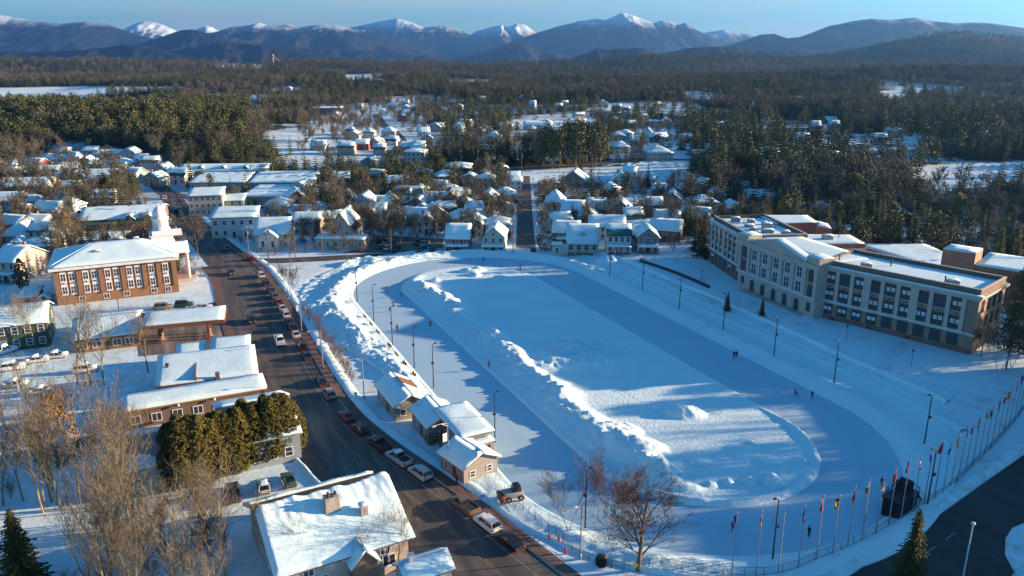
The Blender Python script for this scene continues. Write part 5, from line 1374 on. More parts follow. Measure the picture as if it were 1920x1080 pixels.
walls(sp, 'gx', 0, 6, 0, 4, 2.6, 1.2, wallm((.45, .42, .38), 'clap')); roof_on(sp, 'gx', 0, 6, 0, 4, 2.6, 1.2, .4, ROOFS['dark'], .5, .7, 3)
mb = MB(); mb.box(1, 1.8, 1.6, 2.4, 3.0, 5.0); mb.build('chimney', wallm((.6, .6, .6)), sp); window(sp, 3, 0, .9, 1, 1.1)

# ------------------------------------------------------------------ warming huts beside the track
HUTW = (.28, .27, .25)
def hut(label, org, yaw, w, d, h, rise, kind, bare=None, extra=None, roof='brown', z=0.1, seed=1):
    t = thing('warming_hut', label, 'hut', (org[0], org[1], z), R(yaw))
    walls(t, kind, 0, w, 0, d, h, rise, wallm(HUTW, 'clap'))
    roof_on(t, kind, 0, w, 0, d, h, rise, .5, ROOFS[roof], .45, .9, seed, bare, .12, .15)
    n = max(1, int(w / 2.2))
    for i in range(n): window(t, w * (i + .5) / n, 0, .9, .9, 1.0, 0, 'sash')
    door(t, 0, d * .4, 0, .95, 2.05, R(-90)); window(t, 0, d * .75, .9, .9, 1.0, R(-90), 'sash'); window(t, w, d * .5, .9, .9, 1.0, R(90), 'sash')
    FOOT.append((org[0], org[1], max(w, d) * .8))
    return t
hut('warming hut with a bare brown roof patch farthest up the track', (-21.6, 134.6), 26, 6.0, 11.5, 2.9, 1.7, 'gy', bare={1: .05, 0: .0}, seed=3)
mb = MB(); mb.slab([(3.2, 5.6, 4.62), (6.3, 5.6, 3.0), (6.3, 8.8, 3.0), (3.2, 8.8, 4.62)], .56)
c_ = bpy.data.objects[[o.name for o in COL.objects if o.name.startswith('warming_hut')][-1]]
mb.build('bare_roof_patch', ROOFS['brown'], c_)
hut('second warming hut with smooth shaded snow roof behind the shrubs', (-14.6, 125.6), 26, 6.4, 8.5, 3.2, 1.6, 'gy', seed=4)
h3 = hut('taller flat-roofed pale hut with snow humps between the gabled huts', (-8.6, 119.6), 27, 5.6, 10.6, 4.3, .5, 'flat', seed=5, roof='dark')
mb = MB(); mb.box(1.2, 5.4, -1.8, -.02, -.3, 3.4); q = mb.build('front_bay', wallm(HUTW, 'clap'), h3)
snowq(q, 1.1, 5.5, -1.9, 0, 3.41, .35, .8, 3)
for x in (2.4, 4.2): window(h3, x, -1.8, 1.6, .7, 1.2, 0, 'sash', FRAMED)
hut('nearest warming hut with a wide snow gable and grey end wall by the street lamp', (-7.6, 111.9), 38, 6.6, 6.6, 2.9, 1.6, 'gy', seed=6)

# ------------------------------------------------------------------ trees
def perp(d, r):
    a = Vector((r.uniform(-1, 1), r.uniform(-1, 1), r.uniform(-1, 1))).cross(d)
    return a.normalized() if a.length > 1e-4 else Vector((1, 0, 0))
def ribbon(mb, p, q, w0, w1, r, mi=0):
    s = perp((q - p).normalized(), r)
    mb.add([p - s * w0, p + s * w0, q + s * w1, q - s * w1], [(0, 1, 2, 3)], mi)
def bare_mesh(seed, H=14.0, lean=0.0, kids=(9, 6, 5, 4), tw=0.018, trunk_r=None, spread=0.75, start=0.3, up=0.35, mats=(BARK, BARK), stems=1):
    r = random.Random(seed); tk = MB(); cr = MB()
    tr = trunk_r or H * 0.014
    def grow(p, d, L, rad, lv):
        n = (5, 3, 2, 2, 1, 1)[lv]
        pts = [p]
        for i in range(n):
            d = (d + Vector((r.uniform(-1, 1), r.uniform(-1, 1), r.uniform(-.6, 1) )) * (0.10 + 0.06 * lv) + Vector((0, 0, up * .18 * (lv > 0)))).normalized()
            pts.append(pts[-1] + d * (L / n))
        for i in range(n):
            ra = rad * (1 - .75 * i / n); rb = rad * (1 - .75 * (i + 1) / n)
            if lv == 0: tk.tube(pts[i], pts[i + 1], ra, rb, 6, 0, False)
            elif lv == 1: cr.tube(pts[i], pts[i + 1], max(ra, tw), max(rb, tw), 3, 0, False)
            else: ribbon(cr, pts[i], pts[i + 1], max(ra, tw), max(rb, tw * .6), r, 0)
        if lv < len(kids):
            for k in range(kids[lv]):
                t = (start if lv == 0 else .2) + (1 - (start if lv == 0 else .2)) * ((k + r.random()) / kids[lv])
                f = t * n; i = min(int(f), n - 1)
                q = pts[i].lerp(pts[i + 1], f - i)
                ax = perp(d, r)
                base = (pts[i + 1] - pts[i]).normalized()
                an = r.uniform(.5, .95) * spread * (1.1 if lv == 0 else 1)
                nd = (base * math.cos(an) + ax * math.sin(an)).normalized()
                grow(q, nd, L * (r.uniform(.42, .62) if lv else r.uniform(.35, .55) * (1.25 - .6 * t)), rad * (.5 if lv else .45) * (1.1 - .6 * t), lv + 1)
    for s in range(stems):
        a = 2 * math.pi * s / stems + r.random()
        d0 = Vector((lean, 0, 1)).normalized() if stems == 1 else Vector((.28 * math.cos(a), .28 * math.sin(a), 1)).normalized()
        grow(Vector((0, 0, -.4)), d0, H * .95 * (1 if s == 0 else r.uniform(.75, 1)), tr * (1 if stems == 1 else .7), 0)
    return tk.mesh('trunk', mats[0]), cr.mesh('crown', mats[1])
def spruce_mesh(seed, H=14.0, R0=None, whorls=24, br=8, sprays=5, m=NEEDLE, shape=1.0, size=1.0):
    r = random.Random(seed); tk = MB(); cr = MB()
    R0 = R0 or H * .2
    tk.tube((0, 0, -.4), (0, 0, H * .97), H * .013, .02, 6, 0, False)
    for w in range(whorls):
        f = (w + .3) / whorls
        z = H * (.06 + .93 * f)
        L = R0 * (1 - f) ** (0.85 * shape) * r.uniform(.8, 1.15) + .15
        for b in range(br):
            a = 2 * math.pi * (b + r.random() * .8) / br + w
            l = L * r.uniform(.7, 1.12)
            dx, dy = math.cos(a), math.sin(a)
            n = max(1, int(sprays * (1 - f * .6)))
            for k in range(n):
                t0 = k / n; t1 = (k + 1.25) / n
                za = z - l * t0 * .28 + .10 * l * t0 * t0; zb = z - l * t1 * .28 + .10 * l * t1 * t1 - .08
                wd = (.20 + .34 * (1 - t0)) * (.35 + .28 * l) * size
                sx, sy = -dy * wd, dx * wd
                j = r.uniform(-.15, .15)
                cr.add([(dx * l * t0 + sx * .6, dy * l * t0 + sy * .6, za - .12 * wd), (dx * l * t0 - sx * .6, dy * l * t0 - sy * .6, za - .12 * wd + j), (dx * l * t1 - sx, dy * l * t1 - sy, zb - .3 * wd - j), (dx * l * t1 * 1.04, dy * l * t1 * 1.04, zb - .02), (dx * l * t1 + sx, dy * l * t1 + sy, zb - .3 * wd)],
                       [(0, 1, 2, 3), (0, 3, 4)])
    return tk.mesh('trunk', BARK), cr.mesh('crown', m)
def tuft_mesh(seed, H, clumps, per, m, size=.5, kind='pine', Rm=None):
    """crown of separate tufts: pine (tiers on bare trunk), column (cedar) or dome"""
    r = random.Random(seed); tk = MB(); cr = MB()
    Rm = Rm or H * .22
    tk.tube((0, 0, -.4), (0, 0, H * .9), H * .016, .03, 6, 0, False)
    for c in range(clumps):
        f = (c + r.random()) / clumps; a = r.uniform(0, 6.283)
        if kind == 'pine':
            z = H * (.28 + .70 * f); rad = Rm * (1.05 - f) ** .6 * r.uniform(.25, 1.15) * (1.0 if f > .1 else .7)
            cs = (.9, .45)
        elif kind == 'column':
            z = H * (.02 + .96 * f); rad = Rm * min(1, (1 - f) * 2.2 + .05) ** .7 * (.85 + .15 * r.random()) * min(1, .55 + f * 3)
            cs = (.34, .55)
        else:
            z = H * (.05 + .9 * f); rad = Rm * math.sqrt(max(0.02, 1 - (2 * f - 1) ** 2)) * r.uniform(.8, 1.05); cs = (.4, .4)
        cx, cy = rad * math.cos(a), rad * math.sin(a)
        if kind == 'pine' and rad > .6: tk.tube((0, 0, z - rad * .25), (cx, cy, z), .05 + H * .002, .02, 3, 0, False)
        for k in range(per):
            o = Vector((r.gauss(0, 1) * cs[0], r.gauss(0, 1) * cs[0], r.gauss(0, 1) * cs[1])) * (size * 1.25 if kind == 'pine' else size)
            p = Vector((cx, cy, z)) + o
            nrm = (Vector((math.cos(a), math.sin(a), .35)) + Vector((r.uniform(-1, 1), r.uniform(-1, 1), r.uniform(-1, 1))) * .9).normalized()
            u = perp(nrm, r); v = nrm.cross(u); s = size * r.uniform(.5, 1.05)
            cr.add([p + u * s * .55, p + v * s * .4 - u * s * .1, p - u * s * .55, p - v * s * .4 + Vector((0, 0, -.15 * s))], [(0, 1, 2, 3)])
    return tk.mesh('trunk', BARK), cr.mesh('crown', m)

_tr = {}
def variety(key):
    if key in _tr: return _tr[key]
    k, i = key
    if k == 'bare_near': v = bare_mesh(100 + i, 15, kids=(10, 6, 5, 3), tw=.017, mats=(BARKT, BARKT), up=.5, spread=.7)
    elif k == 'bare_yellow': v = bare_mesh(130 + i, 15, kids=(9, 6, 4, 3), tw=.018, mats=(BARKY, BARKT), up=.7, spread=.6, stems=1 + i)
    elif k == 'bare_dark': v = bare_mesh(160 + i, 13, kids=(13, 8, 7, 5), tw=.020, mats=(BARK, TWIGD), up=.2, spread=.95, start=.18, trunk_r=.3)
    elif k == 'birch': v = bare_mesh(190 + i, 12, kids=(11, 6, 5, 4), tw=.014, mats=(BIRCH, TWIGR), up=.7, spread=.6, stems=2)
    elif k == 'shrub': v = bare_mesh(210 + i, 4, kids=(6, 5, 4), tw=.014, mats=(BARKT, TWIGR), up=.7, spread=.7, stems=6, start=.1)
    elif k == 'bare_mid': v = bare_mesh(230 + i, 12, kids=(10, 7, 6, 3), tw=.034, mats=(BARK, TWIGF), up=.4, spread=.8)
    elif k == 'bare_far': v = bare_mesh(260 + i, 12, kids=(9, 6, 5), tw=.08, mats=(BARK, TWIGF), up=.4, spread=.8)
    elif k == 'spruce_near': v = spruce_mesh(300 + i, 13, whorls=30, br=10, sprays=6, size=.8)
    elif k == 'spruce_mid': v = spruce_mesh(320 + i, 14, R0=2.6, whorls=18, br=7, sprays=3, size=1.15)
    elif k == 'spruce_far': v = spruce_mesh(340 + i, 14, R0=2.7, whorls=11, br=6, sprays=1, m=NEEDLEF, size=1.7)
    elif k == 'pine_near': v = tuft_mesh(360 + i, 17, 90, 26, NEEDLE, .62, 'pine', 4.2)
    elif k == 'pine_mid': v = tuft_mesh(380 + i, 16, 46, 10, NEEDLEF, 1.0, 'pine', 3.8)
    elif k == 'pine_far': v = tuft_mesh(390 + i, 15, 44, 8, NEEDLEF, 1.0, 'pine', 3.2)
    elif k == 'cedar': v = tuft_mesh(400 + i, 10, 520, 17, CEDAR, .23, 'column', 1.5)
    elif k == 'cedar_brown': v = tuft_mesh(420 + i, 12, 300, 10, CEDARB, .36, 'column', 2.4)
    elif k == 'dome': v = tuft_mesh(440 + i, 6, 220, 9, CEDARB if i else NEEDLE, .34, 'dome', 3.0)
    _tr[key] = v
    return v
BASEH = {'bare_near': 15, 'bare_yellow': 15, 'bare_dark': 13, 'birch': 12, 'shrub': 4, 'bare_mid': 12, 'bare_far': 12, 'spruce_near': 13, 'spruce_mid': 14, 'spruce_far': 14, 'pine_near': 17, 'pine_mid': 16, 'pine_far': 15, 'cedar': 10, 'cedar_brown': 12, 'dome': 6}
NAMES = {'bare': 'bare_tree', 'birch': 'birch_tree', 'shrub': 'bare_shrub', 'spruce': 'spruce_tree', 'pine': 'pine_tree', 'cedar': 'cedar_tree', 'dome': 'clipped_shrub'}
tr_rnd = random.Random(21)
def tree(kind, i, x, y, h, label, group=None, z=None, rz=None, wid=1.0):
    tk, cr = variety((kind, i))
    k = kind.split('_')[0]
    s = h / BASEH[kind]
    t = thing(NAMES[k], label, 'shrub' if k in ('shrub', 'dome') else 'tree', (x, y, oz(x, y) if z is None else z), tr_rnd.uniform(0, 6.28) if rz is None else rz, group)
    t.scale = (s * wid, s * wid, s)
    inst('trunk', tk, t); inst('crown', cr, t)
    return t
def tpx(kind, i, px, py, h, label, group=None, **k):
    p = ground(px, py)
    return tree(kind, i, p.x, p.y, h, label, group, **k)

# --- single trees of the photograph
tpx('bare_near', 0, 278, 698, 12.5, 'big bare tree with a forked trunk beside the tavern roof')
tpx('bare_near', 1, 145, 722, 15, 'slender bare tree in front of the brown store, left of a close pair')
tpx('bare_near', 2, 172, 726, 15, 'slender leaning bare tree in front of the brown store roof')
tpx('bare_near', 3, 196, 722, 14, 'slender bare tree at the right corner of the brown store roof')
tpx('bare_near', 1, 70, 655, 11, 'bare tree beside the dark green wooden building')
tpx('bare_near', 0, 34, 650, 11, 'bare tree in front of the dark green wooden building')
tpx('bare_near', 2, 85, 640, 10, 'thin bare tree right of the dark green wooden building')
tpx('bare_mid', 0, 372, 486, 13, 'broad bare tree on the lawn right of the town hall cupola')
tpx('bare_mid', 1, 549, 562, 9, 'bare tree at the street corner by the small snow court')
tpx('bare_dark', 0, 1195, 1068, 11.5, 'dark spreading bare tree in front of the near bend of the oval', wid=1.35)
tpx('birch', 0, 1066, 1002, 9.5, 'white-stemmed birch left of the dark spreading tree')
tpx('birch', 1, 1150, 990, 9, 'reddish birch behind the dark spreading tree')
tpx('birch', 0, 1178, 985, 8, 'small reddish birch right behind the dark spreading tree')
tpx('cedar_brown', 0, 132, 478, 15, 'tall brown cedar behind the town hall')
tpx('cedar', 1, 44, 540, 9, 'dark conifer beside the cream house at the left edge', wid=1.3)
tpx('cedar_brown', 1, 108, 868, 12.5, 'bushy golden-brown tree among the bare trees at the lower left', wid=1.35)
tpx('cedar_brown', 0, 690, 372, 11, 'golden cedar in the middle of the town gardens', wid=1.2)
tpx('dome', 1, 1024, 470, 7.2, 'dome-shaped brown shrub beside the straight street')
tpx('cedar_brown', 1, 846, 404, 10, 'golden conifer between the town houses', wid=1.1)
tpx('cedar_brown', 0, 924, 422, 10, 'golden-brown conifer left of the straight street')
tpx('spruce_mid', 0, 622, 372, 14, 'dark spruce among the town gardens left of the golden cedar')
tpx('spruce_mid', 1, 1108, 352, 15, 'sparse lone pine-like spruce at the edge of the snow field')
tpx('spruce_mid', 2, 1088, 322, 13, 'lone spruce on the far road beside the snow field')
tpx('spruce_mid', 0, 1214, 352, 13, 'dark spruce on the snow field near the red barn')
tpx('spruce_mid', 1, 1318, 482, 15, 'tall dark spruce against the left end of the school', wid=1.3)
tpx('spruce_mid', 2, 1302, 470, 13, 'shorter dark spruce left of the school beside the tall one')
tpx('spruce_mid', 0, 1456, 404, 13, 'dark spruce rising behind the school roof', wid=1.4)
tpx('spruce_near', 0, 1363, 585, 5.4, 'small dark spruce in front of the school flag')
tpx('spruce_near', 1, 1428, 594, 5.2, 'small dark spruce in front of the school doors')
tpx('pine_near', 0, 1886, 692, 15, 'large pine at the right end of the school')
tpx('pine_near', 1, 1930, 700, 16, 'large pine at the right picture edge beyond the school')
tpx('birch', 0, 1872, 700, 10, 'pale leaning birch below the large pine')
tpx('birch', 1, 1896, 690, 9, 'thin pale birch beside the lit snow patch at the right edge')
tpx('bare_dark', 1, 1840, 668, 6, 'low bare thicket at the school corner')
tpx('spruce_near', 2, 1702, 1104, 12.0, 'dark spruce in front of the black platform by the flagpoles')
tpx('spruce_near', 0, 48, 1112, 12.5, 'deep green spruce in the lower left corner', wid=1.25)
tpx('bare_mid', 2, 650, 490, 8, 'bare tree beside the grey-green shop')
tpx('bare_mid', 0, 700, 440, 12, 'tall bare tree behind the grey-green shop')
tpx('bare_mid', 1, 1012, 450, 12, 'large bare tree right of the straight street')
tpx('bare_mid', 2, 960, 440, 12, 'large bare tree left of the straight street')
for i in range(19):
    px = 332 + i * 12.2; py = 912 - i * 3.5 + tr_rnd.uniform(-3, 3)
    tpx('cedar', i % 3, px, py, tr_rnd.uniform(9.4, 11.8), 'olive cedar in the dense cedar row behind the parked cars', 'cedar row behind the parked cars', wid=1.55)
for i in range(11):
    tpx('cedar', (i + 1) % 3, 322 + i * 20, 886 - i * 4.6, tr_rnd.uniform(8.6, 10.6), 'olive cedar in the dense cedar row behind the parked cars', 'cedar row behind the parked cars', wid=1.55)
# bare wood at the lower left
bw = random.Random(8)
for i in range(48):
    for _ in range(30):
        px = bw.uniform(-60, 470); py = bw.uniform(790, 1190)
        if py > 855 - (px - 0) * .02 and not (px > 330 and py < 985) and not (px > 430 and 960 < py < 1110) and not (px < 150 and py > 985): break
    k = bw.choice(['bare_near', 'bare_near', 'bare_yellow', 'bare_yellow', 'bare_near'])
    tpx(k, bw.randrange(3 if k == 'bare_near' else 2), px, py, bw.uniform(9, 15) if py < 1000 else bw.uniform(8, 13), 'bare tan tree in the tangled wood at the lower left', 'bare wood at the lower left')
for i in range(34):
    px = bw.uniform(-30, 420); py = bw.uniform(740, 1120)
    if px > 300 and py < 985: continue
    tpx('shrub', i % 2, px, py, bw.uniform(3, 6), 'bare brush under the trees of the lower left wood', 'brush at the lower left')
for px, py, h in [(520, 1075, 9), (560, 1088, 8), (720, 1060, 7), (745, 1075, 8), (690, 1082, 6.5), (770, 1035, 5)]:
    tpx('bare_near', int(px) % 3, px, py, h, 'thin bare tree in front of the foreground lodge', 'bare trees before the lodge')
for px, py, h in [(25, 1000, 14)]:
    pass
# shrubs along the oval fence and huts
hs = random.Random(4)
for i in range(16):
    f = i / 15; px = 572 + 88 * f + hs.uniform(-4, 4); py = 585 + 130 * f
    tpx('shrub', i % 2, px, py, hs.uniform(2.0, 3.8), 'bare shrub in the thin hedge between pavement and snow piles', 'thin hedge along the pavement', z=0.0)
for px, py, h in [(770, 775, 3.5), (785, 790, 4), (758, 768, 3), (812, 815, 3.6), (800, 800, 4.2), (825, 838, 3)]:
    tpx('shrub', int(px) % 2, px, py, h, 'bare shrub between the pavement and the warming huts', 'shrubs by the warming huts', z=0.0)
tpx('dome', 0, 808, 833, 2.2, 'round clipped evergreen beside the warming huts', z=0.0)

# --- trees that shade the right-hand side, standing right of the picture
ot = random.Random(12)
for i in range(15):
    x = ot.uniform(128, 150); y = 112 + i * 2.4 + ot.uniform(-1.5, 1.5)
    tree(ot.choice(['pine_near', 'bare_near', 'bare_near', 'spruce_near']), ot.randrange(2), x, y, ot.uniform(17, 24), 'tall tree on the rise right of the oval road', 'trees on the rise right of the oval', z=2.0)
for i in range(9):
    tree('pine_near', i % 2, 118.5 + (i % 3) * 6 + ot.uniform(-1, 1), 162 + i * 2.6, ot.uniform(14, 18), 'dark pine on the rise beyond the end of the school', 'pines beyond the end of the school', z=2.0)
for i in range(8):
    tree('bare_near', i % 3, ot.uniform(112, 150), ot.uniform(146, 166), ot.uniform(8, 12), 'low bare tree on the rise right of the school', 'trees on the rise right of the school', z=2.0)

pc = random.Random(31)
for i in range(26):
    px = pc.uniform(990, 1128); h = 17 + 8 * (1 - abs(px - 1085) / 100) + pc.uniform(-2, 2)
    tpx('pine_mid', i % 3, px, pc.uniform(300, 316), h, 'tall pine in the dark cluster above the snow field', 'pine cluster above the snow field')
for i in range(34):
    tpx('spruce_mid', i % 3, pc.uniform(795, 1000), pc.uniform(300, 317), pc.uniform(12, 18), 'dark spruce in the shaded belt along the far road', 'spruce belt along the far road')
# --- wood and town trees: candidates over the whole view
rs = np.random.RandomState(5)
def cand(n, r0, r1, half=37.0):
    r = np.sqrt(rs.uniform(r0 ** 2, r1 ** 2, n)); a = np.radians(rs.uniform(-half, half, n))
    x = r * np.sin(a); y = r * np.cos(a)
    z = T0(x, y); px, py = proj(x, y, z)
    return x, y, z, px, py, r
sets = [cand(6000, 225, 480, 40), cand(9500, 400, 900), cand(27000, 900, 2000), cand(24000, 2000, 3900)]
X, Y, Z, PX, PY, RAD = [np.concatenate([s[i] for s in sets]) for i in range(6)]
te = town_edge(PX)
intown = PY > te
keep = np.ones(len(X), bool)
hamlet = (~intown) & (PX > 590) & (PX < 1320) & (PY > 192) & (PY < 300)
u = rs.uniform(0, 1, len(X))
keep &= ~(intown & (u > np.where(RAD < 480, .60, .45)))
keep &= ~(hamlet & (u > .5))
keep &= ~((~intown) & (RAD < 480) & (u > .9))
for poly in FIELDS + [[(-80, 188), (400, 180), (300, 200), (180, 204), (-80, 206)], [(1700, 340), (1960, 330), (1960, 396), (1780, 400), (1700, 385)], [(960, 340), (1290, 340), (1290, 372), (960, 368)], [(150, 400), (345, 400), (350, 474), (160, 474)], [(345, 396), (560, 380), (560, 482), (352, 482)], [(330, 352), (560, 352), (560, 384), (330, 384)]]: keep &= ~(inpoly(PX, PY, poly) & (rs.uniform(0, 1, len(X)) < .93))
for poly in FIELDS: keep &= ~inpoly(PX, PY, poly)
keep &= ~((clearing(X, Y) > .5) & (rs.uniform(0, 1, len(X)) < .88))
s_, t_ = st_of(X, Y)
keep &= stad(s_, t_, O_HALF, O_R) > 20
keep &= ~((Y < 262) & (X > -70) & (X < 60)) & ~((Y < 288) & (X > -10) & (X < 62))          # oval grounds and school lawn
keep &= ~((t_ > 30) & (t_ < 66) & (np.abs(s_) < 90))
keep &= ~((X < -45) & (Y < 232) & (X > -160))          # town hall block is placed by hand
for fx, fy, fr__ in FOOT: keep &= (X - fx) ** 2 + (Y - fy) ** 2 > (fr__ * .8 + .8) ** 2
# sight lines kept open in front of the listed house fronts
for fx, fy, fr__ in FOOT:
    if fy > 480: keep &= ~((np.abs(X - fx * Y / fy) < 7) & (Y < fy) & (Y > fy - 45) & (rs.uniform(0, 1, len(X)) < .8))
    if fy < 275: keep &= ~((np.abs(X - fx) < fr__ * .6) & (Y < fy) & (Y > fy - fr__ - 6))
def near_line(P, d):
    k = np.zeros(len(X), bool)
    for q in P[::3]: k |= (X - q[0]) ** 2 + (Y - q[1]) ** 2 < d * d
    return k
for ln, d in ((resample([at(*q) for q in [(985, 479), (985, 440), (984, 400), (983, 360), (982, 330)]], 60), 7), (RK[:170] * .5 + LK[:170] * .5, 12),
              (resample([at(*q) for q in [(420, 486), (580, 486), (850, 476), (1150, 484), (1300, 488)]], 90), 7), (resample([at(*q) for q in [(690, 318), (745, 285), (752, 270), (735, 250), (706, 215)]], 60), 12),
              (resample([at(*q) for q in [(830, 322), (960, 318), (1200, 300), (1300, 300)]], 60), 10)):
    keep &= ~near_line(ln, d)
X, Y, Z, PX, PY, RAD, intown = [a[keep] for a in (X, Y, Z, PX, PY, RAD, intown)]
con = fbm(X / 140, Y / 140, 3, 14) + rs.uniform(-.16, .16, len(X))
pinehill = (PX < 470) & (PY > 205) & (PY < 285)
right = (PX > 1270) & (PY < 400) & (PY > 200)
p_con = np.where(intown, .55, .405) - .20 * pinehill - .06 * right - .10 * ((PX > 800) & (PX < 1180) & (PY > 250) & (PY < 320)) + .05 * ((PX > 640) & (PX < 1300) & (PY > 170) & (PY < 225)) - .05 * (RAD > 900)
behind = (PX > 1430) & (PY > 365) & (PY < 480)
p_con = np.where(behind, .62, p_con)
iscon = con > p_con
pine = iscon & ((rs.uniform(0, 1, len(X)) < .14) | (pinehill & (rs.uniform(0, 1, len(X)) < .8)))
H_ = rs.uniform(9, 16, len(X)) + np.where(iscon, 1.5, -0.5) + np.where(pinehill | right, 2.5, 0) + np.where(intown, -3.6, 0) + np.where((PX > 1680) & (PY > 340) & (PY < 440), -3.5, 0) + np.where(RAD > 2000, 2, 0)
H_ = H_ + np.where(intown, 0, 7 * (fbm(X / 45, Y / 45, 2, 66) - .5))
order = np.argsort(RAD)
def zone_label(kind, i):
    if intown[i]:
        return ('bare brown tree among the snow-roofed town houses', 'bare trees among the houses') if kind == 'bare' else ('dark conifer among the snow-roofed town houses', 'conifers among the houses')
    if PX[i] > 1270: return ('bare grey-brown tree in the wood behind the school', 'bare trees behind the school') if kind == 'bare' else ('dark conifer in the wood behind the school', 'conifers behind the school')
    if PX[i] < 600: return ('bare brown tree on the edge of the left-hand pine wood', 'bare trees by the pine wood') if kind == 'bare' else ('olive conifer on the edge of the left-hand pine wood', 'conifers of the pine wood')
    return ('bare brown tree in the wood beyond the town', 'bare trees beyond the town') if kind == 'bare' else ('dark conifer in the wood beyond the town', 'conifers beyond the town')
done = {'bare': 0, 'spruce': 0, 'pine': 0}
restl = {'bare': [], 'spruce': [], 'pine': []}
for i in order:
    k = 'pine' if pine[i] else ('spruce' if iscon[i] else 'bare')
    lim = 190 if k == 'bare' else (200 if k == 'spruce' else 120)
    if done[k] < lim and abs(PX[i] - 960) < 1010 and PY[i] > 90:
        lab, grp = zone_label('bare' if k == 'bare' else 'con', i)
        if k == 'pine': lab = lab.replace('conifer', 'pine'); grp = grp.replace('conifers', 'pines')
        if k == 'spruce': lab = lab.replace('conifer', 'spruce'); grp = grp.replace('conifers', 'spruces')
        tree(k + ('_mid' if RAD[i] < 700 else '_far'), done[k] % 3, float(X[i]), float(Y[i]), float(H_[i]), lab, grp, z=float(Z[i]) - .1)
        done[k] += 1
    else:
        restl[k].append(i)

def scatter(name, label, idx, src, base):
    idx = np.array(idx)
    me = bpy.data.meshes.new(name)
    me.vertices.add(len(idx))
    me.vertices.foreach_set('co', np.stack([X[idx], Y[idx], Z[idx] - .2], -1).astype(np.float32).ravel())
    for nm, v in (('sc', H_[idx] / base), ('rot', rs.uniform(0, 6.28, len(idx)))):
        a = me.attributes.new(nm, 'FLOAT', 'POINT'); a.data.foreach_set('value', v.astype(np.float32))
    o = inst(name, me); tag(o, label, 'forest', 'valley forest', 'stuff')
    ng = bpy.data.node_groups.new(name, 'GeometryNodeTree')
    ng.interface.new_socket('Geometry', in_out='INPUT', socket_type='NodeSocketGeometry'); ng.interface.new_socket('Geometry', in_out='OUTPUT', socket_type='NodeSocketGeometry')
    gi = ng.nodes.new('NodeGroupInput'); go = ng.nodes.new('NodeGroupOutput')
    ip = ng.nodes.new('GeometryNodeInstanceOnPoints'); oi = ng.nodes.new('GeometryNodeObjectInfo')
    oi.inputs['Object'].default_value = src; oi.transform_space = 'ORIGINAL'; oi.inputs['As Instance'].default_value = True
    na = ng.nodes.new('GeometryNodeInputNamedAttribute'); na.data_type = 'FLOAT'; na.inputs[0].default_value = 'sc'
    nb = ng.nodes.new('GeometryNodeInputNamedAttribute'); nb.data_type = 'FLOAT'; nb.inputs[0].default_value = 'rot'
    cx = ng.nodes.new('ShaderNodeCombineXYZ')
    L = ng.links.new
    L(gi.outputs[0], ip.inputs['Points']); L(oi.outputs['Geometry'], ip.inputs['Instance']); L(na.outputs[0], ip.inputs['Scale'])
    L(nb.outputs[0], cx.inputs[2]); L(cx.outputs[0], ip.inputs['Rotation']); L(ip.outputs[0], go.inputs[0])
    md = o.modifiers.new('trees', 'NODES'); md.node_group = ng
    return o
def far_source(kind, i, h, px, py, label):
    t = tpx(kind, i, px, py, h, label)
    return [c for c in t.children if c.name.startswith('crown')][0]
srcs = {'bare': [far_source('bare_far', i, 11, *q) for i, q in enumerate([(566, 300, 'bare tree at the head of the shaded snow slope'), (612, 320, 'bare tree at the foot of the shaded snow slope')])],
        'spruce': [far_source('spruce_far', i, 13, *q) for i, q in enumerate([(545, 290, 'dark spruce left of the shaded snow slope'), (572, 318, 'dark spruce in the middle of the shaded snow slope')])],
        'pine': [far_source('pine_far', i, 13, *q) for i, q in enumerate([(500, 305, 'olive pine at the right end of the pine wood'), (480, 300, 'broad olive pine at the right end of the pine wood')])]}
LBL = {'bare': 'brown leafless forest filling the valley beyond the town', 'spruce': 'dark spruce forest filling the valley beyond the town', 'pine': 'olive pine forest on the low hills beyond the town'}
for k, idx in restl.items():
    bh = {'bare': 12, 'spruce': 14, 'pine': 15}[k]
    for j in range(2):
        scatter('forest', LBL[k], idx[j::2], srcs[k][j], bh)

# low bare brush in the town gardens
n0 = len(X)
bx_, by_, bz_, bpx, bpy_, brad = cand(5200, 225, 470, 40)
bt = bpy_ > town_edge(bpx) - 4
ok = bt & (stad(*st_of(bx_, by_), O_HALF, O_R) > 20) & ~((by_ < 258) & (bx_ > -75) & (bx_ < 60)) & ~((bx_ < -45) & (by_ < 232) & (bx_ > -160))
s2, t2 = st_of(bx_, by_)
ok &= ~((t2 > 30) & (t2 < 64) & (np.abs(s2) < 90))
for fx, fy, fr__ in FOOT: ok &= (bx_ - fx) ** 2 + (by_ - fy) ** 2 > (fr__ * .85) ** 2
for ln, d in ((resample([at(*q) for q in [(985, 479), (985, 440), (984, 400), (983, 360), (982, 330)]], 60), 5), (RK[:170] * .5 + LK[:170] * .5, 10), (resample([at(*q) for q in [(420, 486), (580, 486), (850, 476), (1150, 484), (1300, 488)]], 90), 6)):
    for q in ln[::2]: ok &= (bx_ - q[0]) ** 2 + (by_ - q[1]) ** 2 > d * d
for poly in FIELDS + [[(160, 415), (345, 405), (350, 474), (160, 460)]]: ok &= ~inpoly(bpx, bpy_, poly)
X, Y, Z = bx_[ok], by_[ok], bz_[ok] + .2
H_ = rs.uniform(1.2, 3.4, len(X))
sh = tpx('shrub', 0, 1262, 470, 2.8, 'bare bush on the lawn left of the school corner')
o = scatter('undergrowth', 'bare brown bushes filling the town gardens', np.arange(len(X)), [c for c in sh.children if c.name.startswith('crown')][0], 4)
o['category'] = 'bushes'; o['group'] = 'garden bushes'

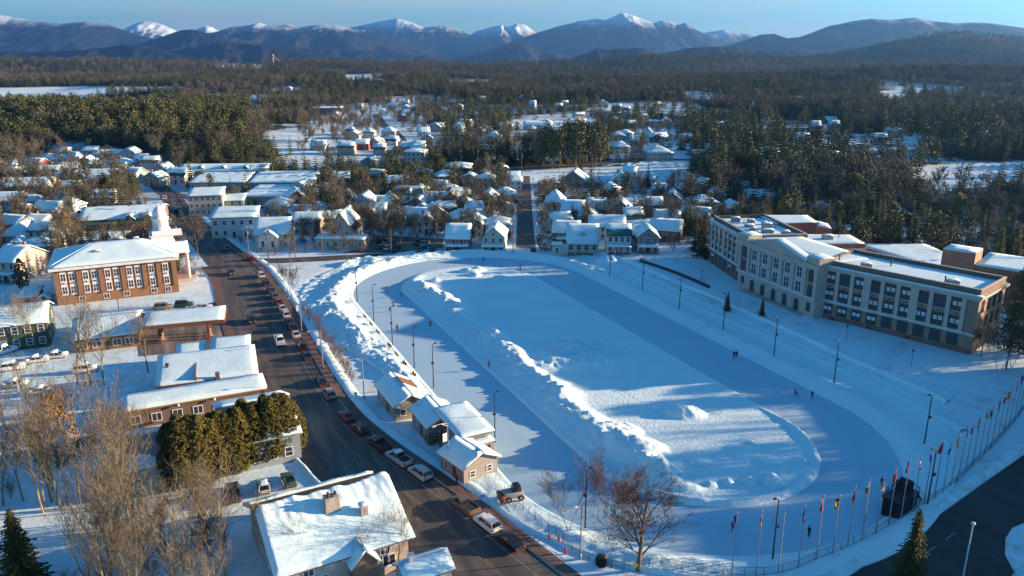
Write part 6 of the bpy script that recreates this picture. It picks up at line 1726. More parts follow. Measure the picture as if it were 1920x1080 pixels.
# ------------------------------------------------------------------ vehicles
TYRE = mat('tyre', (.02, .02, .02), .8, 0); RIM = mat('rim', (.35, .35, .36), .35, 0, metal=.8)
HEADL = mat('headlamp', (.7, .7, .68), .2, 0, spec=.5); TAILL = mat('taillamp', (.35, .012, .01), .3, 0, spec=.5); BUMP = mat('bumper', (.05, .05, .05), .7, 0)
CGL = mat('car_glass', (.012, .016, .02), .08, 0, spec=.6)
def paint(name, c): return mat('paint_' + name, c, .28, .04, 3, spec=.5)
PNT = {'black': paint('black', (.02, .02, .022)), 'dark': paint('dark', (.045, .05, .055)), 'white': paint('white', (.7, .7, .7)), 'silver': paint('silver', (.42, .43, .43)), 'red': paint('red', (.22, .03, .028)),
       'maroon': paint('maroon', (.13, .03, .025)), 'green': paint('green', (.05, .10, .085)), 'tan': paint('tan', (.30, .25, .18)), 'blue': paint('blue', (.05, .09, .16)), 'olive': paint('olive', (.13, .12, .08)), 'teal': paint('teal', (.03, .12, .14))}
def bevelled(mb, name, mats, w=.06, seg=2):
    me = mb.mesh(name, mats)
    bm = bmesh.new(); bm.from_mesh(me)
    bmesh.ops.remove_doubles(bm, verts=bm.verts, dist=.0005)
    es = [e for e in bm.edges if len(e.link_faces) == 2 and e.calc_face_angle(0) > .35]
    bmesh.ops.bevel(bm, geom=es, offset=w, segments=seg, affect='EDGES', profile=.6, clamp_overlap=True)
    bm.to_mesh(me); bm.free()
    me.polygons.foreach_set('use_smooth', [True] * len(me.polygons))
    return me
_cm = {}
DIM = {'sedan': (4.7, 1.82, 1.45), 'suv': (4.75, 1.90, 1.74), 'pickup': (5.7, 2.0, 1.86), 'hatch': (4.3, 1.8, 1.52)}
def car_meshes(kind):
    if kind in _cm: return _cm[kind]
    L, W, Hh = DIM[kind]; h = L / 2; w = W / 2
    sill, belt = .28, {'sedan': .92, 'suv': 1.08, 'pickup': 1.12, 'hatch': .96}[kind]
    hood = belt - .08
    prof = [(-h, sill + .12), (-h + .1, sill), (h - .12, sill), (h, sill + .14), (h, hood - .22), (h - .22, hood - .05), (h - 1.15, belt), (-h + (.9 if kind == 'sedan' else .12), belt), (-h + .05, belt - .06), (-h, belt - .3)]
    mb = MB(); mb.ext(prof, -w, w, 'y'); body = bevelled(mb, 'body', PNT['dark'], .07)
    # cabin
    cab = {'sedan': (-h + .75, h - 1.25, -h + 1.45, h - 2.05), 'suv': (-h + .1, h - 1.2, -h + .42, h - 1.85), 'hatch': (-h + .15, h - 1.1, -h + .75, h - 1.85), 'pickup': (-.62, h - 1.45, -.45, h - 2.1)}[kind]
    mb = MB(); mb.frustum(cab[0], cab[1], -w + .07, w - .07, belt - .02, cab[2], cab[3], -w + .28, w - .28, Hh - .07); glass = bevelled(mb, 'side_glass', CGL, .04)
    mb = MB(); mb.box(cab[2] - .04, cab[3] + .04, -w + .25, w - .25, Hh - .069, Hh)
    for s in (-1, 1):   # pillars
        for xa, xb in ((cab[0], cab[2]), (cab[1], cab[3]), ((cab[0] + cab[1]) / 2, (cab[2] + cab[3]) / 2)):
            mb.tube((xa, s * (w - .08), belt), (xb, s * (w - .27), Hh - .06), .045, .04, 4)
    roof = mb.mesh('roof_panel', PNT['dark'])
    wh = MB()
    R_ = .34 if kind in ('sedan', 'hatch') else .39
    prof = [(R_ * .62, -.11), (R_ * .95, -.11), (R_, -.07), (R_, .07), (R_ * .95, .11), (R_ * .62, .11)]
    n = 16
    vs = [(p[0] * math.cos(2 * math.pi * k / n), p[1], p[0] * math.sin(2 * math.pi * k / n)) for p in prof for k in range(n)]
    wh.add(vs, [(i * n + k, i * n + (k + 1) % n, (i + 1) * n + (k + 1) % n, (i + 1) * n + k) for i in range(5) for k in range(n)])
    tyre = wh.mesh('tyre', TYRE, True)
    wh = MB(); wh.tube((0, -.09, 0), (0, .09, 0), R_ * .64, R_ * .64, 12); rim = wh.mesh('rim', RIM)
    hl = MB(); hl.box(-.06, .03, -.22, .22, -.08, .08); hlm = bevelled(hl, 'headlight', HEADL, .02, 1); tlm = bevelled(hl, 'taillight', TAILL, .02, 1)
    bp = MB(); bp.box(-h - .06, -h + .06, -w + .1, w - .1, sill + .02, sill + .22); bp.box(h - .06, h + .05, -w + .1, w - .1, sill + .02, sill + .22); bpm = bp.mesh('bumper', BUMP)
    mr = MB(); mr.box(-.06, .06, -.1, .1, -.06, .07); mrm = mr.mesh('mirror', BUMP)
    sn = MB(); sn.snow((cab[2] + .08, -w + .3, Hh), (cab[3] - .05, -w + .3, Hh), (cab[3] - .05, w - .3, Hh), (cab[2] + .08, w - .3, Hh), .003, .12, .3, .05, 3); snm = sn.mesh('roof_snow', SNOW, True)
    sb = MB(); sb.snow((cab[2] - .1, -w + .2, Hh), (cab[3] + .1, -w + .2, Hh), (cab[3] + .1, w - .2, Hh), (cab[2] - .1, w - .2, Hh), .003, .45, .3, .12, 5); sb.snow((h - 1.3, -w + .05, belt - .05), (h - .1, -w + .05, hood - .1), (h - .1, w - .05, hood - .1), (h - 1.3, w - .05, belt - .05), .04, .35, .3, .1, 6)
    if kind == 'sedan': sb.snow((-h + .05, -w + .05, belt), (-h + .9, -w + .05, belt), (-h + .9, w - .05, belt), (-h + .05, w - .05, belt), .01, .35, .3, .1, 7)
    sbm = sb.mesh('snow_cover', SNOW, True)
    bed = None
    if kind == 'pickup':
        b_ = MB(); b_.box(-h + .12, -.75, -w + .13, w - .13, belt + .002, belt + .02); bed = b_.mesh('bed', mat('bed_liner', (.03, .03, .03), .8, 0))
        b_ = MB()
        for s in (-1, 1): b_.box(-h + .08, -.66, s * (w - .06) - .05, s * (w - .06) + .05, belt, belt + .12)
        b_.box(-h + .02, -h + .1, -w + .1, w - .1, belt, belt + .12); bedr = b_.mesh('bed_rail', PNT['dark'])
        bed = (bed, bedr)
    _cm[kind] = dict(body=body, glass=glass, roof=roof, tyre=tyre, rim=rim, hl=hlm, tl=tlm, bp=bpm, mr=mrm, sn=snm, sb=sbm, bed=bed, belt=belt, sill=sill, hood=hood, R=R_, L=L, W=W, H=Hh)
    return _cm[kind]
def objmat(o, m):
    o.material_slots[0].link = 'OBJECT'; o.material_slots[0].material = m
    return o
def car(kind, col, x, y, ang, label, group=None, snow=0, z=0.04, name=None):
    c = car_meshes(kind); h = c['L'] / 2; w = c['W'] / 2
    t = thing(name or {'sedan': 'parked_sedan', 'suv': 'parked_suv', 'pickup': 'pickup_truck', 'hatch': 'parked_hatchback'}[kind], label, 'car' if kind != 'pickup' else 'pickup', (x, y, z), ang, group)
    m = PNT[col]
    objmat(inst('body', c['body'], t), m); inst('window', c['glass'], t); objmat(inst('roof_panel', c['roof'], t), m)
    inst('bumper', c['bp'], t)
    for sx in (-1, 1):
        for sy in (-1, 1):
            wl = bpy.data.objects.new('wheel', c['tyre']); COL.objects.link(wl); wl.parent = t; wl.location = (sx * h * .60 + .05, sy * (w - .12), c['R'])
            inst('rim', c['rim'], wl)
    for sy in (-1, 1):
        inst('headlight', c['hl'], t, (h - .06, sy * (w - .32), c['hood'] - .2)); inst('taillight', c['tl'], t, (-h + .02, sy * (w - .22), c['belt'] - .22), 0)
        inst('mirror', c['mr'], t, (h - 1.75, sy * (w + .08), c['belt'] + .06))
    if c['bed']: inst('bed', c['bed'][0], t); objmat(inst('bed_rail', c['bed'][1], t), m)
    if snow == 1: inst('roof_snow', c['sn'], t)
    if snow == 2: inst('snow_cover', c['sb'], t)
    return t
def street_dir(p):
    i = int(np.argmin((RK[:, 0] - p.x) ** 2 + (RK[:, 1] - p.y) ** 2)); i = min(max(i, 1), len(RK) - 2)
    d = RK[i + 1] - RK[i - 1]
    return math.atan2(d[1], d[0]), RK[i], d / np.hypot(*d)
def kerb_car(kind, col, px, py, label, snow=0, away=True):
    p = at(px, py, .5); a, k, d = street_dir(p)
    s = (p.x - k[0]) * d[0] + (p.y - k[1]) * d[1]
    q = (k[0] + d[0] * s + d[1] * 1.25, k[1] + d[1] * s - d[0] * 1.25)     # 1.25 m out from the kerb
    car(kind, col, q[0], q[1], a + (math.pi if away else 0), label, 'cars parked along the oval kerb', snow)
for a in [('suv', 'silver', 492, 516, 'silver car first in the kerb row by the street corner'), ('sedan', 'black', 500, 531, 'black car second in the kerb row, below the silver one'), ('suv', 'dark', 507, 545, 'dark car third in the kerb row from the corner'),
          ('sedan', 'green', 512, 556, 'grey-green car fourth in the kerb row from the corner'), ('hatch', 'red', 517, 567, 'red-tailed car just above the two silver cars at the kerb'), ('sedan', 'silver', 523, 579, 'upper of two silver cars in the kerb row'), ('suv', 'silver', 529, 591, 'lower of two silver cars in the kerb row'),
          ('sedan', 'dark', 536, 604, 'dark car just below the two silver kerb cars'), ('suv', 'black', 542, 615, 'black car above the silver car opposite the white pickup'), ('sedan', 'silver', 549, 628, 'silver car at the kerb opposite the white pickup'), ('suv', 'black', 561, 650, 'black car at the kerb with a red one beside it'),
          ('sedan', 'dark', 571, 668, 'dark car at the kerb where the street starts to bend'), ('sedan', 'black', 599, 716, 'black car ahead of the gold wagon at the kerb'), ('suv', 'tan', 614, 740, 'gold wagon at the kerb above the red cars'),
          ('sedan', 'red', 656, 779, 'bright red car, upper of the three red kerb cars'), ('hatch', 'maroon', 686, 802, 'reddish brown car, middle of the three red kerb cars'), ('pickup', 'maroon', 723, 829, 'maroon pickup, lowest of the three red kerb vehicles')]:
    kerb_car(*a)
kerb_car('pickup', 'silver', 762, 855, 'silver pickup with snow in its bed beside the warming huts', 1)
kerb_car('suv', 'silver', 798, 884, 'silver wagon at the kerb by the street lamp with banner', 0)
kerb_car('pickup', 'olive', 876, 946, 'olive and tan pickup at the near kerb')
kerb_car('suv', 'white', 927, 977, 'white car at the near kerb between pickup and dark sedan', 0)
kerb_car('sedan', 'black', 968, 1011, 'dark glossy sedan nearest at the kerb')
def lane_car(kind, col, px, py, label, away, snow=0, turn=None):
    p = at(px, py, .5); a, k, d = street_dir(p)
    car(kind, col, p.x, p.y, (a + math.pi if away else a) if turn is None else turn, label, None, snow, name={'sedan': 'sedan', 'suv': 'suv', 'pickup': 'pickup_truck', 'hatch': 'hatchback'}[kind])
lane_car('pickup', 'white', 524, 640, 'white pickup driving towards the camera on the main street', False, 1)
lane_car('suv', 'black', 472, 601, 'black car driving down the main street beside the canopy', False)
lane_car('suv', 'dark', 434, 512, 'dark car on the main street right of the town hall', False)
lane_car('sedan', 'teal', 424, 466, 'dark teal car at the junction in the shade', True)
lane_car('sedan', 'red', 467, 486, 'red car turning out of the side street', False, 0, R(188))
for kind, col, px, py, ang, lab, sn in [('pickup', 'dark', 437, 926, 113, 'dark pickup, first of the three cars behind the cedars', 0), ('hatch', 'silver', 494, 914, 112, 'silver hatchback with snow on its roof behind the cedars', 1), ('sedan', 'green', 541, 901, 116, 'dark green sedan nearest the street behind the cedars', 0),
                                        ('suv', 'tan', 306, 577, 17, 'tan van parked below the town hall windows', 0), ('suv', 'green', 345, 572, 17, 'dark green van parked at the town hall corner', 0), ('sedan', 'white', 381, 577, 22, 'white car at the town hall drive near the street', 0)]:
    p = at(px, py, .4); car(kind, col, p.x, p.y, R(ang), lab, None, sn)
for kind, px, py, ang, lab in [('suv', 24, 690, 25, 'snow-buried car in front of the dark green building, nearest the lamp post'), ('sedan', 70, 676, 30, 'snow-buried car right of the small lamp post'), ('sedan', 106, 668, 20, 'snow-covered car parked beside the brown store'),
                               ('sedan', 28, 722, 15, 'snow-buried car at the left edge below the lamp post'), ('pickup', 6, 660, 60, 'white snow-covered truck at the left edge by the dark green building'), ('sedan', 78, 735, 20, 'snow-buried car lowest in the left car park'), ('suv', 160, 694, 20, 'snow-covered car under the slender bare trees')]:
    p = at(px, py, .4); car(kind, 'white' if kind != 'sedan' else 'silver', p.x, p.y, R(ang), lab, None, 2)
lr = random.Random(6)
for i, (px, py) in enumerate([(180, 428), (192, 427), (205, 426), (228, 424), (240, 423), (280, 430), (290, 437), (300, 433), (285, 444), (312, 440), (262, 447), (245, 448), (305, 450), (335, 452)]):
    p = at(px, py, .4)
    car(lr.choice(['suv', 'sedan', 'hatch']), lr.choice(['black', 'dark', 'red', 'silver', 'blue', 'green']), p.x, p.y, R(lr.choice([105, 285]) + lr.uniform(-4, 4)), 'car parked in the market car park', 'cars in the market car park')
for i, (px, py) in enumerate([(715, 452), (726, 455), (737, 458), (714, 464), (728, 466), (784, 456), (796, 459), (806, 463), (790, 468), (812, 470), (742, 468)]):
    p = at(px, py, .4)
    car(lr.choice(['suv', 'sedan', 'pickup']), lr.choice(['black', 'dark', 'blue', 'teal', 'silver']), p.x, p.y, R(lr.choice([80, 95, 260]) + lr.uniform(-6, 6)), 'dark car in the shaded car park beside the grey-green shop', 'cars in the shop car park')
for i, (px, py) in enumerate([(958, 385), (968, 378), (960, 398), (1000, 470), (300, 345), (262, 325), (322, 405), (330, 396), (308, 372), (565, 395), (508, 398), (540, 402)]):
    p = at(px, py, .4)
    car(lr.choice(['suv', 'sedan']), lr.choice(['black', 'dark', 'silver', 'red']), p.x, p.y, R(88 if px > 900 else 112), 'small car standing in a back street of the town', 'cars in the back streets')

# ------------------------------------------------------------------ lamps, poles, flags, fences
fl = MB(); fl.tube((0, 0, -.5), (0, 0, 9.5), .13, .075, 8); flm = fl.mesh('pole', DARK)
ar = MB(); ar.tube((0, 0, 9.45), (.55, 0, 9.7), .05, .05, 6); arm_ = ar.mesh('arm', DARK)
hd = MB(); hd.frustum(.4, .95, -.2, .2, 9.62, .5, .85, -.12, .12, 9.85); hdm = hd.mesh('lamp_head', DARK)
bx = MB(); bx.box(-.25, .25, .1, .38, 5.2, 5.6); bxm = bx.mesh('speaker_box', DARK)
def flood(px, py, label, hsc=1.0, aim=0.0):
    p = ground(px, py); z = oz(p.x, p.y)
    t = thing('floodlight_pole', label, 'light pole', (p.x, p.y, z - .1), aim, 'dark floodlight poles round the oval'); t.scale = (1, 1, hsc)
    inst('pole', flm, t); a = inst('arm', arm_, t); inst('lamp_head', hdm, a); inst('speaker_box', bxm, t)
a_in = OA + R(90)
for px, py, l in [(670, 566, 'floodlight pole among the snow piles farthest left of the track'), (701, 602, 'floodlight pole at the left track edge near the yellow skater'), (736, 648, 'floodlight pole at the left track edge above the benches'), (777, 690, 'floodlight pole beside the benches at the left track edge'),
                  (813, 727, 'floodlight pole at the left track edge above the huts'), (928, 829, 'floodlight pole behind the flat-roofed hut'), (1097, 992, 'floodlight pole behind the birch at the near left bend')]:
    flood(px, py, l, 1, a_in)
for px, py, l in [(1143, 526, 'farthest floodlight pole on the school side'), (1204, 555, 'second floodlight pole on the school side'), (1273, 588, 'third floodlight pole on the school side'), (1355, 628, 'fourth floodlight pole on the school side, below the small spruce'),
                  (1450, 678, 'fifth floodlight pole on the school side, below the school doors'), (1562, 731, 'sixth floodlight pole on the school side'), (1732, 838, 'floodlight pole at the near right bend'), (1738, 950, 'floodlight pole beside the black platform'), (1448, 1052, 'floodlight pole among the flags at the near bend')]:
    flood(px, py, l, .97, a_in + math.pi)
def walk_lamp(px, py, label):
    p = ground(px, py)
    t = thing('path_lamp', label, 'lamp', (p.x, p.y, oz(p.x, p.y)))
    mb = MB(); mb.tube((0, 0, -.3), (0, 0, 3.2), .06, .05, 6); mb.build('pole', DARK, t)
    mb = MB(); mb.lathe([(.08, 3.203), (.2, 3.35), (.22, 3.6), (.05, 3.8)], 8); mb.build('lamp_head', DARK, t)
walk_lamp(1586, 638, 'short path lamp in front of the right school wing'); walk_lamp(1708, 686, 'short path lamp near the school corner'); walk_lamp(1315, 528, 'short path lamp below the left school wing')

fp = MB(); fp.tube((0, 0, -.4), (0, 0, 8.2), .065, .045, 6); fpm = fp.mesh('pole', POLE)
fb_ = MB(); fb_.lathe([(.03, 8.2), (.08, 8.26), (.08, 8.34), (.02, 8.4)], 8); fbm_ = fb_.mesh('finial', POLE)
def flag_mesh(seed, spread=.35):
    r = random.Random(seed); mb = MB(); nu, nv = 8, 9
    ph = r.uniform(0, 6)
    vs = []
    for j in range(nv + 1):
        v = j / nv
        for i in range(nu + 1):
            u = i / nu
            x = .04 + u * spread * (1 + .25 * math.sin(v * 3 + ph)); y = .10 * math.sin(u * 7 + ph + v * 1.5) * u * 1.6
            vs.append((x, y, 8.05 - v * 1.15 - u * (1.0 - spread) * .75))
    fs = [(j * (nu + 1) + i, j * (nu + 1) + i + 1, (j + 1) * (nu + 1) + i + 1, (j + 1) * (nu + 1) + i) for j in range(nv) for i in range(nu)]
    mi = [min(2, i * 3 // nu) if seed % 2 else min(2, j * 3 // nv) for j in range(nv) for i in range(nu)]
    mb.add(vs, fs); mb.m = mi
    return mb
FC = {k: mat('flag_' + k, c, .8, .05) for k, c in dict(red=(.45, .025, .03), white=(.6, .6, .6), blue=(.02, .05, .28), green=(.02, .2, .06), yellow=(.55, .36, .02), black=(.02, .02, .02)).items()}
FLAGS = [('blue', 'blue', 'blue'), ('blue', 'red', 'yellow'), None, ('blue', 'blue', 'red'), ('red', 'white', 'red'), ('black', 'yellow', 'red'), ('red', 'black', 'red'), ('white', 'green', 'red'), ('red', 'white', 'red'), ('red', 'red', 'red'), ('blue', 'white', 'red'), ('white', 'white', 'red'), ('red', 'white', 'blue'),
         ('red', 'red', 'black'), ('blue', 'white', 'blue'), ('yellow', 'red', 'yellow'), ('blue', 'blue', 'white'), ('red', 'blue', 'white'), ('red', 'white', 'black'), ('green', 'green', 'white'), ('black', 'red', 'red'), ('red', 'green', 'red'), ('red', 'white', 'red'), ('red', 'yellow', 'red'), ('red', 'red', 'white'), ('blue', 'red', 'blue'), ('blue', 'white', 'red'), ('red', 'blue', 'red'), ('blue', 'red', 'white')]
FEN = resample([at(*q) for q in [(1240, 1068), (1325, 1080), (1430, 1084), (1525, 1060), (1620, 1016), (1700, 972), (1764, 930), (1832, 866), (1900, 798), (1925, 765)]], 400)
dF = np.concatenate([[0], np.cumsum(np.hypot(*np.diff(FEN, axis=0).T))])
i0 = 60
ORD = ['first', 'second', 'third', 'fourth', 'fifth', 'sixth', 'seventh', 'eighth', 'ninth', 'tenth', 'eleventh', 'twelfth', 'thirteenth', 'fourteenth', 'fifteenth', 'sixteenth', 'seventeenth', 'eighteenth', 'nineteenth', 'twentieth', 'twenty-first', 'twenty-second', 'twenty-third', 'twenty-fourth', 'twenty-fifth', 'twenty-sixth', 'twenty-seventh', 'twenty-eighth', 'twenty-ninth']
for i, c in enumerate(FLAGS):
    s = 9 + (dF[-1] - 10) * i / (len(FLAGS) - 1)
    x, y = np.interp(s, dF, FEN[:, 0]), np.interp(s, dF, FEN[:, 1])
    cols = 'no flag' if c is None else ('a %s flag' % c[0] if len(set(c)) == 1 else 'a %s flag' % ' and '.join(dict.fromkeys(c)))
    t = thing('flagpole', '%s flagpole from left along near fence, with %s' % (ORD[i], cols), 'flagpole', (x, y, oz(x, y) - .1), R(200 + (i * 37) % 60), 'flagpoles along the near fence')
    t.scale = (1.45, 1.45, 1.13 + .05 * math.sin(i * 2.1))
    inst('pole', fpm, t); inst('finial', fbm_, t)
    if c: flag_mesh(i + 3, .75 if i in (8, 9) else .34 + .1 * (i % 3)).build('flag', [FC[k] for k in c], t, True)
# fence
fe = thing('fence', 'dark pipe fence curving behind the flagpoles at the near end', 'fence', (0, 0, 0))
ps = MB(); ps.tube((0, 0, -.5), (0, 0, 1.25), .04, .04, 6); psm = ps.mesh('post', DARK)
N = int(dF[-1] / 2.6); last = None
wire = MB(); rail = MB()
for i in range(N + 1):
    s = dF[-1] * i / N; x, y = np.interp(s, dF, FEN[:, 0]), np.interp(s, dF, FEN[:, 1]); z = oz(x, y)
    inst('post', psm, fe, (x, y, z))
    if last:
        for h in (1.22, .12): rail.tube((last[0], last[1], last[2] + h), (x, y, z + h), .03, .03, 5)
        for k in range(1, 10):
            f = k / 10; xa, ya, za = [last[j] + ((x, y, z)[j] - last[j]) * f for j in range(3)]
            wire.tube((xa, ya, za + .12), (xa, ya, za + 1.22), .008, .008, 3, 0, False)
        for h in (.4, .67, .95): wire.tube((last[0], last[1], last[2] + h), (x, y, z + h), .008, .008, 3, 0, False)
    last = (x, y, z)
rail.build('rail', DARK, fe); wire.build('wire_mesh', DARK, fe)
# low rail beside the school lawn
fe2 = thing('railing', 'dark low railing crossing the snowy school lawn', 'railing', (0, 0, 0))
rl = resample([ground(*q) for q in [(1200, 490), (1240, 503), (1285, 520), (1330, 540)]], 24)
for a, b in zip(rl[:-1], rl[1:]):
    za, zb = oz(*a), oz(*b)
    mb = MB(); mb.box(0, math.hypot(*(b - a)), -.25, .25, -.3, .75); o = mb.build('panel', DARK, fe2, loc=(a[0], a[1], min(za, zb)), rz=math.atan2(b[1] - a[1], b[0] - a[0]))
fe3 = thing('railing', 'thin fence with posts between the near pavement snow and the birches', 'railing', (0, 0, 0))
rl = resample([at(*q) for q in [(960, 940), (1010, 985), (1070, 1030), (1130, 1062), (1240, 1068)]], 18); last = None
for q in rl:
    z = oz(*q); inst('post', psm, fe3, (q[0], q[1], z))
    if last is not None:
        mb = MB()
        for h in (.5, 1.2): mb.tube((last[0][0], last[0][1], last[1] + h), (q[0], q[1], z + h), .02, .02, 4)
        mb.build('rail', DARK, fe3)
    last = (q, z)

# black platform with stair and curtain at the near right bend
pf = at(1700, 968); ang = R(38)
t = thing('starter_platform', 'black curtained platform with pipe railings behind the flagpoles', 'platform', (pf.x, pf.y, .1), ang)
BLK = mat('black_cloth', (.012, .012, .014), .9, .2)
mb = MB(); mb.box(-2.6, 2.6, 0, 2.6, 0, 2.9); mb.build('curtain', BLK, t)
mb = MB(); mb.box(-2.8, 2.8, -.2, 2.8, 2.903, 3.05); mb.build('deck', DARK, t)
mb = MB(); mb.box(.4, 2.2, .6, 2.4, 3.053, 4.6); mb.build('cabin', BLK, t)
for x in (-2.7, -1.35, 0, 1.35, 2.7):
    for y in (-.1, 2.7):
        mb = MB(); mb.tube((x, y, 3.05), (x, y, 4.1), .035, .035, 5); mb.build('rail_post', DARK, t)
for y in (-.1, 2.7):
    for h in (3.6, 4.1):
        mb = MB(); mb.tube((-2.7, y, h), (2.7, y, h), .035, .035, 5); mb.build('rail', DARK, t)
for k in range(9):
    mb = MB(); mb.box(2.85 + k * .3, 3.15 + k * .3, .3, 1.7, 2.75 - k * .32, 2.83 - k * .32); mb.build('stair_tread', DARK, t)
for y in (.25, 1.75):
    mb = MB(); mb.tube((2.8, y, 2.8), (5.6, y, -.1), .05, .05, 5); mb.tube((2.8, y, 3.8), (5.6, y, .9), .035, .035, 5); mb.tube((5.6, y, -.1), (5.6, y, .9), .035, .035, 5); mb.build('stair_string', DARK, t)
for s in (-1, 1):
    mb = MB(); mb.tube((-3.6, 1.3 + s, 3.6), (.5, 1.3 + s * .4, 5.6), .06, .06, 5); mb.tube((.5, 1.3 + s * .4, 5.6), (3.4, 1.3 + s, 3.2), .06, .06, 5); mb.build('truss', DARK, t)

# dark parked plant at the far corner of the lawn
q = at(1762, 712, .5)
dk = thing('ramp', 'dark sunken ramp wall on the lawn below the school corner', 'ramp', (q.x, q.y, .3), R(-30))
mb = MB(); mb.box(-6, 3, 0, .4, -.5, 1.7); mb.build('retaining_wall', BLK, dk); mb = MB(); mb.box(2.6, 3, -4, -.004, -.5, 1.7); mb.build('side_wall', BLK, dk)
mb = MB(); mb.add([(-6, -.01, .25), (2.6, -.01, .25), (2.6, -4.5, .12), (-6, -3.0, .12)], [(0, 1, 2, 3)]); mb.build('ramp_floor', ASPHD, dk)
# street lamps with banners
def street_lamp(px, py, label, banner=True, h=8.5):
    p = at(px, py); a, k, d = street_dir(p)
    t = thing('street_lamp', label, 'street lamp', (p.x, p.y, .1), a - R(90))
    mb = MB(); mb.tube((0, 0, -.2), (0, 0, h), .11, .07, 8); mb.lathe([(.22, 0), (.2, .5), (.11, .6)], 8); mb.build('pole', POLE, t)
    mb = MB(); mb.tube((0, 0, h - .6), (1.2, 0, h + .15), .04, .04, 6); mb.tube((0, 0, h - .1), (1.2, 0, h + .18), .04, .04, 6); mb.tube((1.2, 0, h + .16), (2.3, 0, h + .2), .045, .05, 6); a_ = mb.build('arm', POLE, t)
    mb = MB(); mb.frustum(2.2, 2.95, -.16, .16, h + .1, 2.3, 2.85, -.1, .1, h + .3); mb.build('lamp_head', POLE, a_)
    if banner:
        mb = MB(); mb.box(.15, .95, -.015, .015, h - 3.2, h - 1.7); b_ = mb.build('banner', mat('banner_white', (.62, .62, .64), .8, .05), t)
        mb = MB(); mb.box(.25, .85, -.02, -.0155, h - 2.9, h - 2.0); mb.build('banner_print', mat('banner_blue', (.04, .10, .32), .8, .1), b_)
        mb = MB(); mb.add([(.36, -.0215, h - 2.1), (.46, -.0215, h - 2.1), (.58, -.0215, h - 2.75), (.52, -.0215, h - 2.82)], [(0, 3, 2, 1)]); mb.add([(.66, -.0215, h - 2.1), (.76, -.0215, h - 2.1), (.58, -.0215, h - 2.82), (.52, -.0215, h - 2.75)], [(0, 3, 2, 1)]); mb.build('banner_mark', FRAMEW, b_)
street_lamp(841, 882, 'street lamp with white and blue banner beside the nearest warming hut')
street_lamp(683, 748, 'street lamp by the pavement above the warming huts', False)
street_lamp(606, 690, 'street lamp by the pavement at the bend of the main street')
street_lamp(566, 622, 'street lamp by the pavement opposite the white pickup')
street_lamp(534, 548, 'street lamp by the pavement beside the small snow court')
street_lamp(1088, 1048, 'street lamp nearest the bottom edge beside the dark spreading tree', False, 8.2)
p = at(1802, 1102); t = thing('street_lamp', 'pale street lamp standing on the dark road side at the lower right', 'street lamp', (p.x, p.y, 0), R(100))
mb = MB(); mb.tube((0, 0, -.2), (0, 0, 9.2), .12, .08, 8); mb.build('pole', mat('pale_paint', (.42, .55, .55), .5, .05), t)
mb = MB(); mb.lathe([(.08, 9.2), (.26, 9.3), (.3, 9.5), (.1, 9.62)], 10); mb.build('lamp_head', mat('pale_paint', (.42, .55, .55)), t)
p = at(36, 738); t = thing('street_lamp', 'pale lamp post among the snow-buried cars at the left edge', 'street lamp', (p.x, p.y, 0), 0)
mb = MB(); mb.tube((0, 0, -.2), (0, 0, 5.2), .09, .07, 8); mb.build('pole', mat('pale_wood', (.5, .42, .3), .8, .1), t); mb = MB(); mb.lathe([(.1, 5.2), (.3, 5.3), (.3, 5.9), (.1, 6.0)], 8); mb.build('lamp_head', mat('lamp_tan', (.6, .55, .42), .6, .05), t)

def utility(px, py, h, label, cross=True):
    p = ground(px, py)
    t = thing('utility_pole', label, 'utility pole', (p.x, p.y, p.z), R(rnd.uniform(-20, 20)), 'utility poles of the town')
    mb = MB(); mb.tube((0, 0, -.5), (0, 0, h), .16, .11, 7); mb.build('pole', WOODP, t)
    if cross:
        mb = MB(); mb.box(-1.1, 1.1, -.06, .06, h - .8, h - .65); mb.build('crossarm', WOODP, t)
        for x in (-.95, -.45, .45, .95):
            mb = MB(); mb.lathe([(.04, h - .65), (.06, h - .55), (.03, h - .42)], 6, 0, x, 0); mb.build('insulator', DARK, t)
        mb = MB(); mb.tube((.28, 0, h - 2.4), (.28, 0, h - 1.5), .2, .2, 8); mb.build('transformer', POLE, t)
for px, py, h, l in [(467, 480, 10, 'utility pole beside the red turning car'), (504, 499, 11, 'tall utility pole at the side street corner'), (554, 484, 12, 'tall wooden pole by the corner trees'), (605, 476, 9, 'utility pole in front of the grey-green shop'), (734, 478, 9, 'pole at the edge of the shaded car park'),
                     (962, 480, 15, 'tall utility pole left of the straight street'), (1003, 480, 13, 'utility pole right of the straight street'), (896, 332, 16, 'tall pole beside the dark red hall'), (916, 332, 12, 'shorter pole right of the dark red hall'), (978, 330, 13, 'pole on the far road left of the snow field'), (1049, 320, 12, 'pole on the far road at the snow field'),
                     (112, 482, 11, 'pale pole in front of the brown cedar'), (302, 414, 12, 'traffic pole at the market corner'), (272, 470, 8, 'pole in the market car park behind the town hall roof'), (226, 600, 9, 'pole in front of the town hall wall')]:
    utility(px, py, h, l, h > 9)
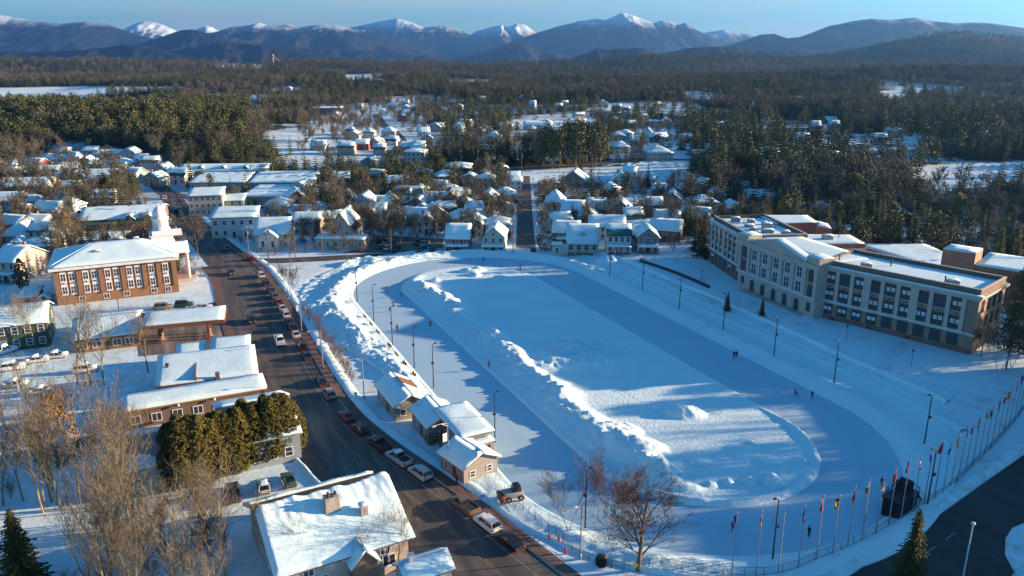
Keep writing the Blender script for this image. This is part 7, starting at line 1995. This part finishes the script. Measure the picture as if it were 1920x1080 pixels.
# signs
def sign(px, py, h, label, col=(.55, .62, .03)):
    p = ground(px, py); t = thing('road_sign', label, 'sign', (p.x, p.y, oz(p.x, p.y)), R(rnd.uniform(-15, 15)))
    mb = MB(); mb.tube((0, 0, -.2), (0, 0, h), .04, .04, 6); mb.build('post', POLE, t)
    mb = MB(); mb.prism([(-.45, 0), (0, -.45), (.45, 0), (0, .45)], -.015, .015); o = mb.build('sign_board', mat('sign_%s' % label[:6], col, .5, .03), t, loc=(0, -.06, h - .35)); o.rotation_euler = (R(90), 0, 0)
sign(490, 497, 2.6, 'yellow-green diamond sign at the side street corner'); sign(62, 584, 2.6, 'yellow diamond sign beside the small porch hut'); sign(143, 584, 2.4, 'small yellow sign in front of the brick town hall', (.6, .4, .02)); sign(1190, 1082, 2.2, 'yellow-green sign at the foot of the dark spreading tree')
sign(668, 752, 2.0, 'yellow sign at the snow pile above the huts')

# ------------------------------------------------------------------ people
SKIN = mat('skin', (.45, .28, .20), .6, 0)
CLO = {k: mat('cloth_' + k, c, .85, .1) for k, c in dict(black=(.015, .015, .018), navy=(.02, .03, .07), red=(.28, .02, .03), yellow=(.55, .40, .02), green=(.10, .11, .04), blue=(.03, .10, .25), grey=(.12, .12, .13), amber=(.5, .26, .02)).items()}
def body_mesh(pose):
    J = {'pel': (0, 0, .98), 'wai': (0, 0, 1.14), 'che': (0, 0, 1.36), 'nec': (0, 0, 1.52), 'hea': (.01, 0, 1.62), 'top': (.01, 0, 1.76),
         'shL': (0, .19, 1.44), 'elL': (-.04, .25, 1.17), 'haL': (.06, .25, .93), 'fiL': (.09, .25, .83), 'shR': (0, -.19, 1.44), 'elR': (-.04, -.25, 1.17), 'haR': (.06, -.25, .93), 'fiR': (.09, -.25, .83),
         'hiL': (0, .10, .92), 'knL': (.03, .11, .50), 'anL': (-.02, .11, .10), 'toL': (.16, .12, .05), 'hiR': (0, -.10, .92), 'knR': (.03, -.11, .50), 'anR': (-.02, -.11, .10), 'toR': (.16, -.12, .05)}
    if pose == 'skate':
        J.update({'pel': (-.12, 0, .82), 'wai': (0, 0, .95), 'che': (.18, 0, 1.10), 'nec': (.32, 0, 1.20), 'hea': (.42, 0, 1.28), 'top': (.50, 0, 1.39), 'shL': (.22, .19, 1.16), 'elL': (.02, .28, 1.0), 'haL': (-.2, .2, 1.0), 'fiL': (-.28, .16, 1.0),
                  'shR': (.22, -.19, 1.16), 'elR': (.30, -.30, .92), 'haR': (.45, -.22, .80), 'fiR': (.52, -.18, .74), 'hiL': (-.12, .10, .78), 'knL': (.18, .12, .48), 'anL': (-.02, .10, .10), 'toL': (.16, .11, .05),
                  'hiR': (-.12, -.10, .78), 'knR': (-.15, -.22, .42), 'anR': (-.5, -.42, .16), 'toR': (-.36, -.46, .06)})
    if pose == 'stride':
        J.update({'knL': (.20, .11, .54), 'anL': (.24, .11, .11), 'toL': (.42, .11, .08), 'knR': (-.04, -.11, .50), 'anR': (-.30, -.11, .17), 'toR': (-.16, -.11, .05), 'elL': (-.16, .25, 1.2), 'haL': (-.2, .25, .97), 'fiL': (-.18, .25, .87), 'elR': (.06, -.25, 1.18), 'haR': (.24, -.24, 1.02), 'fiR': (.3, -.24, .95), 'che': (.03, 0, 1.36), 'nec': (.05, 0, 1.52), 'hea': (.07, 0, 1.62), 'top': (.08, 0, 1.76)})
    if pose == 'sit':
        J.update({k: (v[0], v[1], v[2] - .46) for k, v in J.items() if k in ('pel', 'wai', 'che', 'nec', 'hea', 'top', 'shL', 'shR', 'elL', 'elR', 'hiL', 'hiR')})
        J.update({'haL': (.22, .2, .62), 'fiL': (.3, .16, .6), 'haR': (.22, -.2, .62), 'fiR': (.3, -.16, .6), 'knL': (.42, .12, .48), 'anL': (.42, .12, .10), 'toL': (.6, .12, .05), 'knR': (.42, -.12, .48), 'anR': (.42, -.12, .10), 'toR': (.6, -.12, .05)})
    rad = {'pel': .165, 'wai': .15, 'che': .175, 'nec': .065, 'hea': .105, 'top': .075, 'sh': .085, 'el': .06, 'ha': .048, 'fi': .03, 'hi': .11, 'kn': .075, 'an': .055, 'to': .045}
    E = [('pel', 'wai'), ('wai', 'che'), ('che', 'nec'), ('nec', 'hea'), ('hea', 'top'), ('che', 'shL'), ('shL', 'elL'), ('elL', 'haL'), ('haL', 'fiL'), ('che', 'shR'), ('shR', 'elR'), ('elR', 'haR'), ('haR', 'fiR'), ('pel', 'hiL'), ('hiL', 'knL'), ('knL', 'anL'), ('anL', 'toL'), ('pel', 'hiR'), ('hiR', 'knR'), ('knR', 'anR'), ('anR', 'toR')]
    ks = list(J); me = bpy.data.meshes.new('sk')
    me.from_pydata([J[k] for k in ks], [(ks.index(a), ks.index(b)) for a, b in E], [])
    o = bpy.data.objects.new('sk', me); COL.objects.link(o)
    md = o.modifiers.new('skin', 'SKIN'); md.use_smooth_shade = True
    for i, k in enumerate(ks):
        r = rad.get(k) or rad[k[:2]]; me.skin_vertices[0].data[i].radius = (r, r); me.skin_vertices[0].data[i].use_root = (k == 'pel')
    ss = o.modifiers.new('sub', 'SUBSURF'); ss.levels = 1; ss.render_levels = 1
    dg = bpy.context.evaluated_depsgraph_get(); out = bpy.data.meshes.new_from_object(o.evaluated_get(dg))
    bpy.data.objects.remove(o)
    out.name = 'person'
    for m in (CLO['black'], CLO['navy'], SKIN): out.materials.append(m)
    seg = [(Vector(J[a]), Vector(J[b]), 2 if b in ('top',) or a == 'nec' or b[:2] == 'fi' else (1 if b[:2] in ('hi', 'kn', 'an', 'to') else 0)) for a, b in E]
    for p in out.polygons:
        best = None
        for a, b, k in seg:
            ab = b - a; tt = max(0, min(1, (p.center - a).dot(ab) / ab.length_squared)); dd = (p.center - (a + ab * tt)).length
            if best is None or dd < best[0]: best = (dd, k)
        p.material_index = best[1]
    hat = MB(); c = Vector(J['top']) ; hat.lathe([(.115, -.06), (.12, .0), (.10, .06), (.04, .09)], 10); 
    for i in range(len(hat.v)): hat.v[i] = (hat.v[i][0] + c.x, hat.v[i][1], hat.v[i][2] + c.z - .02)
    sk = MB()
    for s in 'LR':
        a = Vector(J['an' + s]); b = Vector(J['to' + s]); d = (b - a); d.z = 0; d.normalize()
        q = Vector((a.x, a.y, .0))
        sk.frustum(-.16, .2, -.012, .012, 0.0, -.16, .2, -.012, .012, .05)
        n = len(sk.v)
        for i in range(n - 8, n):
            v = Vector(sk.v[i]); sk.v[i] = (a.x + v.x * d.x - v.y * d.y + .06 * d.x, a.y + v.x * d.y + v.y * d.x + .06 * d.y, v.z + max(0, b.z - .05))
    return out, hat.mesh('hat', CLO['black'], True), sk.mesh('skate_blade', POLE)
POSE = {p: body_mesh(p) for p in ('stand', 'skate', 'stride', 'sit')}
def person(px, py, pose, jac, tro, face, label, hat='black', skates=True, z=None):
    p = at(px, py, .02) if z is None else at(px, py, z)
    b, h, s = POSE[pose]
    t = thing('person', label, 'person', (p.x, p.y, oz(p.x, p.y) + (.0 if not skates else .04) if z is None else z), R(face))
    o = inst('body', b, t)
    for i, m in enumerate((CLO[jac], CLO[tro], SKIN)): o.material_slots[i].link = 'OBJECT'; o.material_slots[i].material = m
    objmat(inst('hat', h, t), CLO[hat])
    if skates: inst('skate_blade', s, t, (0, 0, -.04))
person(728, 547, 'stand', 'amber', 'grey', 250, 'skater in a yellow jacket on the far left bend', 'amber')
person(753, 557, 'skate', 'navy', 'black', 290, 'dark skater right of the yellow-jacketed one')
person(738, 575, 'stride', 'red', 'black', 300, 'skater in red on the left straight near the light pole', 'red')
person(731, 585, 'skate', 'black', 'black', 290, 'dark skater just below the one in red')
person(745, 621, 'stride', 'black', 'black', 110, 'tall dark skater at the left track edge')
person(807, 613, 'stand', 'red', 'navy', 280, 'skater in dark red beside the infield edge')
person(917, 693, 'stride', 'black', 'black', 115, 'lone dark skater on the left straight by the infield')
person(907, 490, 'skate', 'black', 'black', 170, 'skater on the far bend of the oval')
person(972, 507, 'stand', 'grey', 'black', 200, 'left of two grey skaters resting on the infield edge', 'grey'); person(976, 506, 'stand', 'black', 'grey', 160, 'right of two grey skaters resting on the infield edge')
person(1376, 672, 'stand', 'black', 'black', 110, 'left of a close pair of skaters on the school-side straight'); person(1381, 671, 'stand', 'navy', 'black', 110, 'right of a close pair of skaters on the school-side straight')
person(1492, 744, 'skate', 'red', 'navy', 120, 'skater in dark red and navy on the school-side straight'); person(1522, 749, 'stride', 'black', 'black', 100, 'dark skater close behind the one in dark red')
person(1373, 992, 'skate', 'yellow', 'black', 20, 'crouched skater in bright yellow on the near bend', 'black')
person(1516, 1007, 'stand', 'black', 'black', 30, 'dark standing skater on the near bend between the flags')
person(1653, 913, 'stride', 'black', 'black', 60, 'dark skater left of the one in green near the black platform'); person(1676, 914, 'stand', 'green', 'black', 80, 'skater in a green jacket near the black platform')
person(857, 908, 'stand', 'red', 'black', 110, 'pedestrian in red on the brown pavement', 'black', False, .12)
# benches with resting skaters at the left track edge
bs = MB(); bs.box(-.9, .9, -.2, .2, .42, .48); bsm = bs.mesh('seat', mat('bench_red', (.20, .05, .045), .7, .1))
bl = MB(); bl.box(-.05, .05, -.18, .18, 0, .42); blm = bl.mesh('leg', DARK); bk = MB(); bk.box(-.9, .9, .19, .24, .55, .9); bkm = bk.mesh('backrest', mat('bench_red', (.2, .05, .045)))
BL = ['topmost', 'second', 'third', 'fourth', 'fifth', 'sixth', 'lowest']
for i, (px, py) in enumerate([(706, 593), (716, 607), (728, 622), (748, 648), (762, 664), (776, 682), (797, 702)]):
    p = at(px, py, .2); s, tt = st_of(p.x, p.y); x, y = xy_of(float(s), -36.3)
    t = thing('bench', '%s of the red benches along the left track edge' % BL[i], 'bench', (x, y, .22), OA + R(180), 'benches along the left track edge')
    inst('seat', bsm, t); inst('backrest', bkm, t)
    for sx in (-.7, .7): inst('leg', blm, t, (sx, 0, 0))
    if i in (3, 5, 6):
        q = thing('person', 'skater in %s sitting on the %s red bench' % (('red', 'black', 'navy')[(i // 2) % 3], BL[i]), 'person', (x, y, .22), OA + R(90))
        b, h, sb = POSE['sit']; o = inst('body', b, q)
        for k, m in enumerate((CLO[('red', 'black', 'navy')[(i // 2) % 3]], CLO['black'], SKIN)): o.material_slots[k].link = 'OBJECT'; o.material_slots[k].material = m
        inst('hat', h, q); inst('skate_blade', sb, q, (0, 0, -.02))
# ice resurfacer half behind the snow heap
p = at(962, 935, .5); z = oz(p.x, p.y)
t = thing('ice_resurfacer', 'dark ice machine half behind a snow heap near the pavement', 'vehicle', (p.x, p.y, z), R(20))
mb = MB(); mb.box(-1.6, 1.4, -.9, .9, .6, 1.5); me = bevelled(mb, 'body', mat('machine_grey', (.3, .3, .3), .4, .05), .1); inst('body', me, t)
mb = MB(); mb.frustum(-.2, 1.2, -.75, .75, 1.5, 0, 1.0, -.6, .6, 2.5); inst('cab', bevelled(mb, 'cab', CGL, .06), t)
mb = MB(); mb.box(-2.3, -1.62, -1.1, 1.1, .25, 1.3); inst('conditioner', bevelled(mb, 'conditioner', mat('machine_rust', (.22, .07, .03), .5, .05), .08), t)
for sx in (-1, 1):
    for sy in (-1, 1):
        w_ = MB(); w_.tube((0, -.17, 0), (0, .17, 0), .5, .5, 14); o = w_.build('wheel', TYRE, t, False, (sx * 1.0, sy * .85, .5))
        w_ = MB(); w_.tube((0, -.18, 0), (0, .18, 0), .25, .25, 10); w_.build('rim', RIM, o)
# bin and hydrants by the pavement
p = at(1128, 1058); t = thing('litter_bin', 'dark hexagonal bin in the snow left of the spreading tree', 'bin', (p.x, p.y, oz(p.x, p.y)))
mb = MB(); mb.lathe([(.75, 0), (.85, .1), (.85, 1.15), (.75, 1.25)], 6); mb.build('shell', BLK, t); mb = MB(); mb.lathe([(.8, 1.253), (.6, 1.42), (.1, 1.5)], 6); mb.build('lid', DARK, t)
for i, (px, py) in enumerate([(1030, 1012), (1048, 1019), (1060, 1038)]):
    p = at(px, py); t = thing('marker_post', ['upper', 'middle', 'lower'][i] + ' of three small red markers in the snow beside the pavement', 'marker', (p.x, p.y, oz(p.x, p.y)))
    mb = MB(); mb.lathe([(.12, 0), (.14, .1), (.14, .5), (.18, .55), (.18, .8), (.05, .95)], 8); mb.build('body', mat('marker_red', (.42, .04, .02), .5, .05), t); mb = MB(); mb.lathe([(.06, .953), (.08, 1.0), (.02, 1.06)], 8); mb.build('cap', DARK, t)
# school flagpole
p = ground(1384, 580); t = thing('flagpole', 'white flagpole with a red and white flag in front of the school', 'flagpole', (p.x, p.y, oz(p.x, p.y)), R(-20))
mb = MB(); mb.tube((0, 0, -.3), (0, 0, 11), .07, .04, 8); mb.build('pole', POLE, t)
f_ = flag_mesh(5, .6); f_.m = [k % 2 for k in range(len(f_.f))]
for i in range(len(f_.v)): f_.v[i] = (f_.v[i][0] * 1.5, f_.v[i][1] * 1.5, f_.v[i][2] * 1.5 - 4.6)
f_.build('flag', [FC['red'], FC['white']], t, True)
# ski jump towers on the skyline of the valley
for px, pb, hh, l in [(513, 131, 62, 'tall ski jump tower in the far valley'), (490, 131, 30, 'lower ski jump tower in the far valley')]:
    p = at(px, pb, 5.0); p = Vector((p.x * 1.0, p.y, gz(p.x, p.y)))
    k = mpp(px, pb, p.z)
    t = thing('ski_jump_tower', l, 'tower', (p.x, p.y, p.z - 2), R(-35))
    hgt_ = (24 if px > 500 else 9) * k
    mb = MB(); mb.frustum(-4, 4, -4, 4, 0, -2.5, 2.5, -2.5, 2.5, hgt_); mb.build('shaft', wallm((.15, .15, .16)), t)
    mb = MB(); mb.box(-5, 5, -4, 4, hgt_ + .01, hgt_ + 5); mb.build('cabin', wallm((.16, .16, .17)), t)
    mb = MB(); mb.add([(3, -2, hgt_), (3, 2, hgt_), (hgt_ * 1.3, 2, hgt_ * .35), (hgt_ * 1.3, -2, hgt_ * .35), (3, -2, hgt_ - 2), (3, 2, hgt_ - 2), (hgt_ * 1.3, 2, hgt_ * .35 - 2), (hgt_ * 1.3, -2, hgt_ * .35 - 2)], [(0, 1, 2, 3), (7, 6, 5, 4), (0, 4, 5, 1), (2, 6, 7, 3), (1, 5, 6, 2), (3, 7, 4, 0)]); mb.build('inrun', wallm((.2, .2, .21)), t)

# ------------------------------------------------------------------ made-up buildings right of the picture, added to shade the near bend
def shade_building(label, x0, x1, y0, y1, h, rz, col, fl):
    t = thing('hotel', label, 'building', (x0, y0, 0), rz)  # invented building outside the view, added to block the low sun
    w, d = x1 - x0, y1 - y0
    walls(t, 'flat', 0, w, 0, d, h, 0, wallm(col, 'paint')); roof_on(t, 'flat', 0, w, 0, d, h, 0, .4, ROOFS['dark'], .35, 2.5, 4)
    for f in range(fl):
        for i in range(int(d / 3.4)): window(t, 0, 1.8 + i * 3.4, h / fl * (f + .3), 1.3, 1.5, R(-90), 'sash')
        for i in range(int(w / 3.6)): window(t, 2 + i * 3.6, 0, h / fl * (f + .3), 1.3, 1.5, 0, 'sash')
shade_building('four-storey brown lodge on the rise right of the oval road', 121, 140, 119, 158, 12.5, 0, (.3, .22, .15), 4)
shade_building('five-storey hotel right of the road round the oval end', 116, 138, 62, 117, 17.5, 0, (.34, .28, .22), 5)

# ------------------------------------------------------------------ haze
hz = MB(); hz.box(-19500, 19500, -19500, 19500, -230, 800)
m = bpy.data.materials.new('haze'); m.use_nodes = True; nt = m.node_tree
nt.nodes.remove(nt.nodes['Principled BSDF'])
pv = nt.nodes.new('ShaderNodeVolumePrincipled')
pv.inputs['Color'].default_value = (0.17, 0.48, 1.0, 1); pv.inputs['Density'].default_value = 5.8e-5; pv.inputs['Anisotropy'].default_value = 0.6
nt.links.new(pv.outputs[0], nt.nodes['Material Output'].inputs['Volume'])
o = hz.build('haze', m); o['kind'] = 'stuff'; o['label'] = 'thin blue winter haze over the valley'; o['category'] = 'haze'
